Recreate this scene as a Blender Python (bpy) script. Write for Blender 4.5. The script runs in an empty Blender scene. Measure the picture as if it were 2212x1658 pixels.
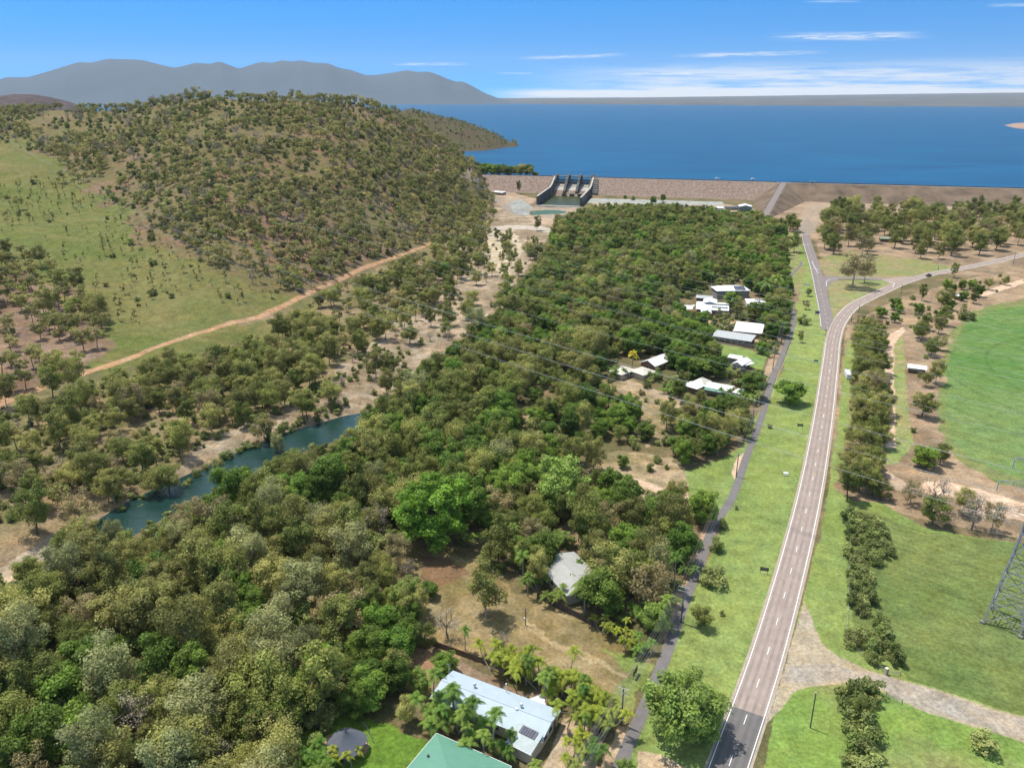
import bpy, math, random
import numpy as np
R = math.radians
random.seed(7)
rng = np.random.default_rng(7)
sc = bpy.context.scene
col = sc.collection
PITCH = R(20.2)
CAMH = 120.0
FPX = 1683.0            # focal length in units of a 2212 px wide frame
SP, CP = math.sin(PITCH), math.cos(PITCH)

# ------------------------------------------------------------------ camera, sky, sun, exposure
cd = bpy.data.cameras.new('camera'); cam = bpy.data.objects.new('camera', cd); col.objects.link(cam)
cam.location = (0, 0, CAMH); cam.rotation_euler = (math.pi/2 - PITCH, 0, 0)
cd.sensor_width = 36; cd.lens = 36*FPX/2212; cd.clip_start = 1; cd.clip_end = 120000
sc.camera = cam
SUN_EL, SUN_AZ = R(69), R(-58)      # azimuth measured from +Y towards +X
w = bpy.data.worlds.new('World'); sc.world = w; w.use_nodes = True
nt = w.node_tree; nt.nodes.clear()
def N(t, typ, **kw):
    n = t.nodes.new(typ)
    for k, v in kw.items():
        if k.startswith('i_'):
            n.inputs[k[2:].replace('_', ' ')].default_value = v
        else: setattr(n, k, v)
    return n
def world_nodes():
    L = nt.links.new
    out = N(nt, 'ShaderNodeOutputWorld'); bg = N(nt, 'ShaderNodeBackground'); bg.inputs[1].default_value = 0.15
    geo = N(nt, 'ShaderNodeTexCoord'); sep = N(nt, 'ShaderNodeSeparateXYZ'); L(geo.outputs['Generated'], sep.inputs[0])
    # lift the lookup so that the deep blue of the higher sky reaches down to the horizon
    mz = N(nt, 'ShaderNodeMath', operation='MAXIMUM'); L(sep.outputs[2], mz.inputs[0]); mz.inputs[1].default_value = 0
    pw = N(nt, 'ShaderNodeMath', operation='MULTIPLY_ADD'); L(mz.outputs[0], pw.inputs[0]); pw.inputs[1].default_value = 5.5; pw.inputs[2].default_value = 0.17
    cmb = N(nt, 'ShaderNodeCombineXYZ'); L(sep.outputs[0], cmb.inputs[0]); L(sep.outputs[1], cmb.inputs[1]); L(pw.outputs[0], cmb.inputs[2])
    nrm = N(nt, 'ShaderNodeVectorMath', operation='NORMALIZE'); L(cmb.outputs[0], nrm.inputs[0])
    sky = N(nt, 'ShaderNodeTexSky', sky_type='NISHITA', sun_disc=False, sun_elevation=SUN_EL, sun_rotation=SUN_AZ % (2*math.pi),
            altitude=100, air_density=1.0, dust_density=0.3, ozone_density=2.5)
    L(nrm.outputs[0], sky.inputs[0])
    hsv = N(nt, 'ShaderNodeHueSaturation'); hsv.inputs['Saturation'].default_value = 1.3; hsv.inputs['Value'].default_value = 1.28; hsv.inputs['Hue'].default_value = .482
    L(sky.outputs[0], hsv.inputs['Color'])
    ms = N(nt, 'ShaderNodeMapRange'); L(sep.outputs[2], ms.inputs[0]); ms.inputs[1].default_value = .12; ms.inputs[2].default_value = .45; ms.inputs[3].default_value = 1.9; ms.inputs[4].default_value = .62
    L(ms.outputs[0], hsv.inputs['Saturation'])
    tm_ = N(nt, 'ShaderNodeMapRange'); L(sep.outputs[2], tm_.inputs[0]); tm_.inputs[1].default_value = .12; tm_.inputs[2].default_value = .5; tm_.inputs[3].default_value = 1; tm_.inputs[4].default_value = 0
    tint = N(nt, 'ShaderNodeMix', data_type='RGBA', blend_type='MULTIPLY'); L(tm_.outputs[0], tint.inputs['Factor']); L(hsv.outputs[0], tint.inputs['A']); tint.inputs['B'].default_value = (.34, 1.02, 1.22, 1)
    # cirrus: azimuth / elevation coordinates, noise stretched along the horizon
    at = N(nt, 'ShaderNodeMath', operation='ARCTAN2'); L(sep.outputs[0], at.inputs[0]); L(sep.outputs[1], at.inputs[1])
    cv = N(nt, 'ShaderNodeCombineXYZ'); L(at.outputs[0], cv.inputs[0]); L(sep.outputs[2], cv.inputs[1])
    def noise(sx, sy, off, det, rough):
        mp = N(nt, 'ShaderNodeMapping'); mp.inputs['Scale'].default_value = (sx, sy, 1); mp.inputs['Location'].default_value = (off, off*.37, 0)
        L(cv.outputs[0], mp.inputs[0])
        n = N(nt, 'ShaderNodeTexNoise'); n.inputs['Scale'].default_value = 1; n.inputs['Detail'].default_value = det; n.inputs['Roughness'].default_value = rough
        L(mp.outputs[0], n.inputs['Vector']); return n.outputs[0]
    def mr(src, a, b, c=0., d=1., smooth=True):
        m = N(nt, 'ShaderNodeMapRange'); m.interpolation_type = 'SMOOTHSTEP' if smooth else 'LINEAR'
        L(src, m.inputs[0]); m.inputs[1].default_value = a; m.inputs[2].default_value = b; m.inputs[3].default_value = c; m.inputs[4].default_value = d
        return m.outputs[0]
    def mul(a, b, op='MULTIPLY'):
        m = N(nt, 'ShaderNodeMath', operation=op); m.use_clamp = op == 'ADD'
        for i, s in enumerate((a, b)):
            if isinstance(s, (int, float)): m.inputs[i].default_value = s
            else: L(s, m.inputs[i])
        return m.outputs[0]
    band = mul(mr(sep.outputs[2], 0.042, 0.022), mr(at.outputs[0], -0.02, 0.24))
    c1 = mul(mul(mr(noise(9, 150, 3.1, 8, .68), .30, .60), band), 0.9)
    low = mul(mul(mr(sep.outputs[2], 0.012, 0.004), mr(at.outputs[0], -0.05, 0.05)), mr(noise(5, 200, 1.7, 4, .5), .25, .5))
    tot = mul(c1, low, 'ADD')
    wn = mr(noise(26, 330, 8.3, 8, .7), .36, .60)
    def lin(src, k, off):
        m = N(nt, 'ShaderNodeMath', operation='MULTIPLY_ADD'); L(src, m.inputs[0]); m.inputs[1].default_value = k; m.inputs[2].default_value = off; return m.outputs[0]
    def ab(src): m = N(nt, 'ShaderNodeMath', operation='ABSOLUTE'); L(src, m.inputs[0]); return m.outputs[0]
    for x0, x1, y0, y1, th, st in ((830, 1030, 139, 138, 4, .7), (1100, 1375, 127, 117, 5, .75), (1430, 1800, 122, 112, 6, .85), (1640, 2030, 80, 76, 10, .85), (1060, 1165, 159, 158, 3, .5), (1310, 1560, 161, 158, 4, .8), (2120, 2260, 12, 10, 4, .4), (1720, 1880, 4, 3, 3, .3)):
        az = [math.atan((x-1106)/FPX/(CP-((y0-829)/FPX)*SP)) for x in (x0, x1)]
        el = []
        for x, y in ((x0, y0), (x1, y1)):
            u_, v_ = (x-1106)/FPX, (y-829)/FPX; el.append(-(SP+v_*CP)/math.sqrt(u_*u_+v_*v_+1))
        ac, aw = (az[0]+az[1])/2, (az[1]-az[0])/2; k_ = (el[1]-el[0])/(az[1]-az[0]); hh = th/FPX
        dz = mul(sep.outputs[2], lin(at.outputs[0], -k_, k_*ac-(el[0]+el[1])/2), 'ADD') if False else None
        s1 = N(nt, 'ShaderNodeMath', operation='ADD'); L(sep.outputs[2], s1.inputs[0]); L(lin(at.outputs[0], -k_, k_*ac-(el[0]+el[1])/2), s1.inputs[1])
        mk = mul(mr(ab(s1.outputs[0]), hh, 0), mr(ab(lin(at.outputs[0], 1, -ac)), aw, aw*.3)); tot = mul(tot, mul(mul(mk, wn), st), 'ADD')
    mix = N(nt, 'ShaderNodeMix', data_type='RGBA'); L(tot, mix.inputs['Factor']); L(tint.outputs['Result'], mix.inputs['A']); mix.inputs['B'].default_value = (7.0, 7.3, 7.7, 1)
    L(mix.outputs['Result'], bg.inputs[0]); L(bg.outputs[0], out.inputs[0])
world_nodes()
sd = bpy.data.lights.new('sun', 'SUN'); sd.energy = 5.0; sd.angle = R(0.5); sd.color = (1.0, 0.945, 0.85)
so = bpy.data.objects.new('sun', sd); col.objects.link(so)
from mathutils import Vector
SUNV = Vector((math.sin(SUN_AZ)*math.cos(SUN_EL), math.cos(SUN_AZ)*math.cos(SUN_EL), math.sin(SUN_EL)))
so.rotation_euler = SUNV.to_track_quat('Z', 'Y').to_euler()
so.location = (-200, 100, 400)
sc.view_settings.view_transform = 'Standard'; sc.view_settings.look = 'None'; sc.view_settings.exposure = 0.05; sc.view_settings.gamma = 1
sc.view_settings.use_curve_mapping = False
sc.cycles.max_bounces = 5; sc.cycles.diffuse_bounces = 2; sc.cycles.glossy_bounces = 2; sc.cycles.transmission_bounces = 3
sc.cycles.volume_bounces = 0; sc.cycles.transparent_max_bounces = 4

# ------------------------------------------------------------------ photo pixel (2212 wide) <-> world
def gp(x, y, z=0.0):
    u = (x-1106)/FPX; v = (y-829)/FPX
    t = (CAMH-z)/(SP+v*CP)
    return np.array([u*t, (CP-v*SP)*t, z])
def proj(X, Y, Z):
    d = Y*CP+(CAMH-Z)*SP; yc = Y*SP-(CAMH-Z)*CP
    return 1106+FPX*X/d, 829-FPX*yc/d, d
def pip(x, y, poly):
    x = np.asarray(x, float); y = np.asarray(y, float); ins = np.zeros(x.shape, bool)
    n = len(poly)
    for i in range(n):
        x1, y1 = poly[i]; x2, y2 = poly[(i+1) % n]
        if y1 == y2: continue
        c = ((y1 > y) != (y2 > y)) & (x < (x2-x1)*(y-y1)/(y2-y1)+x1)
        ins ^= c
    return ins
def dist_line(X, Y, pts):
    best = np.full(np.shape(X), 1e9)
    for (ax, ay), (bx, by) in zip(pts[:-1], pts[1:]):
        dx, dy = bx-ax, by-ay; L2 = dx*dx+dy*dy+1e-9
        t = np.clip(((X-ax)*dx+(Y-ay)*dy)/L2, 0, 1)
        best = np.minimum(best, np.hypot(X-ax-t*dx, Y-ay-t*dy))
    return best
_tab = np.random.default_rng(3).random((256, 256))
def vnoise(x, y):
    xi = np.floor(x).astype(int); yi = np.floor(y).astype(int); fx = x-xi; fy = y-yi
    fx = fx*fx*(3-2*fx); fy = fy*fy*(3-2*fy)
    a = _tab[xi & 255, yi & 255]; b = _tab[(xi+1) & 255, yi & 255]; c = _tab[xi & 255, (yi+1) & 255]; d = _tab[(xi+1) & 255, (yi+1) & 255]
    return (a*(1-fx)+b*fx)*(1-fy)+(c*(1-fx)+d*fx)*fy
def fbm(x, y, o=4):
    s = 0; a = 1; t = 0
    for i in range(o):
        s = s+a*vnoise(x*2**i+i*17.3, y*2**i+i*5.1); t += a; a *= .5
    return s/t
def sstep(a, b, x):
    t = np.clip((x-a)/(b-a), 0, 1); return t*t*(3-2*t)
def gxy(pts, z=0): return [tuple(gp(x, y, z)[:2]) for x, y in pts]

# ------------------------------------------------------------------ terrain
DAMZ = 17.0; LAKEZ = 13.0
hx = np.array([-900, -300, 0, 100, 200, 280, 350, 430, 520, 620, 700, 780, 850, 900, 950, 1000, 1030, 1050, 1075])
hsky = np.array([246, 242, 241, 239, 243, 237, 225, 211, 214, 218, 222, 229, 245, 268, 302, 338, 362, 384, 400])
hRc = np.array([1000, 1030, 1050, 1050, 1000, 950, 930, 900, 900, 930, 950, 980, 1000, 1010, 1020, 1035, 1045, 1050, 1055.])
hRb = np.array([230, 260, 300, 315, 345, 350, 355, 375, 410, 455, 500, 560, 610, 645, 670, 715, 750, 850, 900.])
_v = (hsky-829)/FPX
hzc = CAMH-hRc*(SP+_v*CP)/(CP-_v*SP)
ha = (hx-1106)/FPX*(CP+(CAMH-hzc)*SP/hRc)
RIV = [(-260, 1330), (-60, 1255), (60, 1215), (200, 1160), (300, 1105), (420, 1050), (560, 985), (650, 948), (760, 915), (870, 880), (930, 800), (960, 720), (1000, 640), (1040, 560), (1075, 500), (1120, 462), (1190, 457)]
RIVW = gxy(RIV, -2.0)
def _pit():
    d0 = gp(1000, 377, DAMZ); d1 = gp(2212, 408, DAMZ); f = [0, 0]
    def at(px):
        t = np.linspace(0, 1, 4000)[:, None]; q = d0+(d1-d0)*t; x, _, _ = proj(q[:, 0], q[:, 1], q[:, 2]); return q[np.argmin(abs(x-px))]
    l, r = at(1200), at(1283); c = (l+r)/2; ft = gp(1160, 447, -5.); e = (ft-l)[:2]; n = np.linalg.norm(e); e = e/n
    return (c[0]+e[0]*4, c[1]+e[1]*4, e[0], e[1], n, np.linalg.norm((r-l)[:2])*abs(e[1]))
PIT = _pit()
def zt(X, Y):
    X = np.asarray(X, float); Y = np.asarray(Y, float)
    a = X/np.maximum(Y, 20)
    zc = np.interp(a, ha, hzc); rc = np.interp(a, ha, hRc); rb = np.interp(a, ha, hRb)
    fade = 1-sstep(ha[-3], ha[-1], a)
    s = np.clip((Y-rb)/(rc-rb), 0, 1)
    f = .62*s**1.1+.38*sstep(0, 1, s)
    sig = np.interp(a, [ha[9], ha[12]], [420., 130.])
    back = np.exp(-np.clip(Y-rc, 0, None)**2/sig**2)
    nz = (fbm(X/95+3, Y/95, 4)-.5)*15*np.clip(s*3, 0, 1)*(1-.75*sstep(.75, 1., s))
    hill = (zc*f*back+nz*back)*fade
    hill = np.where(Y > rb, hill, 0)
    # creek channel
    d = dist_line(X, Y, RIVW)
    up = sstep(330, 420, Y)
    depth = 4.2*(1-up)+1.6*up+3.0*sstep(840, 900, Y)
    wd = 12.5*(1-up)+24*up
    riv = -depth*np.exp(-(d/wd)**2)
    lw = sstep(-10, -40, X-(-.25*Y+30))*(1-sstep(0., .06, s))
    # the spillway basin is cut into the ground
    px_, py_ = X-PIT[0], Y-PIT[1]; along = px_*PIT[2]+py_*PIT[3]; across = -px_*PIT[3]+py_*PIT[2]
    pit = sstep(-10, 14, along)*(1-sstep(PIT[4]+2, PIT[4]+26, along))*(1-sstep(PIT[5]*.5+1, PIT[5]*.5+7, np.abs(across)))
    riv = riv*(1-pit)-7.5*pit
    return hill+riv+(fbm(X/28, Y/28, 3)-.5)*1.6*lw*sstep(10, 30, d)
def gt(x, y):
    u = (x-1106)/FPX; v = (y-829)/FPX; dn = SP+v*CP; fw = CP-v*SP
    t = np.linspace(90, 1300, 2400)
    X = u*t; Y = fw*t; Z = CAMH-dn*t
    g = zt(X, Y); b = Z < g; i = int(np.argmax(b)) if b.any() else len(t)-1
    return np.array([X[i], Y[i], g[i]])

# ------------------------------------------------------------------ materials
MATS = {}
def newmat(name):
    m = bpy.data.materials.new(name); m.use_nodes = True; m.node_tree.nodes.clear(); return m
def bs(t, **kw):
    b = N(t, 'ShaderNodeBsdfPrincipled'); o = N(t, 'ShaderNodeOutputMaterial'); t.links.new(b.outputs[0], o.inputs[0]); return b, o
def mat(name, c, rough=.7, var=.25, scale=1.5, bump=0., spec=.3, metal=0., c2=None, coord='Object', stretch=(1, 1, 1), det=5):
    if name in MATS: return MATS[name]
    m = newmat(name); t = m.node_tree; L = t.links.new; b, o = bs(t)
    b.inputs['Roughness'].default_value = rough; b.inputs['Metallic'].default_value = metal; b.inputs['Specular IOR Level'].default_value = spec
    tc = N(t, 'ShaderNodeTexCoord'); mp = N(t, 'ShaderNodeMapping'); mp.inputs['Scale'].default_value = stretch; L(tc.outputs[coord], mp.inputs[0])
    n = N(t, 'ShaderNodeTexNoise'); n.inputs['Scale'].default_value = scale; n.inputs['Detail'].default_value = det; n.inputs['Roughness'].default_value = .62
    L(mp.outputs[0], n.inputs['Vector'])
    r = N(t, 'ShaderNodeMapRange'); L(n.outputs[0], r.inputs[0]); r.inputs[1].default_value = .25; r.inputs[2].default_value = .75
    mx = N(t, 'ShaderNodeMix', data_type='RGBA'); L(r.outputs[0], mx.inputs['Factor'])
    c2 = c2 or tuple(min(1, v*(1+var)) for v in c); mx.inputs['A'].default_value = (*[v*(1-var) for v in c], 1); mx.inputs['B'].default_value = (*c2, 1)
    L(mx.outputs['Result'], b.inputs['Base Color'])
    if bump:
        bp = N(t, 'ShaderNodeBump'); bp.inputs['Strength'].default_value = bump; bp.inputs['Distance'].default_value = .1; L(n.outputs[0], bp.inputs['Height']); L(bp.outputs[0], b.inputs['Normal'])
    MATS[name] = m; return m
def roofmat(name, c, rough=.45, rib=.76, var=.08, axis=0):
    """ribbed painted metal roofing"""
    if name in MATS: return MATS[name]
    m = mat(name, c, rough, var, .5, spec=.35); t = m.node_tree; L = t.links.new
    b = [n for n in t.nodes if n.type == 'BSDF_PRINCIPLED'][0]
    tc = N(t, 'ShaderNodeTexCoord'); wv = N(t, 'ShaderNodeTexWave'); wv.bands_direction = 'XYZ'[axis]; wv.inputs['Scale'].default_value = 1/rib*.5; L(tc.outputs['Object'], wv.inputs[0])
    bp = N(t, 'ShaderNodeBump'); bp.inputs['Strength'].default_value = .35; bp.inputs['Distance'].default_value = .08; L(wv.outputs[0], bp.inputs['Height']); L(bp.outputs[0], b.inputs['Normal'])
    return m
def leafmat(name, c1, c2, trans=.25, br=.35):
    if name in MATS: return MATS[name]
    m = newmat(name); t = m.node_tree; L = t.links.new
    oi = N(t, 'ShaderNodeObjectInfo'); at = N(t, 'ShaderNodeAttribute'); at.attribute_name = 'tint'
    mx = N(t, 'ShaderNodeMix', data_type='RGBA'); L(oi.outputs['Random'], mx.inputs['Factor']); mx.inputs['A'].default_value = (*c1, 1); mx.inputs['B'].default_value = (*c2, 1)
    rr = N(t, 'ShaderNodeMath', operation='MULTIPLY'); L(oi.outputs['Random'], rr.inputs[0]); rr.inputs[1].default_value = 37.7
    fr = N(t, 'ShaderNodeMath', operation='FRACT'); L(rr.outputs[0], fr.inputs[0])
    mr = N(t, 'ShaderNodeMapRange'); L(fr.outputs[0], mr.inputs[0]); mr.inputs[3].default_value = 1-br; mr.inputs[4].default_value = 1+br
    ml = N(t, 'ShaderNodeMath', operation='MULTIPLY'); L(mr.outputs[0], ml.inputs[0]); L(at.outputs['Fac'], ml.inputs[1])
    vm = N(t, 'ShaderNodeVectorMath', operation='SCALE'); L(mx.outputs['Result'], vm.inputs[0]); L(ml.outputs[0], vm.inputs['Scale'])
    b = N(t, 'ShaderNodeBsdfPrincipled'); b.inputs['Roughness'].default_value = .55; b.inputs['Specular IOR Level'].default_value = .25; L(vm.outputs[0], b.inputs['Base Color'])
    tr = N(t, 'ShaderNodeBsdfTranslucent'); L(vm.outputs[0], tr.inputs[0])
    ms = N(t, 'ShaderNodeMixShader'); ms.inputs[0].default_value = trans; L(b.outputs[0], ms.inputs[1]); L(tr.outputs[0], ms.inputs[2])
    o = N(t, 'ShaderNodeOutputMaterial'); L(ms.outputs[0], o.inputs[0]); MATS[name] = m; return m
def glass(name='dark_glass', c=(.03, .04, .05)):
    if name in MATS: return MATS[name]
    m = mat(name, c, .12, .1, 1, spec=.6); return m

# ------------------------------------------------------------------ mesh helpers
def tag(o, label=None, cat=None, group=None, kind=None):
    if label: o['label'] = label
    if cat: o['category'] = cat
    if group: o['group'] = group
    if kind: o['kind'] = kind
    return o
def fastmesh(name, V, F, mats=(), mi=None, smooth=False, tint=None, colr=None):
    V = np.asarray(V, np.float32); F = np.asarray(F, np.int32); k = F.shape[1]
    me = bpy.data.meshes.new(name); me.vertices.add(len(V)); me.vertices.foreach_set('co', V.ravel())
    me.loops.add(F.size); me.loops.foreach_set('vertex_index', F.ravel())
    me.polygons.add(len(F)); me.polygons.foreach_set('loop_start', np.arange(0, F.size, k, dtype=np.int32))
    try: me.polygons.foreach_set('loop_total', np.full(len(F), k, np.int32))
    except Exception: pass
    if mi is not None: me.polygons.foreach_set('material_index', np.asarray(mi, np.int32))
    me.polygons.foreach_set('use_smooth', np.full(len(F), smooth, bool))
    for m in mats: me.materials.append(m)
    if tint is not None:
        a = me.attributes.new('tint', 'FLOAT', 'POINT'); a.data.foreach_set('value', np.asarray(tint, np.float32))
    if colr is not None:
        a = me.attributes.new('soil', 'FLOAT_COLOR', 'POINT'); c = np.ones((len(V), 4), np.float32); c[:, :3] = colr; a.data.foreach_set('color', c.ravel())
    me.update(calc_edges=True)
    return me
def empty(name, loc, rz=0, **kw):
    o = bpy.data.objects.new(name, None); col.objects.link(o); o.location = tuple(loc); o.rotation_euler = (0, 0, rz); o.empty_display_size = .5
    return tag(o, **kw) if kw else o
def link(name, me, parent=None, loc=None, rz=None):
    o = bpy.data.objects.new(name, me); col.objects.link(o)
    if parent is not None: o.parent = parent
    if loc is not None: o.location = tuple(loc)
    if rz is not None: o.rotation_euler = (0, 0, rz)
    return o
class MB:
    def __init__(s): s.v = []; s.f = []; s.m = []
    def add(s, vs, fs, mi=0):
        b = len(s.v); s.v += [tuple(map(float, p)) for p in vs]; s.f += [tuple(b+i for i in f) for f in fs]; s.m += [mi]*len(fs); return s
    def box(s, c, d, rz=0, mi=0, taper=1.0):
        cx, cy, cz = c; dx, dy, dz = [q/2 for q in d]; cs, sn = math.cos(rz), math.sin(rz); vs = []
        for k, tz in ((-1, 1.0), (1, taper)):
            for i, j in ((-1, -1), (1, -1), (1, 1), (-1, 1)):
                x, y = i*dx*tz, j*dy*tz; vs.append((cx+x*cs-y*sn, cy+x*sn+y*cs, cz+k*dz))
        return s.add(vs, [(0, 3, 2, 1), (4, 5, 6, 7), (0, 1, 5, 4), (1, 2, 6, 5), (2, 3, 7, 6), (3, 0, 4, 7)], mi)
    def tube(s, p0, p1, r0, r1=None, n=6, mi=0, cap=True):
        r1 = r0 if r1 is None else r1; p0 = Vector(p0); p1 = Vector(p1); d = (p1-p0)
        if d.length < 1e-6: return s
        d.normalize(); a = d.orthogonal().normalized(); b = d.cross(a); vs = []
        for p, r in ((p0, r0), (p1, r1)):
            for i in range(n):
                t = 2*math.pi*i/n; vs.append(p+a*(r*math.cos(t))+b*(r*math.sin(t)))
        fs = [(i, (i+1) % n, n+(i+1) % n, n+i) for i in range(n)]
        if cap: fs += [tuple(range(n-1, -1, -1)), tuple(range(n, 2*n))]
        return s.add(vs, fs, mi)
    def path(s, pts, rs, n=6, mi=0):
        for i in range(len(pts)-1): s.tube(pts[i], pts[i+1], rs[i], rs[i+1], n, mi, cap=True)
        return s
    def poly(s, pts, th, mi=0):
        """extrude a planar polygon downward by th"""
        n = len(pts); vs = [tuple(p) for p in pts]+[(p[0], p[1], p[2]-th) for p in pts]
        return s.add(vs, [tuple(range(n)), tuple(range(2*n-1, n-1, -1))]+[(i, i+n, (i+1) % n+n, (i+1) % n) for i in range(n)], mi)
    def prism(s, prof, y0, y1, mi=0, axis='x'):
        """extrude a 2d profile (a,z) along the other axis"""
        n = len(prof); vs = []
        for q in (y0, y1):
            for a, z in prof: vs.append((q, a, z) if axis == 'x' else (a, q, z))
        return s.add(vs, [tuple(range(n)), tuple(range(2*n-1, n-1, -1))]+[(i, i+n, (i+1) % n+n, (i+1) % n) for i in range(n)], mi)
    def mesh(s, name, mats):
        me = bpy.data.meshes.new(name); me.from_pydata(s.v, [], s.f)
        for m in (mats if isinstance(mats, (list, tuple)) else [mats]): me.materials.append(m)
        me.polygons.foreach_set('material_index', s.m); me.update(); return me
    def build(s, name, mats, parent=None, loc=None, rz=None): return link(name, s.mesh(name, mats), parent, loc, rz)
# ------------------------------------------------------------------ ground sheet with painted soils
def build_ground():
    # rows: fine near, coarser far ; columns constant in X/Y so that the sheet fans out with distance
    ys = [60.0]
    while ys[-1] < 1320:
        y = ys[-1]; ys.append(y+min(2.6, max(.24, y*y/120/FPX*1.5)))
    ys += [1400, 1600, 2000, 3000, 5000, 9000, 16000, 28000]
    ys = np.array(ys)
    a = np.concatenate([-np.linspace(4, 1.05, 40)**1.0, np.linspace(-1.03, 1.03, 1000), np.linspace(1.05, 4, 40)])
    Y, A = np.meshgrid(ys, a, indexing='ij'); X = A*Y
    Z = zt(X, Y)
    far = Y > 1320
    Z = np.where(far, np.minimum(Z, 0), Z)
    nr, nc = Y.shape
    px, py, _ = proj(X, Y, Z)
    # jittered coordinates make the painted edges irregular
    nx = (fbm(X/9, Y/9, 4)-.5); ny = (fbm(X/9+50, Y/9+20, 4)-.5)
    pxp, pyp, _ = proj(X+nx*7, Y+ny*7*(1+Y/500), Z)
    wx_ = fbm(X/30+7, Y/30, 5)-.5; wy_ = fbm(X/30+70, Y/30+20, 5)-.5; pxw, pyw, _ = proj(X+wx_*70, Y+wy_*90, Z)
    pxs, pys, _ = proj(X+nx*1.6, Y+ny*1.6, Z)
    C = np.zeros((nr, nc, 3)); n1 = fbm(X/14, Y/14, 5); n2 = fbm(X/60+9, Y/60, 4); n3 = fbm(X/3.1, Y/3.1, 3)
    def pal(c1, c2, t): t = np.clip(t, 0, 1)[..., None]; return np.array(c1)*(1-t)+np.array(c2)*t
    C[:] = pal((.10, .10, .045), (.20, .155, .095), (n1-.3)*2.2)
    # hillside soils
    aa = X/np.maximum(Y, 20); rb = np.interp(aa, ha, hRb); rc = np.interp(aa, ha, hRc); fade = 1-sstep(ha[-3], ha[-1], aa)
    s = np.clip((Y-rb)/(rc-rb), 0, 1)*fade
    hill = pal((.195, .135, .09), (.145, .13, .06), (n1+n2-.70)*2.6)
    k = sstep(0, .08, s)[..., None]; C = C*(1-k)+hill*k
    def paint(poly, c, m=0, w=1.0):
        x, y = (px, py) if m == 0 else ((pxp, pyp) if m == 2 else (pxw, pyw) if m == 3 else (pxs, pys))
        q = (pip(x, y, poly)*w)[..., None]
        nonlocal C
        C = C*(1-q)+np.asarray(c)*q
    # wooded flat between track and creek
    paint([(-300, 560), (60, 560), (200, 640), (225, 760), (330, 755), (640, 650), (960, 520), (1060, 440), (1070, 520), (900, 700), (700, 880), (330, 1080), (0, 1240), (-300, 1330)],
          pal((.125, .125, .055), (.265, .20, .125), (n1*.7+n2*.3-.40)*3.2), 2)
    paint([(-300, 540), (60, 560), (190, 640), (230, 760), (100, 830), (0, 870), (-300, 940)], pal((.15, .105, .075), (.24, .175, .13), (n1-.3)*2.4), 2)
    # creek sand
    sand = pal((.20, .16, .11), (.40, .33, .25), (n1*.6+n3*.4-.40)*3)
    paint([(-200, 1330), (0, 1235), (110, 1150), (330, 1060), (450, 945), (560, 900), (690, 850), (740, 790), (830, 720), (910, 640), (975, 560), (1030, 470), (1060, 425), (1110, 430), (1200, 450), (1240, 470), (1195, 500), (1150, 560), (1100, 640), (1010, 740), (960, 780), (880, 840), (790, 900), (600, 1010), (300, 1130), (-200, 1400)], sand, 2)
    paint([(1060, 500), (1110, 495), (1130, 540), (1090, 600), (1040, 560), (1040, 520)], pal((.32, .27, .19), (.50, .44, .34), n3*1.6-.3), 2)
    # cleared green slope under the wires
    gr = pal((.115, .13, .04), (.18, .16, .07), (n1-.35)*3); gr2 = pal((.10, .14, .035), (.15, .145, .055), (n2-.3)*2.5)
    paint([(-400, 240), (-40, 262), (30, 305), (110, 345), (170, 405), (290, 470), (400, 555), (520, 610), (680, 640), (600, 690), (420, 745), (235, 785), (215, 700), (190, 650), (100, 600), (0, 565), (-400, 520)], gr*.5+gr2*.5, 3)
    paint([(255, 790), (330, 762), (450, 722), (600, 682), (690, 655), (660, 720), (570, 770), (480, 790), (350, 800)], gr, 2)
    # around the dam toe: clay banks and rock beaching
    paint([(1000, 378), (1020, 378), (1120, 420), (1170, 432), (1160, 455), (1240, 470), (1220, 490), (1150, 480), (1110, 440), (1075, 440), (1050, 425), (1030, 400)], pal((.26, .2, .15), (.42, .33, .25), n1*2-.5), 1)
    paint([(1005, 382), (1030, 384), (1052, 404), (1078, 430), (1095, 442), (1130, 463), (1118, 468), (1085, 448), (1060, 432), (1040, 410)], pal((.22, .20, .175), (.29, .26, .23), n3), 1)
    paint([(1090, 430), (1125, 430), (1150, 446), (1140, 466), (1112, 462)], pal((.20, .215, .215), (.34, .36, .35), n3*1.8-.4), 1)
    paint([(1040, 492), (1100, 486), (1170, 488), (1210, 500), (1200, 504), (1140, 495), (1060, 497)], (.40, .37, .33), 1)
    paint([(1150, 448), (1250, 448), (1250, 470), (1150, 470)], (.30, .25, .2), 1)
    # rock and dry strip at the dam toe, parking and bare ground below it
    paint([(1280, 432), (1560, 440), (1650, 455), (1640, 475), (1560, 468), (1280, 446)], pal((.28, .22, .165), (.40, .32, .25), n3*1.5-.2), 1)
    paint([(1265, 428), (1420, 432), (1560, 436), (1560, 444), (1400, 441), (1265, 438)], pal((.22, .24, .235), (.36, .385, .37), n3*1.9-.4), 1)
    paint([(1640, 430), (1720, 430), (2300, 440), (2600, 470), (2600, 620), (2212, 600), (1980, 590), (1900, 600), (1780, 575), (1760, 520), (1700, 510), (1660, 500)], pal((.19, .145, .10), (.34, .26, .185), (n1-.3)*2.4), 1)
    paint([(1740, 440), (1850, 436), (2212, 452), (2212, 462), (1960, 456), (1800, 450), (1770, 470), (1760, 500), (1735, 500), (1728, 470)], pal((.25, .2, .15), (.36, .29, .22), n1), 1)
    # right bank flat, dry
    dry = pal((.20, .15, .10), (.33, .25, .17), (n1-.32)*2.6)
    paint([(1830, 700), (1950, 640), (2212, 572), (2600, 500), (2900, 700), (2900, 1200), (2212, 1165), (1990, 1120), (1850, 1080), (1790, 1060), (1800, 900)], dry, 1)
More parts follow.
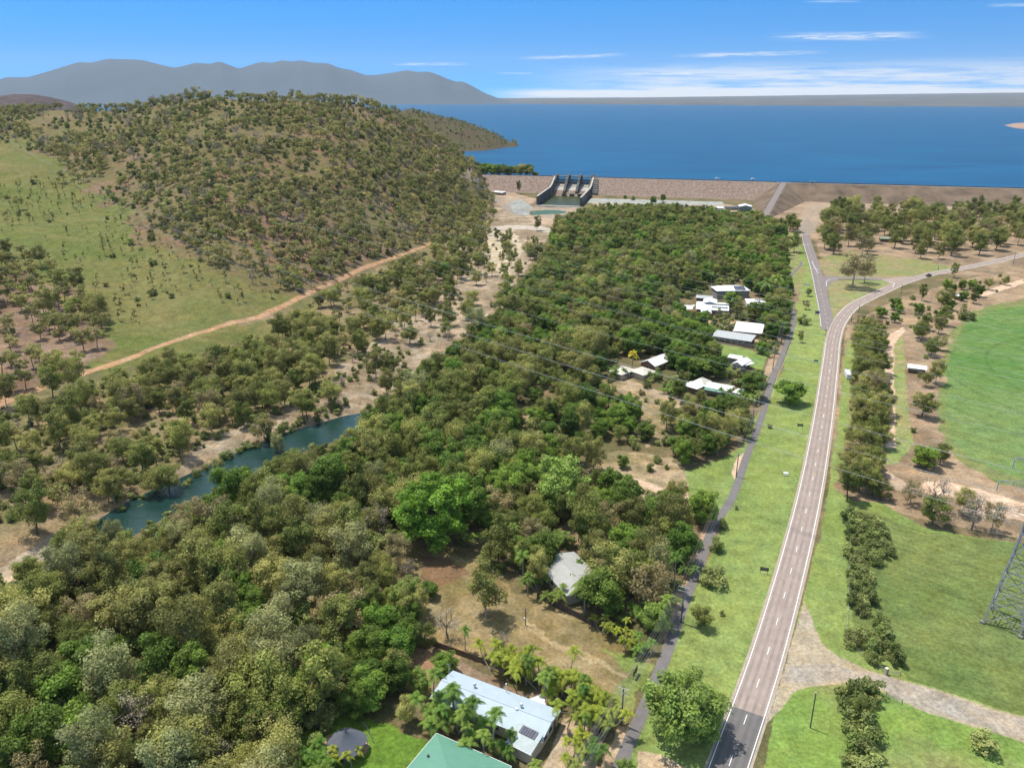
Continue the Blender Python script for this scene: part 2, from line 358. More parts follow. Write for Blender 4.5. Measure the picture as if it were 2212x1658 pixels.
    verge = pal((.215, .275, .09), (.16, .225, .065), (n2*.5+n1*.5-.3)*2.6)
    olive = pal((.20, .22, .09), (.27, .22, .13), (n1-.35)*3)
    # park lawns near the junction
    paint([(1770, 560), (1830, 540), (1990, 560), (2060, 578), (1990, 600), (1780, 600)], olive, 2)
    paint([(1785, 605), (1930, 605), (1945, 620), (1870, 655), (1805, 695), (1798, 690)], pal((.21, .25, .10), (.25, .23, .12), (n1-.35)*3), 0)
    paint([(1672, 505), (1722, 500), (1745, 560), (1770, 640), (1782, 700), (1784, 800), (1776, 900), (1754, 1050), (1712, 1200), (1660, 1350), (1560, 1640), (1545, 1700), (1320, 1700), (1390, 1560), (1440, 1440), (1478, 1330), (1500, 1270), (1540, 1180), (1566, 1115), (1545, 1100), (1480, 1060), (1472, 1020), (1560, 990), (1610, 960), (1628, 905), (1652, 870), (1690, 800), (1708, 740), (1722, 690), (1712, 620), (1690, 560)], verge, 1)
    paint([(1672, 508), (1720, 505), (1728, 560), (1745, 600), (1720, 640), (1700, 560)], olive, 2, .7)
    paint([(1695, 600), (1712, 600), (1722, 650), (1706, 655)], dry, 2)
    paint([(1640, 1700), (1700, 1420), (1780, 1120), (1812, 900), (1822, 780), (1832, 730), (1850, 760), (1838, 850), (1828, 1000), (1800, 1050), (1840, 1082), (1900, 1085), (2000, 1140), (2110, 1160), (2240, 1180), (2600, 1200), (2600, 1900), (1640, 1900)], verge, 1)
    paint([(1905, 730), (1950, 712), (1960, 860), (1975, 960), (1940, 1000), (1880, 1010), (1900, 850)], pal((.20, .26, .09), (.28, .25, .13), (n1-.3)*2.5), 1)
    pad = pal((.095, .15, .042), (.14, .18, .06), (n2*.6+n1*.4-.33)*3)
    mow = 1+.07*np.sin((X*.62+Y*.78+nx*2.5)*2*math.pi/2.9)*np.clip(n2*2-.4, 0, 1); pad = pad*mow[..., None]; verge_m = None
    cx_, cy_ = gp(2560, 830)[:2]; rr_ = np.hypot(X-cx_, Y-cy_); ring = 1-.22*np.exp(-((rr_ % 22)-11)**2/.5)
    paint([(1838, 1085), (2000, 1150), (2110, 1162), (2240, 1180), (2600, 1210), (2600, 1700), (2212, 1545), (2060, 1500), (1960, 1470), (1930, 1420), (1850, 1380), (1828, 1250)], pad, 1)
    paint([(1640, 1700), (1680, 1490), (1760, 1470), (1850, 1475), (1980, 1530), (2212, 1592), (2600, 1700), (2600, 1900), (1640, 1900)], pal((.16, .25, .06), (.20, .22, .085), (n1-.35)*3), 1)
    # irrigated circle
    paint([(2212, 648), (2130, 660), (2075, 690), (2045, 740), (2032, 810), (2030, 880), (2035, 940), (2075, 1000), (2150, 1035), (2260, 1065), (2420, 1110), (2900, 1100), (2900, 600), (2400, 600)], pal((.12, .2, .05), (.2, .2, .09), n1), 2)
    paint([(2240, 655), (2140, 670), (2085, 700), (2057, 750), (2044, 810), (2042, 880), (2050, 940), (2095, 992), (2165, 1020), (2260, 1050), (2420, 1090), (2900, 1080), (2900, 610), (2400, 610)], pal((.085, .18, .045), (.145, .215, .075), (n2*.6+n1*.4-.3)*2.8)*ring[..., None], 1)
    # pale tracks
    pk = pal((.47, .35, .26), (.60, .46, .35), n3)
    paint([(1950, 705), (1954, 716), (1930, 745), (1932, 800), (1933, 870), (1937, 968), (1912, 965), (1912, 870), (1911, 800), (1906, 750), (1912, 730), (1935, 715)], pk, 1)
    paint([(1905, 1010), (1960, 1040), (2080, 1048), (2212, 1085), (2600, 1150), (2600, 1190), (2240, 1135), (2160, 1118), (2090, 1112), (2050, 1070), (1960, 1060), (1890, 1040)], pk, 2, np.clip(n1*2.2-.2, 0, 1))
    paint([(2110, 636), (2150, 620), (2212, 602), (2300, 590), (2300, 600), (2212, 612), (2150, 632), (2112, 645)], pk, 1)
    # gravel side road and its flared mouth
    gv = pal((.31, .275, .205), (.36, .315, .24), n1*1.2); gv2 = pal((.30, .275, .24), (.335, .305, .265), n1)
    fl = [(1735, 1300), (1752, 1335), (1772, 1385), (1812, 1420), (1880, 1446), (1950, 1470), (2060, 1503), (2140, 1528), (2230, 1552), (2600, 1650), (2600, 1720), (2212, 1604), (2080, 1562), (1980, 1530), (1900, 1488), (1835, 1474), (1760, 1478), (1715, 1496), (1655, 1560), (1690, 1450)]
    paint(fl, gv, 1); paint([(1700, 1436), (1800, 1436), (1900, 1456), (2060, 1510), (2140, 1534), (2230, 1558), (2600, 1658), (2600, 1708), (2212, 1594), (2080, 1554), (1980, 1522), (1900, 1482), (1835, 1468), (1740, 1470), (1690, 1476)], gv2, 1)
    # dirt between path and gardens
    paint([(1708, 640), (1704, 690), (1690, 760), (1668, 800), (1640, 850), (1628, 880), (1622, 868), (1650, 800), (1676, 740), (1690, 690), (1698, 640)], dry*1.25, 1)
    paint([(1560, 1105), (1552, 1135), (1508, 1225), (1488, 1272), (1462, 1340), (1452, 1400), (1430, 1420), (1440, 1340), (1470, 1250), (1500, 1180), (1535, 1110)], pal((.30, .19, .12), (.40, .27, .18), n1), 1)
    paint([(1378, 1560), (1360, 1600), (1330, 1700), (1270, 1700), (1300, 1640), (1335, 1570)], pal((.36, .27, .18), (.44, .34, .24), n3), 1)
    paint([(1376, 1620), (1425, 1630), (1500, 1665), (1500, 1700), (1370, 1700)], pal((.36, .28, .19), (.46, .37, .26), n3), 1)
    paint([(1608, 978), (1595, 1020), (1585, 1033), (1580, 1020), (1590, 990)], pk, 1)
    # dry clearings among the gardens
    clr = pal((.19, .165, .085), (.40, .305, .215), (n1*.6+n3*.4-.36)*3.2)
    paint([(1262, 985), (1330, 972), (1440, 985), (1478, 1010), (1475, 1055), (1500, 1090), (1470, 1115), (1410, 1095), (1340, 1045), (1285, 1015)], clr, 2)
    paint([(1298, 822), (1370, 818), (1420, 842), (1500, 858), (1505, 880), (1430, 892), (1450, 960), (1400, 965), (1385, 900), (1340, 850)], clr, 2)
    paint([(1280, 1008), (1330, 1020), (1410, 1045), (1475, 1078), (1470, 1084), (1400, 1056), (1330, 1032)], pk, 1, .7)
    paint([(1500, 690), (1600, 690), (1660, 700), (1665, 740), (1600, 735), (1540, 700)], clr, 2)
    paint([(1560, 800), (1650, 815), (1640, 850), (1600, 850), (1560, 830)], clr, 2)
    paint([(1545, 742), (1600, 750), (1658, 768), (1645, 798), (1600, 790), (1560, 772)], pal((.14, .24, .06), (.2, .26, .09), n1), 1)
    paint([(1130, 880), (1150, 870), (1140, 960), (1125, 965)], clr, 2)
    # the empty block: dry grass, green at the street end
    bl = pal((.165, .135, .06), (.275, .22, .125), (n1*.6+n3*.4-.35)*3)
    paint([(870, 1160), (930, 1160), (1060, 1245), (1180, 1290), (1300, 1350), (1400, 1405), (1425, 1430), (1370, 1555), (1300, 1530), (1200, 1490), (1050, 1420), (960, 1400), (900, 1360), (860, 1300)], bl, 2)
    paint([(1300, 1385), (1380, 1405), (1425, 1430), (1372, 1555), (1345, 1545), (1330, 1500), (1370, 1450)], pal((.15, .20, .055), (.24, .23, .10), (n1-.3)*2.5), 2)
    paint([(1140, 1340), (1190, 1365), (1260, 1395), (1330, 1440), (1365, 1462), (1358, 1468), (1310, 1440), (1240, 1402), (1150, 1358)], (.34, .28, .17), 2, .75)
    paint([(905, 1185), (960, 1200), (1000, 1240), (950, 1260), (905, 1250)], (.17, .11, .065), 2)
    # yards beside the near houses
    paint([(640, 1545), (700, 1540), (790, 1555), (870, 1572), (925, 1600), (880, 1700), (600, 1700)], pal((.085, .17, .022), (.12, .20, .035), n1), 2)
    paint([(700, 1590), (730, 1580), (780, 1590), (800, 1610), (795, 1625), (745, 1640), (700, 1640)], pal((.33, .24, .16), (.42, .31, .21), n3), 1)
    paint([(760, 1390), (930, 1400), (985, 1440), (930, 1500), (860, 1480), (790, 1430)], pal((.24, .15, .09), (.33, .22, .14), n1), 2)
    paint([(985, 1420), (1100, 1460), (1230, 1520), (1240, 1560), (1205, 1540), (1000, 1450)], pal((.17, .13, .09), (.28, .2, .14), n1), 2)
    paint([(1218, 1555), (1262, 1535), (1295, 1560), (1290, 1640), (1270, 1700), (1150, 1700), (1190, 1620)], pal((.33, .26, .18), (.42, .34, .25), n3), 1)
    # dirt tracks on the hill side
    def track(pts, wd, c, nse=1.2):
        nonlocal C
        W = [tuple(gt(x, y)[:2]) for x, y in pts]
        d = dist_line(X+nx*2, Y+ny*2, W)
        q = (1-sstep(wd*.5-.5, wd*.5+nse, d))[..., None]
        C = C*(1-q)+c*q
    red = pal((.33, .20, .12), (.44, .29, .18), n3)
    track([(-60, 900), (30, 862), (120, 826), (230, 791), (330, 753), (450, 713), (560, 685), (640, 646), (720, 610), (780, 581), (860, 552), (930, 526), (965, 505)], 3.6, red, .9)
    track([(0, 862), (30, 858)], 5, red); track([(165, 790), (172, 800), (190, 800)], 3, red)
    track([(946, 318), (950, 335), (944, 352), (946, 372)], 6, pal((.38, .28, .2), (.45, .34, .25), n3))
    track([(1018, 352), (1038, 366), (1010, 378), (1000, 382)], 6, pal((.42, .31, .23), (.48, .37, .28), n3))
    track([(1055, 440), (1085, 438), (1112, 431)], 4, red)
    V = np.stack([X, Y, Z], -1).reshape(-1, 3)
    idx = np.arange(nr*nc).reshape(nr, nc)
    F = np.stack([idx[:-1, :-1], idx[:-1, 1:], idx[1:, 1:], idx[1:, :-1]], -1).reshape(-1, 4)
    m = newmat('soil_and_grass'); t = m.node_tree; L = t.links.new; b, o = bs(t); b.inputs['Roughness'].default_value = .95; b.inputs['Specular IOR Level'].default_value = .1
    at = N(t, 'ShaderNodeAttribute'); at.attribute_name = 'soil'
    tc = N(t, 'ShaderNodeTexCoord'); fac = None
    for sc_, amt in ((.22, .34), (1.1, .40), (4.0, .30)):
        n = N(t, 'ShaderNodeTexNoise'); n.inputs['Scale'].default_value = sc_; n.inputs['Detail'].default_value = 4; n.inputs['Roughness'].default_value = .65
        L(tc.outputs['Object'], n.inputs['Vector']); r = N(t, 'ShaderNodeMapRange'); L(n.outputs[0], r.inputs[0]); r.inputs[1].default_value = .25; r.inputs[2].default_value = .75; r.inputs[3].default_value = 1-amt; r.inputs[4].default_value = 1+amt
        if fac is None: fac = r.outputs[0]
        else:
            ml = N(t, 'ShaderNodeMath', operation='MULTIPLY'); L(fac, ml.inputs[0]); L(r.outputs[0], ml.inputs[1]); fac = ml.outputs[0]
        last = n
    hn = N(t, 'ShaderNodeTexNoise'); hn.inputs['Scale'].default_value = .09; hn.inputs['Detail'].default_value = 7; hn.inputs['Roughness'].default_value = .7; L(tc.outputs['Object'], hn.inputs['Vector'])
    hr = N(t, 'ShaderNodeMapRange'); L(hn.outputs[0], hr.inputs[0]); hr.inputs[1].default_value = .38; hr.inputs[2].default_value = .66
    hm_ = N(t, 'ShaderNodeMix', data_type='RGBA', blend_type='MULTIPLY'); L(hr.outputs[0], hm_.inputs['Factor']); L(at.outputs['Color'], hm_.inputs['A']); hm_.inputs['B'].default_value = (1.14, 1.0, .84, 1)
    vm = N(t, 'ShaderNodeVectorMath', operation='SCALE'); L(hm_.outputs['Result'], vm.inputs[0]); L(fac, vm.inputs['Scale']); L(vm.outputs[0], b.inputs['Base Color'])
    bp = N(t, 'ShaderNodeBump'); bp.inputs['Strength'].default_value = .5; bp.inputs['Distance'].default_value = .25; L(last.outputs[0], bp.inputs['Height']); L(bp.outputs[0], b.inputs['Normal'])
    me = fastmesh('ground', V, F, [m], smooth=True, colr=np.clip(C, 0, 1).reshape(-1, 3))
    tag(link('ground', me), kind='structure')
build_ground()

# ------------------------------------------------------------------ water
def watermat(name, c, c2, rough, bump, scale, stretch=(1, 1, 1), spec=.5):
    m = mat(name, c, rough, .12, .004 if scale < 1 else .06, spec=spec, c2=c2, stretch=(1, 2.5, 1)); t = m.node_tree; L = t.links.new
    b = [n for n in t.nodes if n.type == 'BSDF_PRINCIPLED'][0]
    tc = N(t, 'ShaderNodeTexCoord'); mp = N(t, 'ShaderNodeMapping'); mp.inputs['Scale'].default_value = stretch; L(tc.outputs['Object'], mp.inputs[0])
    n = N(t, 'ShaderNodeTexNoise'); n.inputs['Scale'].default_value = scale; n.inputs['Detail'].default_value = 4; L(mp.outputs[0], n.inputs['Vector'])
    bp = N(t, 'ShaderNodeBump'); bp.inputs['Strength'].default_value = bump; bp.inputs['Distance'].default_value = 1; L(n.outputs[0], bp.inputs['Height']); L(bp.outputs[0], b.inputs['Normal'])
    return m
D0 = gp(1000, 377, DAMZ); D1 = gp(2212, 408, DAMZ)
du = (D1-D0); DLEN = math.hypot(du[0], du[1]); du = du/DLEN; dn_ = np.array([du[1], -du[0], 0.])      # dn_: downstream, towards the camera
if dn_[1] > 0: dn_ = -dn_
def dam(s, n, z): p = D0+du*s+dn_*n; return (p[0], p[1], z)
def dam_s(px, z=DAMZ):
    """chainage along the crest of the point seen at column px"""
    lo, hi = -400., 2500.
    for _ in range(60):
        m_ = (lo+hi)/2; p = dam(m_, 0, z)
        if proj(p[0], p[1], z)[0] < px: lo = m_
        else: hi = m_
    return lo
lm = watermat('lake_water', (.002, .055, .135), (.006, .095, .205), .38, .35, .12, (1, 1.5, 1), .16)
pa = dam(-1500, -9, LAKEZ); pb = dam(-60, -9, LAKEZ); pc = dam(DLEN+2500, -9, LAKEZ)
nv = 40
LV = []; 
for i in range(nv+1):
    f = i/nv; p = dam(-1500+(DLEN+4000)*f, -9, LAKEZ); q = (-14000+30000*f, 15500, LAKEZ)
    for j in range(11):
        g = (j/10)**2; LV.append((p[0]*(1-g)+q[0]*g, p[1]*(1-g)+q[1]*g, LAKEZ))
LF = [(i*11+j, (i+1)*11+j, (i+1)*11+j+1, i*11+j+1) for i in range(nv) for j in range(10)]
tag(link('lake_water', fastmesh('lake_water', LV, LF, [lm])), kind='structure')
cm = watermat('creek_water', (.010, .034, .032), (.018, .05, .042), .06, .16, 1.5, spec=.35)
def strip(pts, wl, wr, z, name, m, ext=0):
    P = [np.array(p[:2]) for p in pts]; V = []
    for i, p in enumerate(P):
        d = P[min(i+1, len(P)-1)]-P[max(i-1, 0)]; d = d/np.linalg.norm(d); nn = np.array([-d[1], d[0]])
        l = wl[i] if hasattr(wl, '__len__') else wl; r = wr[i] if hasattr(wr, '__len__') else wr
        zz = z(p[0], p[1]) if callable(z) else z
        V += [(*(p+nn*l), zz), (*(p-nn*r), zz)]
    F = [(2*i, 2*i+1, 2*i+3, 2*i+2) for i in range(len(P)-1)]
    return link(name, fastmesh(name, V, F, [m]))
tag(strip(gxy([(120, 1207), (175, 1182), (240, 1148), (310, 1108), (420, 1050), (560, 985), (650, 948), (760, 915), (830, 895), (875, 880)], -2.2), [2, 6, 9, 11, 12, 12, 12, 10, 6, 2], [2, 5, 8, 10, 12, 13, 13, 12, 8, 2], -2.25, 'creek_water', cm), kind='structure')
pm = watermat('pool_water', (.06, .115, .04), (.08, .14, .055), .3, .05, 1.5, spec=.1)
def polysheet(name, pts, m, kind='structure'):
    me = bpy.data.meshes.new(name); me.from_pydata([tuple(p) for p in pts], [], [tuple(range(len(pts)))]); me.materials.append(m); me.update()
    n = me.polygons[0].normal.z
    if n < 0: me.flip_normals()
    return tag(link(name, me), kind=kind)
polysheet('spillway_pool_water', [gp(x, y, -2.6) for x, y in [(1150, 452), (1180, 451), (1250, 453), (1262, 460), (1240, 466), (1224, 465), (1205, 470), (1186, 468), (1172, 471), (1163, 464), (1150, 466), (1144, 458)]], pm)

# ------------------------------------------------------------------ far land: shore plain, mountains, islands, promontory
fm = mat('far_plain_scrub', (.085, .095, .095), 1, .2, .0012, c2=(.15, .145, .135), spec=.05)
def far_land():
    xs = np.linspace(-200, 2500, 140); V = []; rows = [0, .002, .006, .012, .03, .08, .2, .5, 1]
    for i, x in enumerate(xs):
        ysh = np.interp(x, [-200, 800, 1100, 1640, 2212, 2500], [221, 221.5, 224, 228, 231, 232])+.35*math.sin(x/23)+.2*math.sin(x/9)
        yt = np.interp(x, [-200, 1000, 1400, 2212, 2500], [213, 212.5, 210.5, 200, 197.5])
        p = gp(x, ysh, LAKEZ)
        d0 = math.hypot(p[0], p[1]); ux, uy = p[0]/d0, p[1]/d0
        dt = 26000; 
        vv = (yt-829)/FPX; zt_ = CAMH-dt*uy*(SP+vv*CP)/(CP-vv*SP)
        for r in rows:
            d = d0+(dt-d0)*r; z = LAKEZ-1+(zt_-LAKEZ)*(r**.9)+(3+2*math.sin(x/13) if r > 0 else 0)
            V.append((ux*d, uy*d, z))
    k = len(rows); F = [(i*k+j, (i+1)*k+j, (i+1)*k+j+1, i*k+j+1) for i in range(len(xs)-1) for j in range(k-1)]
    tag(link('far_plain', fastmesh('far_plain', V, F, [fm], smooth=True)), kind='structure')
far_land()
def ridge(name, sky, dist, base_px_y, depth, m, nrow=26, ncol=220, rough=0, zb=None, front=1.0, seed=0):
    """mountain or hill standing across the view: crest follows the given skyline at its real distance"""
    sx = np.array([p[0] for p in sky], float); sy = np.array([p[1] for p in sky], float)
    xs = np.linspace(sx[0], sx[-1], ncol)
    # smooth interpolation
    yy = np.interp(xs, sx, sy); kk = np.array([1, 2, 3, 2, 1])/9.; yp = np.pad(yy, 2, mode='edge'); yy = np.convolve(yp, kk, 'valid')
    vv = (yy-829)/FPX; Yc = dist+0*xs; zc = CAMH-Yc*(SP+vv*CP)/(CP-vv*SP); dep = Yc*CP+(CAMH-zc)*SP; Xc = (xs-1106)/FPX*dep
    b = LAKEZ-1 if zb is None else zb
    T = np.linspace(-1, 1, nrow); V = np.zeros((nrow, ncol, 3))
    for i, t_ in enumerate(T):
        prof = (math.cos(t_*math.pi)+1)/2 if abs(t_) < 1 else 0
        dd = t_*depth*(front if t_ < 0 else 1)
        n_ = (fbm(Xc/dist*24+seed, np.full(ncol, t_*3.1+seed), 4)-.5)*rough*(1-prof)*(4*prof)
        V[i, :, 0] = Xc*(1+dd/dist); V[i, :, 1] = Yc+dd; V[i, :, 2] = b+(zc-b)*prof**.8+n_*(zc-b)
    idx = np.arange(nrow*ncol).reshape(nrow, ncol); F = np.stack([idx[:-1, :-1], idx[:-1, 1:], idx[1:, 1:], idx[1:, :-1]], -1).reshape(-1, 4)
    o = tag(link(name, fastmesh(name, V.reshape(-1, 3), F, [m], smooth=True)), kind='structure'); return V
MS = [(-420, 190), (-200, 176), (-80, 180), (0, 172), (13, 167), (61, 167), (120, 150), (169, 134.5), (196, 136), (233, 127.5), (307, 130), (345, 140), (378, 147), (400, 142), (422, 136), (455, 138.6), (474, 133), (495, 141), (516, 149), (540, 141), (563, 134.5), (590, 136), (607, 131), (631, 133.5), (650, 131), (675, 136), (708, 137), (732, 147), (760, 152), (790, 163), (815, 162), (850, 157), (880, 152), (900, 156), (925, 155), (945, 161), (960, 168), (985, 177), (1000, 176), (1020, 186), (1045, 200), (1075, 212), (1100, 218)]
mm = mat('mountain_forest_haze_tint', (.085, .11, .135), 1, .12, .0008, spec=.02)  # forest tone lightened towards blue: distance haze painted into the base colour
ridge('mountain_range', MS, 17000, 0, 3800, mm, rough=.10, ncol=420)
hm = mat('hill_scrub', (.16, .105, .075), 1, .35, .02, c2=(.08, .085, .035), spec=.05, det=8)
FH = [(-400, 217), (-200, 209), (0, 207), (30, 203), (75, 204), (110, 210), (150, 220), (200, 237), (240, 250)]
VF = ridge('far_hill', FH, 2600, 0, 500, mat('far_hill_woodland', (.075, .065, .07), 1, .45, .03, c2=(.15, .115, .11), spec=.03, det=10), rough=.25, zb=-5, seed=4)
def promontory():
    g0 = gp(760, 322, LAKEZ); tip = gp(1094, 308, LAKEZ)
    n = 90; X, Y = np.meshgrid(np.linspace(-900, 140, 160), np.linspace(1350, 2900, 150))
    # ridge line height from skyline
    sx = [700, 800, 850, 890, 930, 960, 1000, 1040, 1070, 1085, 1096]; sy = [236, 240, 247, 240, 246, 252, 265, 279, 290, 300, 308]
    Yr = np.interp(X, [-900, -240, -20, 10], [2250, 2100, 1960, 1930]); Yr0 = Yr
    v = (np.interp(1106+FPX*X/(Yr*CP+30), sx, sy)-829)/FPX
    zc = CAMH-Yr*(SP+v*CP)/(CP-v*SP)
    wd = np.interp(X, [-900, -240, -60, 12, 30], [700, 480, 320, 110, 60])
    tt = np.abs(Y-Yr)/wd; prof = np.clip(1-tt, 0, 1); prof = prof*prof*(3-2*prof)
    Z = LAKEZ-6+(zc-LAKEZ+6)*prof**.75*(1-sstep(5, 22, X))+(fbm(X/90, Y/90, 4)-.5)*16*prof
    idx = np.arange(X.size).reshape(X.shape); F = np.stack([idx[:-1, :-1], idx[:-1, 1:], idx[1:, 1:], idx[1:, :-1]], -1).reshape(-1, 4)
    tag(link('promontory', fastmesh('promontory', np.stack([X, Y, Z], -1).reshape(-1, 3), F, [hm], smooth=True)), kind='structure')
    return X, Y, Z
PX_, PY_, PZ_ = promontory()
def low_island(name, pts, z, m):
    mb = MB(); P = [gp(x, y, LAKEZ) for x, y in pts]; c = sum(P)/len(P)
    mb.add([(*p[:2], LAKEZ-.5) for p in P]+[(*(c+(p-c)*.6)[:2], LAKEZ+z) for p in P], [tuple(range(len(P), 2*len(P)))]+[(i, (i+1) % len(P), (i+1) % len(P)+len(P), i+len(P)) for i in range(len(P))])
    tag(mb.build(name, m), kind='structure')
low_island('sand_island', [(2166, 271), (2190, 266), (2230, 264), (2330, 266), (2330, 276), (2230, 281), (2190, 277)], 4, mat('island_sand', (.33, .22, .17), 1, .15, .01))

# ------------------------------------------------------------------ dam embankment
rock = mat('dam_rock', (.21, .145, .112), 1, .55, .35, bump=1.0, spec=.1, c2=(.36, .27, .22), det=9)
rock_brown = mat('dam_brown_earth', (.145, .105, .078), 1, .4, .05, bump=.5, spec=.05, c2=(.235, .175, .125), det=9)
asph = mat('old_asphalt', (.20, .175, .165), .9, .15, .4, c2=(.27, .23, .215), spec=.15, bump=.2)
asph_d = mat('new_asphalt', (.155, .145, .14), .9, .12, .5, spec=.15, bump=.2)
asph_p = mat('path_asphalt', (.175, .16, .155), .9, .15, .5, spec=.15)
conc = mat('weathered_concrete', (.23, .215, .19), .9, .35, .12, c2=(.34, .31, .27), bump=.3)
conc_d = mat('stained_concrete', (.085, .085, .085), .9, .45, .1, c2=(.17, .165, .155), bump=.3, stretch=(1, 1, .25))
white = mat('road_paint', (.78, .78, .76), .7, .06, 1)
sA, sB = dam_s(1200), dam_s(1283); sR = dam_s(1693)
def embank(s0, s1, m, name, n=None):
    n = n or max(8, int((s1-s0)/4)); T = np.linspace(s0, s1, n)
    prof = [(-34, 3), (-6, DAMZ), (-5.9, DAMZ), (5, DAMZ), (14, 13.4), (24, 9.4), (34, 5.6), (42, 2.4), (48, .5), (56, -1.2)]
    V = []
    for s in T:
        for j, (a, z) in enumerate(prof):
            r = (vnoise(s/3., j*7.3)-.5)*(1.3 if 3 < j < 9 else 0); V.append(dam(s, a+r, z+(r*.5 if 3 < j < 9 else 0)))
    k = len(prof); F = [(i*k+j, i*k+j+1, (i+1)*k+j+1, (i+1)*k+j) for i in range(n-1) for j in range(k-1)]
    return V, F
damE = empty('dam_wall', dam(0, 0, 0), label='long brown earth and rock dam wall holding back the blue lake', cat='dam')
def damchild(name, me): 
    o = link(name, me, damE); o.matrix_parent_inverse = damE.matrix_basis.inverted() if False else o.matrix_parent_inverse; o.location = tuple(-np.array(dam(0, 0, 0))); return o
for (a, b, m_, nm) in ((-70, sA-2, rock, 'rock_face'), (sB+1, sR, rock, 'rock_face'), (sR, DLEN+900, rock_brown, 'earth_face')):
    V, F = embank(a, b, m_, nm); o = damchild(nm, fastmesh(nm, V, F, [m_], smooth=False)); 
# end walls of the faces beside the spillway
for s_, nm in ((sA-2, 'abutment_wall'), (sB+1, 'abutment_wall')):
    mb = MB(); sg = -1 if s_ < sA+5 else 1
    pr = [(-34, 2), (-6, DAMZ+.4), (6, DAMZ+.4), (15, 13.6), (25, 9.8), (35, 6), (50, 1), (50, -7), (-34, -7)]
    P0 = [dam(s_, a, z) for a, z in pr]; P1 = [dam(s_-sg*1.6, a, z) for a, z in pr]; n = len(pr)
    mb.add(P0+P1, [tuple(range(n)), tuple(range(2*n-1, n-1, -1))]+[(i, i+n, (i+1) % n+n, (i+1) % n) for i in range(n)])
    damchild(nm, mb.mesh(nm, conc_d))
V = []; F = []; T = np.linspace(-70, DLEN+900, 60)
for s in T: V += [dam(s, -2.6, DAMZ+.03), dam(s, 2.4, DAMZ+.03)]
damchild('crest_road', fastmesh('crest_road', V, [(2*i, 2*i+1, 2*i+3, 2*i+2) for i in range(59)], [asph]))
# crest kerb wall and the light strip on the downstream shoulder
for (a, z, wdt, hgt, m_, nm) in ((-5.4, DAMZ, .5, .9, conc_d, 'wave_wall'), (4.2, DAMZ, 1.4, .25, mat('crest_shoulder_gravel', (.42, .33, .24), 1, .2, .4), 'shoulder_strip')):
    mb = MB()
    for (s0, s1) in ((-70, sA-3), (sB+3, sR-9), (sR+9, DLEN+900)):
        pts = [dam(s0, a-wdt/2, z), dam(s1, a-wdt/2, z), dam(s1, a+wdt/2, z), dam(s0, a+wdt/2, z)]
        mb.add([(*p[:2], z-.1) for p in pts]+[(*p[:2], z+hgt) for p in pts], [(0, 3, 2, 1), (4, 5, 6, 7), (0, 1, 5, 4), (1, 2, 6, 5), (2, 3, 7, 6), (3, 0, 4, 7)])
    damchild(nm, mb.mesh(nm, m_))
# ramp road that leaves the crest
def ramp():
    p0 = np.array(dam(sR, 0, DAMZ)); pe = gp(1648, 474, 0.); n = 24; V = []; V2 = []
    d = (pe-p0)[:2]; d /= np.linalg.norm(d); q = np.array([-d[1], d[0]]); 
    for i in range(n+1):
        f = i/n; c = p0*(1-f)+pe*f; z = DAMZ*(1-f)**1.0+.35; hw = 5.0
        for a, zz in ((-hw-z*1.9-1, -1.), (-hw, z), (hw, z), (hw+z*1.9+1, -1.)): V.append((c[0]+q[0]*a, c[1]+q[1]*a, zz))
        for a in (-3.3, 3.3): V2.append((c[0]+q[0]*a, c[1]+q[1]*a, z+.06))
    F = [(i*4+j, i*4+j+1, i*4+j+5, i*4+j+4) for i in range(n) for j in range(3)]
    damchild('ramp_bank', fastmesh('ramp_bank', V, F, [rock_brown])); damchild('ramp_road', fastmesh('ramp_road', V2, [(2*i, 2*i+1, 2*i+3, 2*i+2) for i in range(n)], [asph]))
ramp()

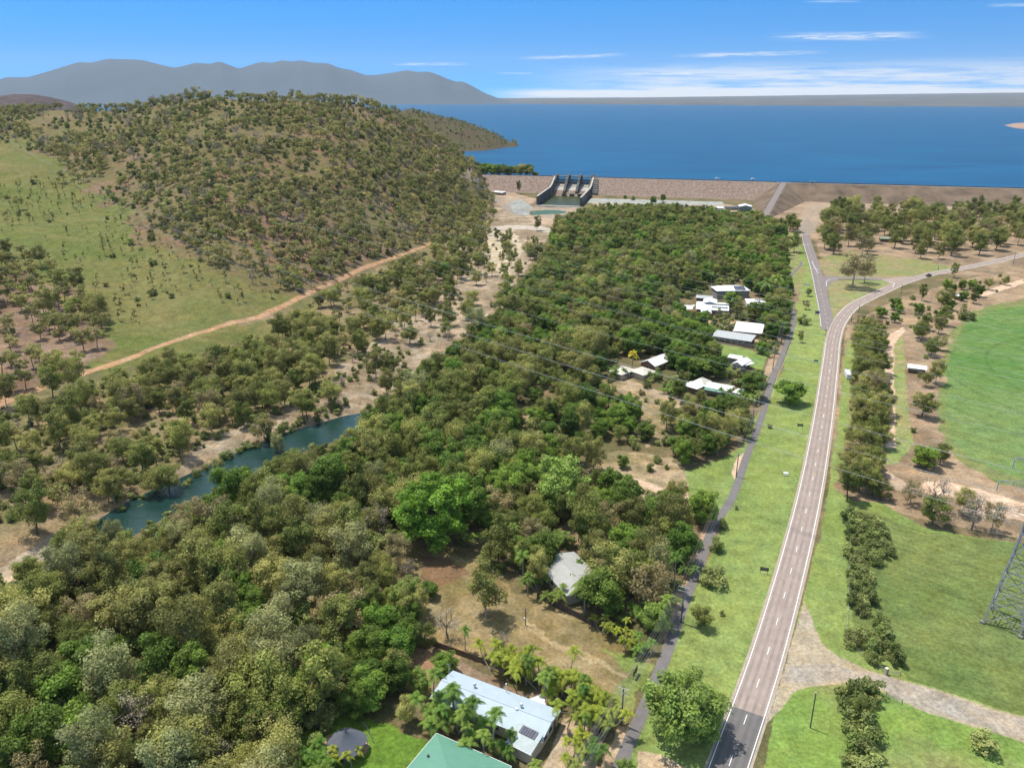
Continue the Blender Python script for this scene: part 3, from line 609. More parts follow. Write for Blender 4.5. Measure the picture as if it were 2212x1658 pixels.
# ------------------------------------------------------------------ spillway
def spillway():
    O = np.array(dam(sA, 0, 0)); W = sB-sA
    foot = gp(1160, 447, -5.)[:2]; e = foot-O[:2]; LEN = np.linalg.norm(e); e = e/LEN
    rz = math.atan2(du[1], du[0])
    E = empty('spillway', (O[0], O[1], 0), rz, label='grey concrete gated spillway with tall piers and a chute set in the dam', cat='spillway')
    cs, sn = math.cos(rz), math.sin(rz)
    el = np.array([e[0]*cs+e[1]*sn, -e[0]*sn+e[1]*cs])           # chute direction in local frame (x along dam)
    def P(s, t, z): return (s+el[0]*t, el[1]*t, z)
    def slab(name, pts, zb, m, par=E):
        mb = MB(); n = len(pts); mb.add(list(pts)+[(p[0], p[1], zb) for p in pts], [tuple(range(n)), tuple(range(2*n-1, n-1, -1))]+[(i, i+n, (i+1) % n+n, (i+1) % n) for i in range(n)])
        return mb.build(name, m, par)
    light = mat('pale_concrete', (.42, .39, .34), .9, .25, .2); rust = mat('chute_floor_concrete', (.20, .145, .11), .9, .35, .1)
    gatem = mat('spillway_gate_steel', (.23, .36, .42), .6, .15, .3)
    # training walls follow the chute, lower in steps
    for x0, nm in ((0, 'training_wall'), (W, 'training_wall')):
        prof = [(-6, 18.2), (6, 18.2), (16, 15.5), (34, 10.0), (52, 8.2), (LEN, 7.6)]
        mb = MB()
        for (t0, z0), (t1, z1) in zip(prof[:-1], prof[1:]):
            a = [P(x0-.9, t0, z0), P(x0+.9, t0, z0), P(x0+.9, t1, z1), P(x0-.9, t1, z1)]
            mb.add(a+[(p[0], p[1], -7) for p in a], [(0, 1, 2, 3), (7, 6, 5, 4), (0, 4, 5, 1), (1, 5, 6, 2), (2, 6, 7, 3), (3, 7, 4, 0)])
        o = mb.build(nm, conc_d, E)
        mb = MB()
        for (t0, z0), (t1, z1) in zip(prof[:-1], prof[1:]):
            a = [P(x0-1.1, t0, z0+.35), P(x0+1.1, t0, z0+.35), P(x0+1.1, t1, z1+.35), P(x0-1.1, t1, z1+.35)]
            mb.add(a+[(p[0], p[1], p[2]-.4) for p in a], [(0, 1, 2, 3), (7, 6, 5, 4), (0, 4, 5, 1), (1, 5, 6, 2), (2, 6, 7, 3), (3, 7, 4, 0)])
        mb.build('coping', light, o)
    # stepped flank on the right side
    for k in range(7):
        slab('stepped_flank', [P(W+1+k*.4, 8+k*6, 16.5-k*2.2), P(W+7+k*.6, 8+k*6, 16.5-k*2.2), P(W+7+k*.6, 14+k*6, 16.5-k*2.2), P(W+1+k*.4, 14+k*6, 16.5-k*2.2)], -6, conc)
    # ogee and chute floor
    prof = [(-10, 3), (-6, 8), (-2, 9.2), (3, 8.6), (10, 5.5), (20, 1.6), (32, -2.2), (40, -4.5), (LEN, -5)]
    mb = MB(); mb2 = MB()
    for i, ((t0, z0), (t1, z1)) in enumerate(zip(prof[:-1], prof[1:])):
        (mb if i > 4 or i < 3 else mb2).add([P(.9, t0, z0), P(W-.9, t0, z0), P(W-.9, t1, z1), P(.9, t1, z1)], [(0, 1, 2, 3)])
    mb.build('chute_floor', rust, E); mb2.build('ogee_crest', light, E)
    # piers, deck, gates
    xs = [1.6, 1.6+(W-3.2)/3, 1.6+2*(W-3.2)/3, W-1.6]
    for x in xs:
        mb = MB(); pr = [(-9, 20.5), (5, 20.5), (8, 17), (12, 16), (15, 12), (22, 8), (30, 1.5), (31, -6), (-9, -6)]
        a = [(x-1.5, -t, z) for t, z in pr]; b = [(x+1.5, -t, z) for t, z in pr]; n = len(pr)
        mb.add(a+b, [tuple(range(n)), tuple(range(2*n-1, n-1, -1))]+[(i, i+n, (i+1) % n+n, (i+1) % n) for i in range(n)]); pi = mb.build('pier', conc_d, E)
        mb = MB(); mb.box((x, -1, 18.9), (4.2, 3.4, 1.8)); mb.box((x, -1, 19.9), (4.6, 3.8, .25)); mb.build('winch_house', conc, pi)
    for i in range(3):
        x0, x1 = xs[i]+1.5, xs[i+1]-1.5; mb = MB(); pts = []
        for k in range(7): an = -.55+1.05*k/6; pts.append((1.0+7*(1-math.cos(an)), 9.0+3.6+7*math.sin(an)*.72))
        for (t0, z0), (t1, z1) in zip(pts[:-1], pts[1:]): mb.add([(x0, -t0+0, z0), (x1, -t0, z0), (x1, -t1, z1), (x0, -t1, z1), (x0, -t0+.3, z0), (x1, -t0+.3, z0), (x1, -t1+.3, z1), (x0, -t1+.3, z1)], [(0, 1, 2, 3), (7, 6, 5, 4)])
        g = mb.build('gate', gatem, E)
        mb = MB()
        for zz in (10.4, 13.6): mb.box(((x0+x1)/2, -3.2, zz), (x1-x0, .4, .5))
        for xx in (x0+.8, x1-.8): mb.tube((xx, -2.6, 11), (xx, -9, 12.5), .25); mb.tube((xx, -3, 14.5), (xx, -9, 12.5), .25)
        mb.build('gate_arm', conc_d, g)
        mb = MB(); mb.box(((x0+x1)/2, -8.6, 8.6), (x1-x0, 1.2, .7)); mb.build('cross_beam', conc, E)
    mb = MB(); mb.box((W/2, .6, 18.3), (W+8, 5, .8)); dk = mb.build('bridge_deck', conc, E)
    mb = MB()
    for yy in (-2.0, 3.2):
        mb.box((W/2, yy, 19.7), (W+8, .08, .08))
        for k in range(24): mb.box((-4+(W+8)*k/23, yy, 19.2), (.08, .08, 1.0))
    mb.build('handrail', mat('rail_steel', (.4, .4, .4), .5, .1), dk)
    # baffle blocks and end sill
    for k in range(3): 
        q = P(W*(.34+.2*k), 39, 0); mb = MB(); mb.box((q[0], q[1], -2.6), (6.2, 3, 4.2)); mb.build('baffle_block', conc_d, E)
    slab('end_sill', [P(-2, LEN-3, -2.6), P(W+2, LEN-3, -2.6), P(W+2, LEN+1, -2.6), P(-2, LEN+1, -2.6)], -7, light)
    slab('end_sill_step', [P(-2, LEN+1.1, -3.0), P(W+2, LEN+1.1, -3.0), P(W+2, LEN+5, -3.4), P(-2, LEN+5, -3.4)], -7, conc)
    pts = [P(1, 43, -3.4), P(W-1, 43, -3.4), P(W-1, LEN-3.1, -3.4), P(1, LEN-3.1, -3.4)]
    q = [(O[0]+p[0]*cs-p[1]*sn, O[1]+p[0]*sn+p[1]*cs, p[2]) for p in pts]; polysheet('stilling_basin_water', q, mat('basin_water', (.05, .06, .02), .3, .1, .3, spec=.1))
spillway()

# ------------------------------------------------------------------ roads
def smooth_path(pts, n=8):
    P = [np.array(p[:2], float) for p in pts]; P = [2*P[0]-P[1]]+P+[2*P[-1]-P[-2]]; out = []
    for i in range(1, len(P)-2):
        for k in range(n):
            t = k/n; a, b, c, d = P[i-1:i+3]
            out.append(.5*((2*b)+(-a+c)*t+(2*a-5*b+4*c-d)*t*t+(-a+3*b-3*c+d)*t**3))
    out.append(P[-2]); return out
def offs(P, o):
    out = []
    for i, p in enumerate(P):
        d = P[min(i+1, len(P)-1)]-P[max(i-1, 0)]; d = d/np.linalg.norm(d); out.append(p+np.array([-d[1], d[0]])*o)
    return out
def ribbon(name, P, half, z, m, kind='structure'):
    o = strip(P, half, half, z, name, m); return tag(o, kind=kind)
def arclen(P): return np.concatenate([[0], np.cumsum([np.linalg.norm(P[i+1]-P[i]) for i in range(len(P)-1)])])
def resample(P, step):
    s = arclen(P); q = np.arange(0, s[-1], step); A = np.array(P); return [np.array([np.interp(t, s, A[:, 0]), np.interp(t, s, A[:, 1])]) for t in q]
def dashes(mb, P, on, off, w, z, o=0):
    s = arclen(P); A = np.array(offs(P, o)); t = 2.
    while t+on < s[-1]:
        a = np.array([np.interp(t, s, A[:, 0]), np.interp(t, s, A[:, 1])]); b = np.array([np.interp(t+on, s, A[:, 0]), np.interp(t+on, s, A[:, 1])])
        d = (b-a)/np.linalg.norm(b-a); n = np.array([-d[1], d[0]])*w/2
        mb.add([(*(a-n), z), (*(b-n), z), (*(b+n), z), (*(a+n), z)], [(0, 1, 2, 3)]); t += on+off
def roadmat(name, c, c2, P):
    return None
MAINPX = [(1500, 1900), (1536, 1770), (1573, 1658), (1668, 1378), (1742, 1099), (1776, 918), (1794, 783), (1800, 735), (1812, 698), (1838, 665), (1868, 647), (1905, 630), (1940, 614), (1974, 602), (2010, 592), (2056, 583.5), (2110, 573), (2174, 559), (2212, 550), (2400, 505)]
MAIN = resample(smooth_path(gxy(MAINPX)), 2.0)
pinkasph = mat('pinkish_chip_seal', (.31, .245, .21), .95, .14, .3, c2=(.40, .325, .28), spec=.1, bump=.25, det=7)
wheelm = mat('worn_wheel_track', (.255, .21, .185), .95, .14, .25, c2=(.335, .275, .245), spec=.12, stretch=(1, 1, 1))
shoulder = mat('road_shoulder_gravel', (.36, .30, .24), 1, .25, .8)
sm_ = arclen(MAIN); Aarr = np.array(MAIN)
split = int(np.argmin([abs(proj(p[0], p[1], 0)[1]-1533) for p in MAIN]))
ribbon('road_shoulder', MAIN, 4.1, .012, shoulder)
ribbon('main_road', MAIN[split:], 3.6, .02, pinkasph)
ribbon('resurfaced_road', MAIN[:split+1], 3.6, .02, asph_d)
for o_ in (-2.45, -.95, .95, 2.45): ribbon('wheel_track', offs(MAIN[split:], o_), .33, .026, wheelm)
for o_ in (-2.45, -.95, .95, 2.45): ribbon('wheel_track', offs(MAIN[:split+1], o_), .33, .026, mat('worn_dark_asphalt', (.13, .12, .118), .9, .12, .5))
brk = mat('road_crack_seal', (.10, .09, .09), .8, .1)
BRPX = [(1788, 712), (1785, 690), (1781, 665), (1772, 625), (1764, 590), (1753, 553), (1744, 525), (1740, 505)]
BR = resample(smooth_path(gxy(BRPX)), 2.0)
ribbon('branch_road', BR, 3.7, .016, asph)
TJ = resample(smooth_path(gxy([(1768, 597), (1800, 599), (1860, 600), (1920, 604), (1965, 606)])), 2.0)
ribbon('link_road', TJ, 3.0, .014, asph)
polysheet('junction_flare', [gp(x, y, .017) for x, y in [(1790, 600), (1802, 597), (1812, 603), (1797, 610), (1788, 622), (1784, 640), (1776, 630), (1770, 600)]], asph)
polysheet('link_road_flare', [gp(x, y, .018) for x, y in [(1905, 602), (1960, 597), (2005, 596), (1975, 606), (1935, 618), (1925, 622), (1922, 612)]], pinkasph)
polysheet('plaza', [gp(x, y, .01) for x, y in [(1731, 506), (1749, 506), (1765, 500), (1752, 478), (1745, 470), (1735, 478), (1722, 497)]], mat('plaza_dusty_seal', (.27, .22, .17), 1, .15, .1))
# edge lines, centre dashes
mbl = MB()
nb0 = int(np.argmin([abs(proj(p[0], p[1], 0)[1]-740) for p in MAIN])); nb1 = int(np.argmin([abs(proj(p[0], p[1], 0)[1]-684) for p in MAIN[:nb0+60]]))
tag(strip(offs(MAIN, -3.28), .085, .085, .034, 'edge_line', white), kind='structure')
tag(strip(offs(MAIN[:nb0], 3.28), .085, .085, .034, 'edge_line', white), kind='structure')
nb2 = int(np.argmin([abs(proj(p[0], p[1], 0)[0]-1925) for p in MAIN])); nb3 = int(np.argmin([abs(proj(p[0], p[1], 0)[0]-2015) for p in MAIN]))
tag(strip(offs(MAIN[nb1:nb2], 3.28), .085, .085, .034, 'edge_line', white), kind='structure')
tag(strip(offs(MAIN[nb3:], 3.28), .085, .085, .034, 'edge_line', white), kind='structure')
dashes(mbl, MAIN, 3.0, 9.0, .14, .034)
dashes(mbl, BR, 3.0, 7.5, .13, .03)
dashes(mbl, offs(MAIN[nb0:nb1], 3.28), 1.0, 1.6, .16, .034)
tag(mbl.build('centre_line', white), kind='structure')
tag(strip(offs(BR[3:], 3.3), .1, .1, .03, 'edge_line', white), kind='structure')
mbl = MB()
def pline(mb, pts, w, z):
    P = [np.array(gp(x, y)[:2]) for x, y in pts]
    for a, b in zip(P[:-1], P[1:]):
        d = (b-a)/np.linalg.norm(b-a); n = np.array([-d[1], d[0]])*w/2; mb.add([(*(a-n), z), (*(b-n), z), (*(b+n), z), (*(a+n), z)], [(0, 1, 2, 3)])
pline(mbl, [(1731, 505.5), (1748, 505.5)], .6, .03); pline(mbl, [(1733, 528), (1748, 529)], .6, .034)
pline(mbl, [(1754, 564), (1757, 572), (1765, 586), (1767, 590)], .25, .038); pline(mbl, [(1751, 579.5), (1770, 580.5)], .5, .042)
pline(mbl, [(1785, 618), (1785, 608), (1790, 604), (1806, 602), (1870, 603), (1915, 606), (1932, 611), (1929, 620)], .25, .046)
tag(mbl.build('junction_markings', white), kind='structure')
# kerb of the splitter strip
# footpath
PATHPX = [(1290, 1800), (1330, 1680), (1352, 1620), (1375, 1568), (1412, 1480), (1448, 1390), (1470, 1325), (1489, 1274), (1503, 1240), (1523, 1183), (1543, 1136), (1562, 1105), (1577, 1084), (1596, 1036), (1611, 990), (1629, 945), (1648, 891), (1668, 816), (1681.7, 787), (1696, 750), (1714, 698), (1712, 672), (1704, 641), (1702, 620), (1704, 602), (1715, 588), (1729, 574), (1731, 564)]
FPATH = resample(smooth_path(gxy(PATHPX)), 1.5)
nfp = int(np.argmin([abs(proj(p[0], p[1], 0)[1]-590) for p in FPATH]))
ribbon('footpath', FPATH[:nfp], 1.3, .02, asph_p); ribbon('footpath', FPATH[nfp-1:], 1.0, .02, asph_p)
tag(strip(offs(FPATH[int(len(FPATH)*.42):int(len(FPATH)*.62)], -2.0), .06, .06, .05, 'path_edge_line', mat('faded_line', (.5, .52, .35), .8, .4, .8)), kind='structure')
for a_, b_ in (((1612, 992), (1607, 1004)),): pass

# low wooded bank on the lake side of the left abutment
def upstream_bank():
    s0, s1 = dam_s(1022), dam_s(1156); V = []; n = 30; k = 7
    for i in range(n+1):
        f = i/n; s = s0+(s1-s0)*f; env = math.sin(math.pi*min(1, f*.97+.03))**.6
        for j in range(k):
            g = j/(k-1); a = -5-g*(46*env+4)*(1-.35*f); V.append(dam(s, a, LAKEZ-2+(5.5 if j < 3 else 5.5*(1-(j-2)/(k-3)))*min(1, env*1.5)))
    tag(link('upstream_bank', fastmesh('upstream_bank', V, [(i*k+j, (i+1)*k+j, (i+1)*k+j+1, i*k+j+1) for i in range(n) for j in range(k-1)], [mat('bank_soil', (.22, .17, .12), 1, .3, .1, c2=(.18, .18, .08), spec=.05)], smooth=True)), kind='structure')
    return s0, s1
UB = upstream_bank()
# ------------------------------------------------------------------ vegetation
bark_pale = mat('pale_bark', (.33, .28, .22), .9, .35, 1.2, c2=(.50, .45, .38))
bark_dark = mat('dark_bark', (.085, .065, .05), .95, .3, 1.5, c2=(.16, .13, .10))
palm_bark = mat('palm_bark', (.26, .235, .20), .9, .2, 2, c2=(.38, .35, .30))
LEAF = {
 'gum':    leafmat('gum_leaves', (.255, .265, .065), (.38, .36, .11), .38),
 'pale':   leafmat('pale_gum_leaves', (.31, .325, .135), (.39, .38, .155), .38, .2),
 'brown':  leafmat('brownish_leaves', (.290, .245, .115), (.37, .295, .13), .32, .2),
 'broad':  leafmat('dark_broad_leaves', (.115, .205, .026), (.215, .305, .045), .35),
 'lush':   leafmat('bright_broad_leaves', (.19, .37, .035), (.27, .43, .05), .38, .2),
 'hill':   leafmat('hillside_gum_leaves', (.27, .275, .085), (.42, .37, .13), .35, .3),
 'dark':   leafmat('dark_gum_leaves', (.175, .21, .045), (.28, .295, .07), .35, .25),
 'shrub':  leafmat('shrub_leaves', (.18, .24, .06), (.34, .36, .12), .35),
 'palm':   leafmat('palm_fronds', (.13, .25, .04), (.25, .33, .06), .35, .2),
 'golden': leafmat('golden_palm_fronds', (.22, .31, .04), (.40, .42, .05), .35, .2),
 'yellow': leafmat('yellow_palm_fronds', (.62, .50, .04), (.68, .56, .05), .3, .1),
 'rain':   leafmat('rain_tree_leaves', (.22, .31, .05), (.28, .34, .07), .35, .15),
 'cream':  leafmat('cream_blossom', (.58, .53, .32), (.70, .62, .40), .3, .1),
 'rust':   leafmat('rust_red_leaves', (.45, .17, .07), (.5, .2, .08), .3, .1),
 'bare':   leafmat('sparse_twigs', (.30, .25, .18), (.38, .32, .24), .1, .15),
 'willow': leafmat('fresh_green_leaves', (.28, .385, .08), (.35, .43, .11), .38, .1),
}
def leaves(cent, rad, n, size, r, flat=.7, up=.35, droop=0., clump_var=.28):
    """leaf cards scattered through the shells of ellipsoid clumps"""
    K = len(cent); cent = np.asarray(cent); rad = np.asarray(rad)
    d = r.normal(size=(K, n, 3)); d /= np.linalg.norm(d, axis=2, keepdims=True)
    rr = (.35+.62*r.random((K, n, 1))**.6+.16*np.abs(r.normal(size=(K, n, 1))))
    P = cent[:, None, :]+d*rr*rad[:, None, None]*np.array([1, 1, flat])
    P[..., 2] -= droop*rad[:, None]*r.random((K, n))**2
    nrm = d+r.normal(size=d.shape)*.55+np.array([0, 0, up]); nrm /= np.linalg.norm(nrm, axis=2, keepdims=True)
    t = np.cross(nrm, r.normal(size=nrm.shape)); t /= np.linalg.norm(t, axis=2, keepdims=True)+1e-9; b = np.cross(nrm, t)
    s = size*(.6+.8*r.random((K, n, 1))); l = s*.95; wv = s*.5
    q = np.stack([P-t*l-b*wv*.5, P+t*l*.2-b*wv, P+t*l+b*wv*.3, P-t*l*.1+b*wv], 2).reshape(-1, 3)
    tint = (1+clump_var*(r.random((K, 1))*2-1))*(1+.18*(r.random((K, n))*2-1))
    tint = np.repeat(tint.ravel(), 4)
    return q, tint
def limbs(H, cent, r, rt, lean=(0, 0), trunk_h=.45, n=5, forks=3, minr=.03):
    mb = MB(); base = Vector((0, 0, -.3)); th = H*trunk_h
    top = Vector((lean[0], lean[1], th)); mid = Vector((lean[0]*.4+r.normal()*.15, lean[1]*.4+r.normal()*.15, th*.5))
    mb.path([base, mid, top], [rt*1.25, rt, rt*.75], n=n+1)
    # a few forks, each carrying the clumps nearest to it
    C = [Vector(c) for c in cent]; fk = []
    for i in range(forks):
        a = 2*math.pi*(i+r.random()*.6)/forks; sel = C[int(r.integers(len(C)))]
        f = top+Vector((math.cos(a), math.sin(a), 0))*H*.13+Vector((0, 0, H*.16)); mb.path([top, (top+f)/2+Vector((0, 0, .2)), f], [rt*.6, rt*.5, rt*.38], n=n); fk.append(f)
    for c in C:
        f = min(fk+[top], key=lambda q: (q-c).length); 
        if c.z < f.z-.5: f = top
        m = (f+c)/2+Vector((r.normal()*.2, r.normal()*.2, -.05*H*.2)); mb.path([f, m, c], [rt*.3, rt*.2, minr], n=4)
    return mb
def crown_mesh(name, q, tint, m): return fastmesh(name, q, np.arange(len(q)).reshape(-1, 4), [m], tint=tint)
PROTO = {}   # kind -> list of (trunk_mesh, crown_mesh, joined_mesh, nominal_height)
def proto(kind, seed, H, Rc, leaf, base=.35, K=34, n=110, size=.32, bark=None, flat=.7, cr=(.2, .32), rt=.22, zs=.5, droop=.3, up=.6, shell=.45, trunk_h=.4, forks=3, dead=0):
    r = np.random.default_rng(seed); cent = []; rad = []
    nl = 5 if shell > 0 else 3
    lobes = [np.array([math.cos(a)*Rc*.45, math.sin(a)*Rc*.45, (r.random()-.5)*H*.16]) for a in r.random(nl)*6.28]
    for i in range(K):
        a = r.random()*2*math.pi; u = r.random()**.5; ph = r.random()
        rho = Rc*(shell+(1-shell)*u)*(.75+.35*r.random()); zz = (base+(1-base)*(.12+.86*ph)); 
        env = math.sqrt(max(.05, 1-((ph-zs)/(max(zs, 1-zs)+.12))**2))
        lb = lobes[i % nl]; c = np.array([math.cos(a)*rho*env*.8+lb[0]*.45, math.sin(a)*rho*env*.8+lb[1]*.45, H*zz*.93+lb[2]])
        c[2] = min(c[2], H*.95); cent.append(c); rad.append(Rc*(cr[0]+(cr[1]-cr[0])*r.random()))
    q, tint = leaves(cent, rad, n, size, r, flat, up, droop)
    mb = limbs(H, cent[::2] if not dead else cent, r, rt, (r.normal()*.4, r.normal()*.4), trunk_h, forks=forks)
    bark = bark or bark_pale; tm = mb.mesh(kind+'_trunk', bark); cm_ = crown_mesh(kind+'_crown', q, tint, LEAF[leaf])
    add_proto(kind, tm, cm_, H)
def add_proto(kind, tm, cm_, H):
    bm_ = __import__('bmesh'); b = bm_.new(); b.from_mesh(tm); n0 = len(b.faces); b.from_mesh(cm_)
    # joined copy for far trees: trunk faces keep slot 0, leaves go to slot 1
    b.faces.ensure_lookup_table()
    for i, f in enumerate(b.faces): f.material_index = 0 if i < n0 else 1
    me = bpy.data.meshes.new(kind); b.to_mesh(me); b.free(); me.materials.append(tm.materials[0]); me.materials.append(cm_.materials[0])
    a = me.attributes.get('tint')
    t = np.ones(len(me.vertices), np.float32); nt_ = len(tm.vertices); tt = np.zeros(len(cm_.vertices), np.float32); cm_.attributes['tint'].data.foreach_get('value', tt); t[nt_:] = tt
    if a is None: a = me.attributes.new('tint', 'FLOAT', 'POINT')
    a.data.foreach_set('value', t); me.update()
    PROTO.setdefault(kind, []).append((tm, cm_, me, H))
def build_protos():
    for i in range(6): proto('gum', 10+i, 13, 4.3+.25*i, 'gum', base=.26+.03*(i%3), K=32+2*i, n=150, size=.25, cr=(.22, .36), droop=.5, trunk_h=.38)
    for i in range(2): proto('pale', 20+i, 14, 5.4, 'pale', base=.28, K=36, n=210, size=.235, cr=(.22, .36), droop=.7, shell=.35)
    for i in range(2): proto('brown', 30+i, 12, 4.8, 'brown', base=.3, K=30, n=120, size=.235, cr=(.22, .34), droop=.4, trunk_h=.35)
    for i in range(4): proto('dark', 35+i, 13, 4.4+.3*i, 'dark', base=.28, K=34, n=170, size=.25, cr=(.22, .36), droop=.4, bark=bark_dark)
    for i in range(3): proto('broad', 40+i, 11, 4.9, 'broad', base=.14, K=44, n=210, size=.28, bark=bark_dark, cr=(.22, .36), shell=.5, trunk_h=.25, droop=.2)
    for i in range(2): proto('lush', 50+i, 15, 7.5, 'lush', base=.14, K=100, n=190, size=.29, bark=bark_dark, cr=(.13, .21), shell=.55, rt=.4, trunk_h=.25, droop=.15)
    for i in range(4): proto('hill', 60+i, 9, 3.7, 'hill', base=.42, K=15, n=56, size=.34, bark=bark_dark, cr=(.26, .42), flat=.6, rt=.16, trunk_h=.5, droop=.2)
    for i in range(2): proto('hilld', 66+i, 9, 3.5, 'dark', base=.40, K=14, n=56, size=.34, bark=bark_dark, cr=(.26, .42), flat=.6, rt=.16, trunk_h=.5, droop=.2)
    for i in range(2): proto('sapling', 70+i, 6, 1.2, 'hill', base=.35, K=8, n=26, size=.26, bark=bark_dark, cr=(.3, .5), flat=.8, rt=.07, trunk_h=.6)
    for i in range(3): proto('shrub', 80+i, 3.2, 2.1, 'shrub', base=.05, K=16, n=70, size=.24, bark=bark_dark, cr=(.3, .45), rt=.08, trunk_h=.15, droop=0)
    proto('rain', 90, 9, 9.5, 'rain', base=.55, K=80, n=130, size=.32, bark=bark_dark, cr=(.12, .2), flat=.35, rt=.45, shell=.15, zs=.75, trunk_h=.35, droop=.1)
    for i in range(2): proto('bare', 95+i, 9, 3.6, 'bare', base=.28, K=46, n=26, size=.13, bark=mat('grey_bark', (.20, .175, .15), .9, .3, 1.5), cr=(.18, .28), rt=.2, dead=1, shell=.2, forks=5)
    proto('cream', 98, 6, 5, 'cream', base=.2, K=40, n=80, size=.28, cr=(.15, .24), flat=.5, shell=.2)
    proto('rust', 99, 5, 2.4, 'rust', base=.25, K=18, n=60, size=.24)
    for i in range(2): proto('willow', 100+i, 12, 6.2, 'willow', base=.10, K=80, n=150, size=.3, cr=(.15, .26), shell=.45, droop=.6, bark=bark_dark)
    proto('column', 103, 9, .95, 'broad', base=.02, K=20, n=80, size=.22, cr=(.6, .85), shell=.1, flat=1.3, rt=.12, bark=bark_dark)
    # palms
    def frond(r, L, a, el, pts=9, wd=.5, tipdrop=1.0, nl=18):
        V = []; t_ = []; 
        d = np.array([math.cos(a), math.sin(a), 0]); sd_ = np.array([-d[1], d[0], 0]); P = []
        for i in range(pts+1):
            f = i/pts; P.append(d*L*(f*math.cos(el)-.10*f*f)+np.array([0, 0, L*(f*math.sin(el)-tipdrop*f*f*.75)]))
        P = np.array(P); s = np.linspace(0, pts, nl+1); A = np.stack([np.interp(s, range(pts+1), P[:, k]) for k in range(3)], 1)
        for i in range(nl):
            f = (i+.5)/nl; wl = wd*(math.sin(math.pi*min(1, f*1.02+.1))**.6)*(1-.3*f)+.05; c0, c1 = A[i], A[i+1]; ax = (c1-c0)
            for sg in (-1, 1):
                tip = (c0+c1)/2+sd_*sg*wl+ax*1.1+np.array([0, 0, -wl*(.35+.3*r.random())])
                V += [c0, c1, tip+ax*.25, tip-ax*.3]
                t_ += [.75+.5*r.random()]*4
        return V, t_
    def palm(kind, seed, H, L, nf, leaf, rt=.16, wd=.62, heads=1):
        r = np.random.default_rng(seed); mb = MB(); V = []; T_ = []
        for h in range(heads):
            ox, oy = (0, 0) if heads == 1 else (r.normal()*1.3, r.normal()*1.3); HH = H*(1 if heads == 1 else .55+.5*r.random()); lx, ly = ox*1.4+r.normal()*.25, oy*1.4+r.normal()*.25
            mb.path([(ox*.06, oy*.06, -.3), (ox*.8+lx*.1, oy*.8+ly*.1, HH*.5), (lx, ly, HH)], [rt*1.3, rt, rt*.85], n=6)
            for i in range(nf):
                a = 2*math.pi*(i*.382+r.random()*.1); el = 1.25-1.45*(i/nf)+r.normal()*.1
                v, t_ = frond(r, L*(.8+.3*r.random()), a, el, wd=wd, tipdrop=.75+.35*r.random()); V += [np.array(p)+np.array([lx, ly, HH]) for p in v]; T_ += t_
        tm = mb.mesh(kind+'_trunk', palm_bark); cm_ = crown_mesh(kind+'_crown', np.array(V), np.array(T_), LEAF[leaf]); add_proto(kind, tm, cm_, H)
    palm('palm', 200, 7.5, 2.9, 13, 'palm'); palm('palm', 201, 9, 3.1, 14, 'palm'); 
    palm('goldpalm', 203, 6, 2.5, 9, 'golden', rt=.08, heads=4, wd=.5); palm('goldpalm', 204, 5, 2.3, 9, 'golden', rt=.08, heads=5, wd=.5)
    palm('coconut', 205, 9, 4.2, 15, 'palm', wd=.8, rt=.2); palm('yellowpalm', 206, 8, 3.6, 20, 'yellow', wd=.9)
    palm('greenclump', 207, 4.5, 2.6, 10, 'palm', rt=.08, heads=5, wd=.55)
build_protos()

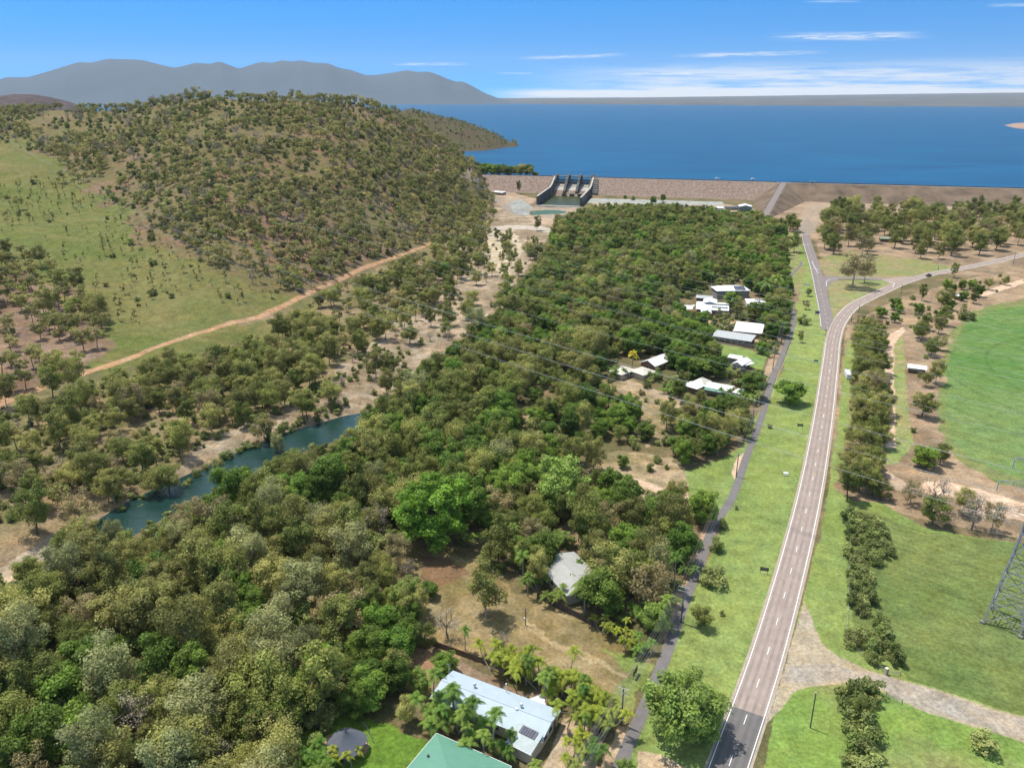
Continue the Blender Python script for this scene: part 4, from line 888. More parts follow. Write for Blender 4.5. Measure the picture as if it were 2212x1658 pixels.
def proj1(p): return proj(p[0], p[1], p[2])
CLEAR = []      # photo regions no crown may cover: roofs, roads, open ground
SOFT = []       # regions where no tree stands (its crown may overhang the edge)
def cover(poly): CLEAR.append(poly)
CLEAR += [
 # orange track
 [(60, 850), (140, 822), (235, 785), (330, 748), (450, 708), (560, 680), (640, 641), (640, 650), (560, 690), (450, 718), (330, 758), (235, 796), (140, 834), (60, 862)],
 [(640, 641), (720, 606), (780, 576), (860, 546), (940, 518), (940, 524), (860, 552), (780, 582), (720, 612), (640, 648)],
 [(230, 740), (420, 680), (640, 640), (640, 650), (420, 720), (240, 785)],
 # roads and verges
 [(1535, 1700), (1500, 1640), (1560, 1560), (1580, 1480), (1560, 1390), (1500, 1370), (1530, 1320), (1570, 1240), (1590, 1100), (1545, 1000), (1600, 970), (1640, 900), (1660, 880), (1755, 880), (1760, 800), (1690, 795), (1710, 740), (1724, 690), (1718, 640), (1700, 560), (1735, 500), (1770, 590), (1990, 590), (2212, 545), (2212, 575), (2000, 612), (1880, 660), (1840, 700), (1828, 760), (1825, 860), (1808, 950), (1796, 1050), (1812, 1090), (1828, 1200), (1818, 1370), (1850, 1400), (1900, 1440), (1960, 1460), (2212, 1530), (2300, 1700)],
 [(1955, 1440), (1960, 1330), (1930, 1260), (1900, 1120), (1950, 1140), (2090, 1150), (2300, 1170), (2300, 1560)],
 # block
 [(900, 1185), (950, 1165), (985, 1190), (1020, 1215), (1010, 1240), (930, 1270), (905, 1240)],
 [(985, 1300), (1120, 1250), (1200, 1290), (1300, 1345), (1395, 1400), (1420, 1430), (1385, 1500), (1345, 1470), (1290, 1400), (1180, 1390), (1060, 1365), (1000, 1345)],
 # creek
 [(215, 1168), (300, 1115), (420, 1045), (540, 985), (640, 936), (700, 910), (760, 900), (790, 915), (740, 938), (640, 964), (560, 995), (440, 1055), (330, 1120), (240, 1170)],
 # roofs
 [(1192, 1203), (1231, 1182), (1250, 1193), (1243, 1240), (1238, 1285), (1228, 1290), (1190, 1250), (1200, 1225)],
 [(940, 1452), (982, 1441), (1212, 1538), (1171, 1640), (1100, 1640), (1060, 1590), (932, 1520)],
 [(1542, 617), (1611, 612), (1612, 630), (1580, 640), (1545, 632)], [(1473, 657), (1504, 643), (1549, 643), (1574, 656), (1574, 672), (1515, 680), (1473, 668)],
 [(1609, 641), (1650, 642), (1650, 655), (1610, 656)], [(1585, 714), (1593, 692), (1654, 698), (1645, 724)], [(1548, 714), (1634, 724), (1625, 748), (1560, 740)],
 [(1383, 782), (1408, 768), (1442, 765), (1446, 775), (1420, 796)], [(1318, 798), (1345, 789), (1394, 791), (1406, 802), (1385, 812), (1340, 806)], [(1578, 766), (1587, 761), (1620, 777), (1610, 798), (1592, 795)],
 [(1480, 828), (1519, 815), (1588, 835), (1606, 843), (1590, 850), (1560, 848), (1500, 843)], [(1545, 436), (1622, 437), (1622, 456), (1548, 455)], [(1899, 509), (1948, 511), (1946, 518), (1899, 517)], [(1963, 783), (2003, 787), (2003, 800), (1965, 798)],
 [(1376, 1445), (1368, 1465), (1384, 1465)], [(1330, 1484), (1356, 1484), (1352, 1566), (1338, 1566)],
 # sand and clearings
 [(1275, 990), (1330, 978), (1430, 990), (1475, 1015), (1460, 1050), (1400, 1030), (1300, 1010)],
 [(1320, 825), (1370, 822), (1400, 850), (1440, 850), (1440, 870), (1400, 880), (1380, 870)],
 [(1560, 745), (1655, 770), (1645, 790), (1570, 765)],
 # dam and spillway
 [(1000, 372), (1700, 380), (2212, 400), (2212, 430), (1740, 424), (1720, 460), (1655, 470), (1640, 455), (1600, 452), (1540, 446), (1420, 440), (1290, 440), (1220, 462), (1160, 465), (1100, 440), (1040, 400)],
 [(1065, 432), (1120, 430), (1150, 470), (1160, 500), (1100, 520), (1075, 470)],
 [(1735, 440), (1780, 440), (1765, 500), (1740, 505)],
 # tracks and irrigated circle
 [(1908, 745), (1935, 745), (1937, 965), (1910, 965)], [(1908, 745), (1945, 702), (1958, 712), (1935, 745)],
 [(2055, 760), (2100, 680), (2300, 640), (2300, 1060), (2150, 1020), (2060, 960), (2045, 860)],
 [(2100, 1060), (2300, 1080), (2300, 1150), (2110, 1130)],
 # yards
 [(780, 1565), (870, 1580), (905, 1610), (895, 1700), (800, 1700), (790, 1610)], [(1218, 1565), (1262, 1545), (1265, 1600), (1215, 1660)],
 [(1300, 1650), (1340, 1580), (1352, 1562), (1400, 1570), (1370, 1640), (1340, 1700)],
]
def visible_clear(X, Y, Z, H, Rr, clear=True):
    ok = np.ones(len(X), bool)
    if not clear: return ok
    for dx, fz in ((0, .05), (0, .5), (0, .92), (-.8, .55), (.8, .55), (-.5, .85), (.5, .85)):
        x, y, _ = proj(X+dx*Rr, Y, Z+fz*H)
        for c in CLEAR: ok &= ~pip(x, y, c)
    return ok
SC = []   # dicts
_ds = [0]
def scatter(poly, sp, kinds, region, seed, h=(.8, 1.15), clear=True, clump=0, ymax=1300, hole=0.0, hs_=22.):
    r = np.random.default_rng(seed)
    P = np.array(poly, float)
    # world extent: generous box
    ylo = max(70, min(gp(x, max(y, 360))[1] for x, y in poly)*.8); 
    yhi = min(ymax, max(gp(x, max(y, 300))[1] if y > 300 else 1300 for x, y in poly)*1.05)
    a0 = (P[:, 0].min()-1106)/FPX*1.12-.02; a1 = (P[:, 0].max()-1106)/FPX*1.12+.02
    if a0 < 0: a0 *= 1.25
    if a1 > 0: a1 *= 1.25
    x0, x1 = min(a0*yhi, a0*ylo), max(a1*yhi, a1*ylo)
    gx, gy = np.meshgrid(np.arange(x0, x1, sp), np.arange(ylo, yhi, sp)); gx = gx+(np.arange(gx.shape[0])[:, None] % 2)*sp*.5
    X = (gx+(r.random(gx.shape)-.5)*sp*.95).ravel(); Y = (gy+(r.random(gy.shape)-.5)*sp*.95).ravel(); Z = zt(X, Y)
    x, y, _ = proj(X, Y, Z); ok = pip(x, y, poly) & (x > -90) & (x < 2300) & (y < 1830)
    aa = X/Y; ok &= ~((Z > 20) & (Y > np.interp(aa, ha, hRc)+25))
    if hole: ok &= fbm(X/hs_+seed, Y/hs_, 3) > hole
    X, Y, Z = X[ok], Y[ok], Z[ok]
    ks = list(kinds); pr = np.array([kinds[k] for k in ks], float); pr /= pr.sum()
    kk = r.choice(len(ks), len(X), p=pr)
    if clump:   # neighbours tend to be of one kind
        n_ = fbm(X/18+seed*3, Y/18, 2); rk = np.argsort(np.argsort(n_))/max(1, len(n_)); cs_ = np.cumsum(pr); k2 = np.searchsorted(cs_, rk*.999); m_ = r.random(len(X)) < clump; kk = np.where(m_, np.minimum(k2, len(ks)-1), kk)
    hs = h[0]+(h[1]-h[0])*r.random(len(X))
    H = np.array([PROTO[ks[k]][0][3] for k in kk])*hs; rad = H*.33
    ok = visible_clear(X, Y, Z, H, rad, clear)
    for i in np.nonzero(ok)[0]:
        k = ks[kk[i]]; SC.append(dict(kind=k, v=int(r.integers(len(PROTO[k]))), p=(X[i], Y[i], Z[i]-.05), s=float(hs[i]), rz=float(r.random()*6.28), region=region, wz=float(.80+.42*r.random())))
HILLK = {'hill': 6.5, 'hilld': 1.8, 'bare': .4}
FOREST = {'gum': 4.6, 'pale': 1.2, 'brown': .9, 'dark': 4, 'broad': 1.8}
# hillside
scatter([(-120, 225), (150, 225), (430, 190), (620, 195), (850, 225), (960, 290), (1045, 380), (1075, 440), (1055, 520), (960, 520), (800, 560), (650, 640), (560, 620), (420, 555), (300, 470), (170, 400), (110, 345), (20, 300), (-120, 262)], 9.0, HILLK, 'hillside', 1, (.5, 1.25), hole=.42, hs_=55)
scatter([(350, 470), (700, 380), (960, 330), (1045, 400), (1060, 500), (960, 520), (800, 560), (650, 640), (560, 620), (420, 555)], 9.0, HILLK, 'hillside', 101, (.5, 1.15), hole=.40, hs_=40)
scatter([(-120, 225), (430, 190), (850, 225), (1045, 380), (1055, 520), (800, 560), (560, 620), (300, 470), (110, 345), (-120, 262)], 9.5, {'shrub': 6, 'bare': 1}, 'hillside', 31, (.5, 1.4), hole=.42, hs_=30)
scatter([(-120, 280), (20, 300), (110, 345), (170, 400), (300, 470), (420, 555), (520, 610), (650, 640), (420, 745), (250, 780), (200, 640), (60, 560), (-120, 520)], 9.5, {'sapling': 6, 'hill': .35, 'shrub': .8}, 'easement', 2, (.5, 1.35), hole=.44, hs_=45)
scatter([(-120, 540), (60, 555), (190, 640), (235, 700), (225, 780), (120, 825), (0, 860), (-120, 900)], 9.5, {'hill': 4, 'hilld': 2, 'gum': 1}, 'lefttrack', 3, (.9, 1.3), hole=.33)
scatter([(640, 650), (800, 590), (960, 525), (1060, 520), (1000, 620), (900, 700), (800, 760), (690, 800), (560, 860), (450, 870), (360, 820), (500, 780), (600, 740)], 8.6, {'gum': 3, 'hill': 3, 'dark': 2, 'brown': .5, 'shrub': 1}, 'creekleft', 4, (.65, 1.05), hole=.32)
scatter([(-120, 905), (100, 850), (250, 805), (370, 800), (480, 800), (600, 770), (690, 800), (690, 860), (560, 915), (450, 955), (330, 1060), (200, 1140), (80, 1160), (-120, 1260)], 8.8, {'gum': 4, 'dark': 2.4, 'brown': 1, 'hill': 1, 'bare': .3, 'shrub': 1}, 'creekleft', 5, (.7, 1.12), hole=.34)
scatter([(-120, 905), (250, 805), (600, 770), (900, 640), (1050, 520), (1060, 560), (930, 740), (700, 870), (450, 965), (330, 1070), (200, 1150), (-120, 1270)], 5.2, {'shrub': 7, 'bare': .3, 'sapling': 1}, 'creekleft', 6, (.35, 1.0), hole=.46)
# along the water and in the sandy creek bed
scatter([(300, 1100), (420, 1020), (560, 950), (690, 880), (760, 860), (740, 890), (640, 930), (560, 968), (440, 1030), (310, 1120)], 3.6, {'shrub': 5, 'dark': .5, 'gum': .4}, 'creekbank', 7, (.6, 1.1), clear=True)
scatter([(200, 1195), (330, 1130), (440, 1068), (560, 1005), (640, 970), (720, 945), (800, 925), (900, 890), (900, 910), (760, 985), (600, 1030), (420, 1110), (250, 1190)], 5.2, {'shrub': 3, 'dark': 3, 'gum': 3}, 'creekbank', 77, (.5, .8), clear=True)
scatter([(740, 860), (900, 720), (1000, 620), (1060, 520), (1160, 500), (1180, 560), (1100, 640), (1000, 750), (900, 830), (800, 880)], 13, {'gum': 2, 'dark': 1.5, 'shrub': 3, 'bare': .3}, 'creekbed', 8, (.6, 1.0), hole=.35)
# right bank forest, upstream
scatter([(800, 930), (900, 850), (990, 770), (1080, 690), (1150, 610), (1190, 540), (1200, 480), (1240, 455), (1330, 440), (1480, 438), (1600, 462), (1660, 480), (1692, 520), (1690, 590), (1660, 610), (1600, 600), (1530, 612), (1465, 650), (1445, 700), (1400, 750), (1330, 780), (1290, 815), (1200, 830), (1130, 860), (1120, 980), (1250, 975), (1260, 1010), (1000, 1060), (860, 1080), (760, 1010)], 6.9, {'dark': 3.4, 'broad': 3.6, 'gum': 2.6, 'pale': .35, 'lush': .0, 'brown': .5}, 'upperforest', 9, (.55, 1.2), clump=.5)
scatter([(1440, 700), (1560, 660), (1640, 600), (1690, 600), (1700, 680), (1690, 740), (1640, 720), (1580, 690), (1510, 700), (1520, 740), (1560, 760), (1600, 780), (1560, 800), (1500, 830), (1450, 800), (1400, 760)], 7.2, {'broad': 3, 'dark': 2, 'gum': 1.6, 'shrub': 1.5, 'palm': .6}, 'gardens', 10, (.6, .95), clump=.3)
scatter([(1600, 600), (1700, 590), (1705, 680), (1690, 720), (1655, 700), (1620, 690)], 7, {'broad': 3, 'dark': 2, 'gum': 1}, 'gardens', 110, (.6, .9))
scatter([(1130, 870), (1200, 830), (1300, 830), (1330, 880), (1380, 900), (1400, 960), (1330, 970), (1250, 975), (1150, 960)], 6.8, {'broad': 3, 'shrub': 2, 'dark': 2, 'gum': 1}, 'midgarden', 11, (.55, .95))
scatter([(1430, 900), (1500, 880), (1600, 905), (1610, 950), (1590, 985), (1470, 1010), (1430, 960)], 6.5, {'dark': 2, 'shrub': 1, 'broad': 2, 'gum': 2}, 'midgarden', 12, (.6, .85))
scatter([(1300, 1010), (1420, 1050), (1480, 1090), (1535, 1110), (1520, 1170), (1480, 1230), (1455, 1330), (1430, 1390), (1300, 1340), (1230, 1300), (1240, 1200), (1180, 1190), (1160, 1260), (1080, 1225), (1000, 1170), (900, 1150), (850, 1120), (840, 1060), (1000, 1020), (1150, 1000)], 7.0, {'dark': 3, 'broad': 3.5, 'gum': 2.4, 'brown': .6, 'palm': .7}, 'houseforest', 13, (.65, 1.1), clump=.3)
# left-bottom canopy
scatter([(-100, 1330), (40, 1275), (200, 1205), (300, 1175), (420, 1120), (540, 1060), (680, 980), (800, 950), (850, 1000), (860, 1100), (880, 1150), (860, 1180), (740, 1300), (780, 1370), (760, 1440), (730, 1540), (690, 1570), (620, 1700), (600, 1830), (-100, 1830)], 7.0, FOREST, 'lowerforest', 14, (.5, 1.22), clump=.45)
scatter([(-100, 1330), (40, 1275), (200, 1205), (300, 1175), (420, 1120), (540, 1060), (680, 980), (760, 960), (780, 1000), (600, 1090), (400, 1190), (200, 1290), (-100, 1420)], 6.0, {'shrub': 3, 'dark': 2, 'gum': 1}, 'creekbank', 15, (.6, .8))
scatter([(740, 1300), (870, 1330), (960, 1390), (1000, 1415), (940, 1440), (880, 1450), (900, 1520), (860, 1580), (740, 1540), (700, 1500), (760, 1440), (780, 1370)], 6.8, {'broad': 4, 'dark': 2, 'gum': 1, 'willow': .5}, 'yardtrees', 16, (.55, .85))
scatter([(760, 1270), (880, 1210), (930, 1280), (960, 1340), (900, 1380), (800, 1330)], 7, {'gum': 2, 'dark': 2, 'bare': 1.4, 'brown': 1}, 'yardtrees', 17, (.5, .8))
# park by the dam
scatter([(1775, 470), (1850, 445), (1960, 458), (2300, 465), (2300, 530), (2050, 560), (1900, 560), (1800, 555), (1770, 530)], 17.5, {'dark': 3, 'gum': 3, 'brown': 1.2}, 'park', 18, (1.1, 1.6), hole=.30)
scatter([(1665, 470), (1720, 470), (1725, 505), (1690, 525), (1670, 500)], 12, {'dark': 3, 'broad': 1}, 'park', 19, (1.0, 1.3))
scatter([(1850, 712), (1896, 712), (1906, 780), (1908, 900), (1900, 985), (1870, 1070), (1822, 1060), (1838, 960), (1845, 860)], 5.2, {'dark': 2, 'gum': 3, 'brown': 1.2}, 'roadsiderow', 20, (.68, .88), clear=False)
scatter([(1950, 650), (2100, 610), (2250, 575), (2250, 600), (2120, 650), (2070, 680), (2040, 740), (2020, 880), (2030, 960), (1990, 1000), (1950, 960), (1955, 800), (1990, 720)], 11.5, {'dark': 2, 'gum': 2, 'shrub': 3, 'broad': 1}, 'rightscrub', 21, (.5, .85), hole=.35)
scatter([(1870, 700), (1930, 650), (1990, 640), (1990, 700), (1930, 720)], 10, {'broad': 2, 'shrub': 3}, 'rightscrub', 22, (.5, .8))
scatter([(1810, 1070), (1880, 1055), (1940, 1070), (2060, 1090), (2110, 1120), (2080, 1150), (1960, 1120), (1860, 1090)], 9.5, {'gum': 2, 'dark': 2, 'brown': 1}, 'rightscrub', 23, (.65, .9), clear=False)
# hedge-like shrub line between the verge and the paddock
scatter([(1832, 1110), (1850, 1095), (1905, 1140), (1915, 1200), (1880, 1240), (1868, 1280), (1895, 1330), (1910, 1380), (1955, 1435), (1900, 1445), (1832, 1390), (1828, 1300), (1832, 1200)], 2.5, {'shrub': 5}, 'shrubline', 24, (.5, 1.3), clear=False, hole=.36, hs_=7)
scatter([(1835, 1500), (1895, 1500), (1900, 1560), (1900, 1700), (1800, 1700), (1825, 1590)], 3.0, {'shrub': 5}, 'shrubline', 25, (.6, 1.5), clear=False, hole=.3, hs_=6)
scatter([(800, 930), (1080, 690), (1190, 540), (1330, 440), (1660, 480), (1690, 590), (1465, 650), (1290, 815), (1130, 860), (1260, 1010), (860, 1080)], 6.0, {'shrub': 1}, 'upperforest', 41, (.8, 1.5), clear=True)
scatter([(-100, 1330), (200, 1205), (540, 1060), (800, 950), (880, 1150), (740, 1300), (730, 1540), (600, 1830), (-100, 1830)], 4.6, {'shrub': 1}, 'lowerforest', 42, (.8, 1.6), clear=True)
scatter([(1440, 690), (1560, 680), (1690, 700), (1670, 790), (1640, 860), (1480, 870), (1400, 840), (1300, 830), (1330, 780)], 5.0, {'shrub': 4, 'greenclump': .5, 'broad': .8}, 'gardens', 51, (.6, 1.1), hole=.42, hs_=9)
scatter([(1262, 985), (1440, 985), (1500, 1090), (1410, 1095), (1300, 820), (1500, 880), (1450, 960)], 7.0, {'shrub': 4}, 'midgarden', 52, (.4, .9), clear=False, hole=.5, hs_=9)
scatter([(975, 325), (1022, 348), (1042, 385), (1062, 425), (1052, 440), (1010, 400), (985, 360)], 11, {'hill': 3, 'hilld': 1, 'shrub': 1}, 'hillside', 53, (.6, 1.1), clear=False)
# garden understorey among the houses
scatter([(1160, 1020), (1400, 1060), (1520, 1120), (1480, 1290), (1420, 1400), (1250, 1320), (1060, 1230), (900, 1150), (1000, 1060)], 6, {'shrub': 4, 'greenclump': 1}, 'houseforest', 26, (.6, 1.1))

# --------- single trees picked out of the photo: (base x, base y, kind, variant, height, width scale, label)
ONE = [
 (185, 1190, 'gum', 4, 11, 1.0, 'gum standing over the lower end of the creek water', 0), (150, 1200, 'dark', 1, 9, 1.1, 'dark gum beside the lowest end of the creek', 0), (205, 1205, 'shrub', 1, 4, 1.3, 'spreading bush at the lower tip of the creek water', 0), (250, 1185, 'pale', 0, 10, .8, 'pale gum overhanging the lower creek', 0), (330, 1075, 'gum', 5, 10, .9, 'gum leaning over the middle of the creek', 0), (600, 985, 'pale', 1, 9, .8, 'pale gum overhanging the upper creek bend', 0), (480, 1045, 'willow', 0, 6.5, .7, 'light green tree dipping into the creek', 0),
 (935, 1180, 'lush', 0, 21, 1.05, 'huge bright green broadleaf tree with a billowing crown above the empty block', 0),
 (1010, 1140, 'broad', 1, 17, .8, 'tall very dark green tree beside the huge bright green one', 0),
 (1205, 1105, 'willow', 1, 17, 1.0, 'tall yellow-green feathery tree in the middle of the garden forest', 0),
 (1470, 1585, 'willow', 0, 13.5, 1.15, 'big light green spreading tree between the path and the main road', 0),
 (1530, 1560, 'dark', 0, 8, 1.0, 'darker green tree half hidden behind the big light green roadside tree', 0),
 (1512, 1355, 'dark', 1, 6.2, 1.25, 'round dark olive bushy tree on the verge beside the power pole', 0),
 (1540, 1262, 'shrub', 0, 4.6, 1.1, 'olive bush with an open crown beside the path', 0),
 (1549, 1190, 'shrub', 1, 3.6, 1.0, 'small dark green upright bush at the edge of the path', 0),
 (1562, 1140, 'shrub', 2, 2.6, 1.0, 'little round olive bush on the grass verge beside the bend of the path', 0),
 (1707, 872, 'broad', 0, 9.5, 1.6, 'broad dark green shade tree on the verge beside the main road', 0),
 (1345, 1010, 'broad', 2, 4.6, 1.1, 'compact round bright green tree alone in the dry clearing', 0),
 (1515, 812, 'rain', 0, 9, .98, 'wide flat-topped rain tree between the white-roofed houses', 0),
 (1480, 990, 'dark', 2, 8, 1.4, 'wide olive canopy tree between the dry clearing and the path', 0),
 (1540, 975, 'dark', 0, 7.5, 1.5, 'low spreading olive tree beside the grass verge and wooden pole', 0),
 (1644, 765, 'lush', 1, 6.4, 1.0, 'round glossy green tree at the end of the long grey roof', 0),
 (1230, 930, 'cream', 0, 5, 1.1, 'low tree covered in cream blossom', 0), (1180, 950, 'cream', 0, 4.4, 1.0, 'paler cream-blossomed tree left of the fuller one', 0),
 (1660, 680, 'rust', 0, 7, 1.0, 'small tree with rusty red leaves between the white roofs', 0),
 (1842, 622, 'brown', 0, 24, 1.15, 'tall bare-looking brown gum on the grassy triangle at the junction', 0),
 (1866, 612, 'brown', 1, 17, .95, 'shorter brown gum behind the tall one on the grassy triangle', 0),
 (2098, 1145, 'bare', 0, 12.5, 1.0, 'large leafless grey tree beside the sandy track', 0),
 (2010, 1105, 'bare', 1, 12, 1.15, 'wide pale leafless tree behind the paddock', 0),
 (2140, 1148, 'brown', 0, 10, .8, 'thin brown gum with a pale trunk at the paddock corner', 0),
 (2118, 1620, 'shrub', 1, 3.6, 1.25, 'dry brownish bush alone on the grass below the side road', 0),
 (2125, 1612, 'shrub', 0, 2.6, 1.0, 'small green shoot of a bush touching the dry brownish one', 0),
 (1855, 1560, 'dark', 1, 6.5, 1.0, 'olive tree beside the wire gate below the side road', 0),
 (1880, 1690, 'shrub', 2, 5, 1.1, 'dense dark bush at the bottom edge right of the lone pole', 0),
 (1050, 1333, 'gum', 0, 15, 1.0, 'tall gum with a straight bare trunk standing on the dry empty block', 0),
 (968, 1378, 'bare', 0, 8.5, 1.1, 'leafless grey-brown tree on the lower side of the empty block', 0),
 (1090, 1408, 'bare', 1, 5.5, .9, 'small dead tree with dark twigs on the dry grass', 0),
 (880, 1320, 'willow', 0, 9.5, .8, 'light green feathery tree at the back corner of the empty block', 0),
 (800, 1300, 'gum', 2, 11, 1.0, 'olive gum leaning over the back of the empty block', 0),
 (930, 1290, 'broad', 1, 4.2, 1.4, 'low dark shrubby tree in the shade at the back of the block', 0),
 (855, 1440, 'broad', 0, 9, 1.1, 'dense dark tree behind the small brown-roofed shed', 0),
 (960, 1455, 'broad', 2, 5, 1.3, 'low glossy dark green tree behind the pale blue roof', 0),
 (1300, 1330, 'broad', 0, 12, 1.15, 'dense dark green tree overhanging the grey ribbed roof', 0),
 (1315, 1290, 'gum', 1, 16, 1.1, 'large greyish gum rising over the dark tree beside the grey roof', 0),
 (1395, 1320, 'brown', 1, 15, 1.0, 'slender brownish gum with pale trunks near the street poles', 0),
 (1420, 1270, 'pale', 1, 14, .8, 'pale-leaved gum behind the street power lines', 0),
 (1163, 1268, 'gum', 3, 11, .75, 'grey-green gum in front of the left end of the grey ribbed roof', 0),
 (1415, 1365, 'willow', 1, 8, .9, 'fresh green tree under the street wires above the fence', 0),
 (1350, 1690, 'willow', 0, 5, .8, 'small bright green tree at the bottom edge beside the path', 0),
 (600, 1420, 'pale', 0, 15, 1.1, 'large silvery pale gum in the lower forest', 0),
 (760, 1235, 'pale', 1, 15, 1.05, 'silvery gum just above the back of the empty block', 0),
 (430, 1600, 'pale', 1, 14, 1.2, 'broad pale olive gum at the lower left', 0),
 (250, 1500, 'pale', 0, 14, 1.2, 'pale olive gum with visible limbs left of the lower forest', 0),
 (700, 1180, 'pale', 1, 13, 1.0, 'pale gum beside the brown leafless crowns', 0),
 (510, 1310, 'broad', 1, 12, .85, 'glossy dark green tree rising alone in the lower gum forest', 0),
 (545, 1340, 'broad', 0, 9, .9, 'second glossy dark tree just right of the tall one', 0),
 (820, 1160, 'bare', 1, 11, 1.1, 'grey leafless crown beside the huge bright green tree', 0),
 (300, 1590, 'bare', 0, 12, 1.1, 'dead gum with bleached white limbs in the lower left forest', 0),
 (460, 1690, 'bare', 1, 9, 1.2, 'grey leafless bush at the bottom edge of the forest', 0),
 (650, 1540, 'broad', 1, 9.5, 1.2, 'dense dark broadleaf tree above the yard lawn', 0),
 (590, 1600, 'broad', 2, 10, 1.1, 'dense dark broadleaf tree at the edge of the yard lawn', 0),
 (700, 1480, 'lush', 1, 10, .8, 'leafy mid-green tree behind the yard lawn', 0),
 (800, 1500, 'broad', 0, 8, 1.2, 'dark mango-like tree left of the pale blue roof', 0),
 (880, 1560, 'gum', 1, 6.5, 1.1, 'grey-green gum beside the corner of the green roof', 0),
 (905, 1500, 'willow', 1, 6, .8, 'light green tree touching the left end of the pale blue roof', 0),
 (530, 1480, 'gum', 0, 14, 1.1, 'tall open gum with pale forked limbs in the lower forest', 0),
 (1120, 418, 'dark', 0, 17, .62, 'tall narrow tree beside the amenities building below the dam', 0),
 (1160, 498, 'gum', 1, 15, .8, 'lone gum on the gravel below the spillway pool', 0),
 (1100, 530, 'gum', 3, 15, .7, 'slender gum standing in the sandy creek bed', 0),
 (960, 605, 'broad', 1, 13, .9, 'round dark tree at the left edge of the sand', 0),
 (860, 880, 'gum', 2, 9, 1.1, 'gum leaning over the upstream end of the creek water', 0),
 (1745, 640, 'dark', 1, 5.4, 1.2, 'small dark layered tree on the verge below the white sign', 0), (1740, 668, 'brown', 0, 6, 1.1, 'brown dry small tree on the verge', 0), (1735, 700, 'shrub', 0, 5, 1.0, 'leafy olive shrub on the verge opposite the parked white car', 0), (1728, 740, 'gum', 0, 6.5, .9, 'small gum on the verge just above the blue sign', 0),
 (1663, 925, 'shrub', 1, 1.6, 1.0, 'tiny dark shrub on the grass beside the path', 0),
 (1715, 545, 'dark', 2, 17, .9, 'tall dark gum at the upper end of the verge', 0), (1706, 500, 'dark', 0, 17, .9, 'dark gum behind the tall one at the upper verge', 0),
 (1410, 440, 'broad', 1, 9, 1.1, 'pair-forming round tree left at the foot of the rock wall', 0), (1432, 436, 'broad', 0, 9, .9, 'round dark tree right beside its partner at the foot of the rock wall', 0),
 (1350, 430, 'broad', 2, 5, 1.1, 'small round bush on the rock beaching', 0), (1368, 432, 'shrub', 1, 5, 1.1, 'second bush on the rock beaching, right of the rounder one', 0),
 (1560, 1330, 'shrub', 2, 1.4, .8, 'very small bush on the grass verge', 1),
 (1590, 1100, 'shrub', 2, 1.2, .8, '', 1),
 (2085, 690, 'shrub', 0, 6, 1.2, 'bright bush at the rim of the irrigated circle', 0),
 (2060, 600, 'dark', 0, 11, .8, 'upright dark tree beside the highway bend near the dark pickup', 0),
 (1990, 650, 'dark', 1, 12, .62, 'leaning narrow tree right of the roadside pole', 0),
 (2010, 770, 'dark', 2, 10, 1.2, 'wide dark tree shading the small white shed roof', 0),
 (1985, 730, 'broad', 0, 8, 1.1, 'bright dark-green tree above the pale track bend', 0),
 (1990, 900, 'dark', 1, 11, 1.3, 'large grey-olive tree between the pale track and the irrigated circle', 0),
 (2000, 1010, 'broad', 1, 8, 1.3, 'dark green thicket tree at the lower end of the pale track', 0), (2030, 1000, 'dark', 2, 8, 1.2, 'dark thicket tree beside the irrigated circle', 0),
 (1830, 1080, 'dark', 0, 12, .95, 'broad-crowned dark gum at the lower end of the roadside row', 0), (1870, 1050, 'gum', 1, 11, .9, 'forked gum beside the broad-crowned one', 0),
]
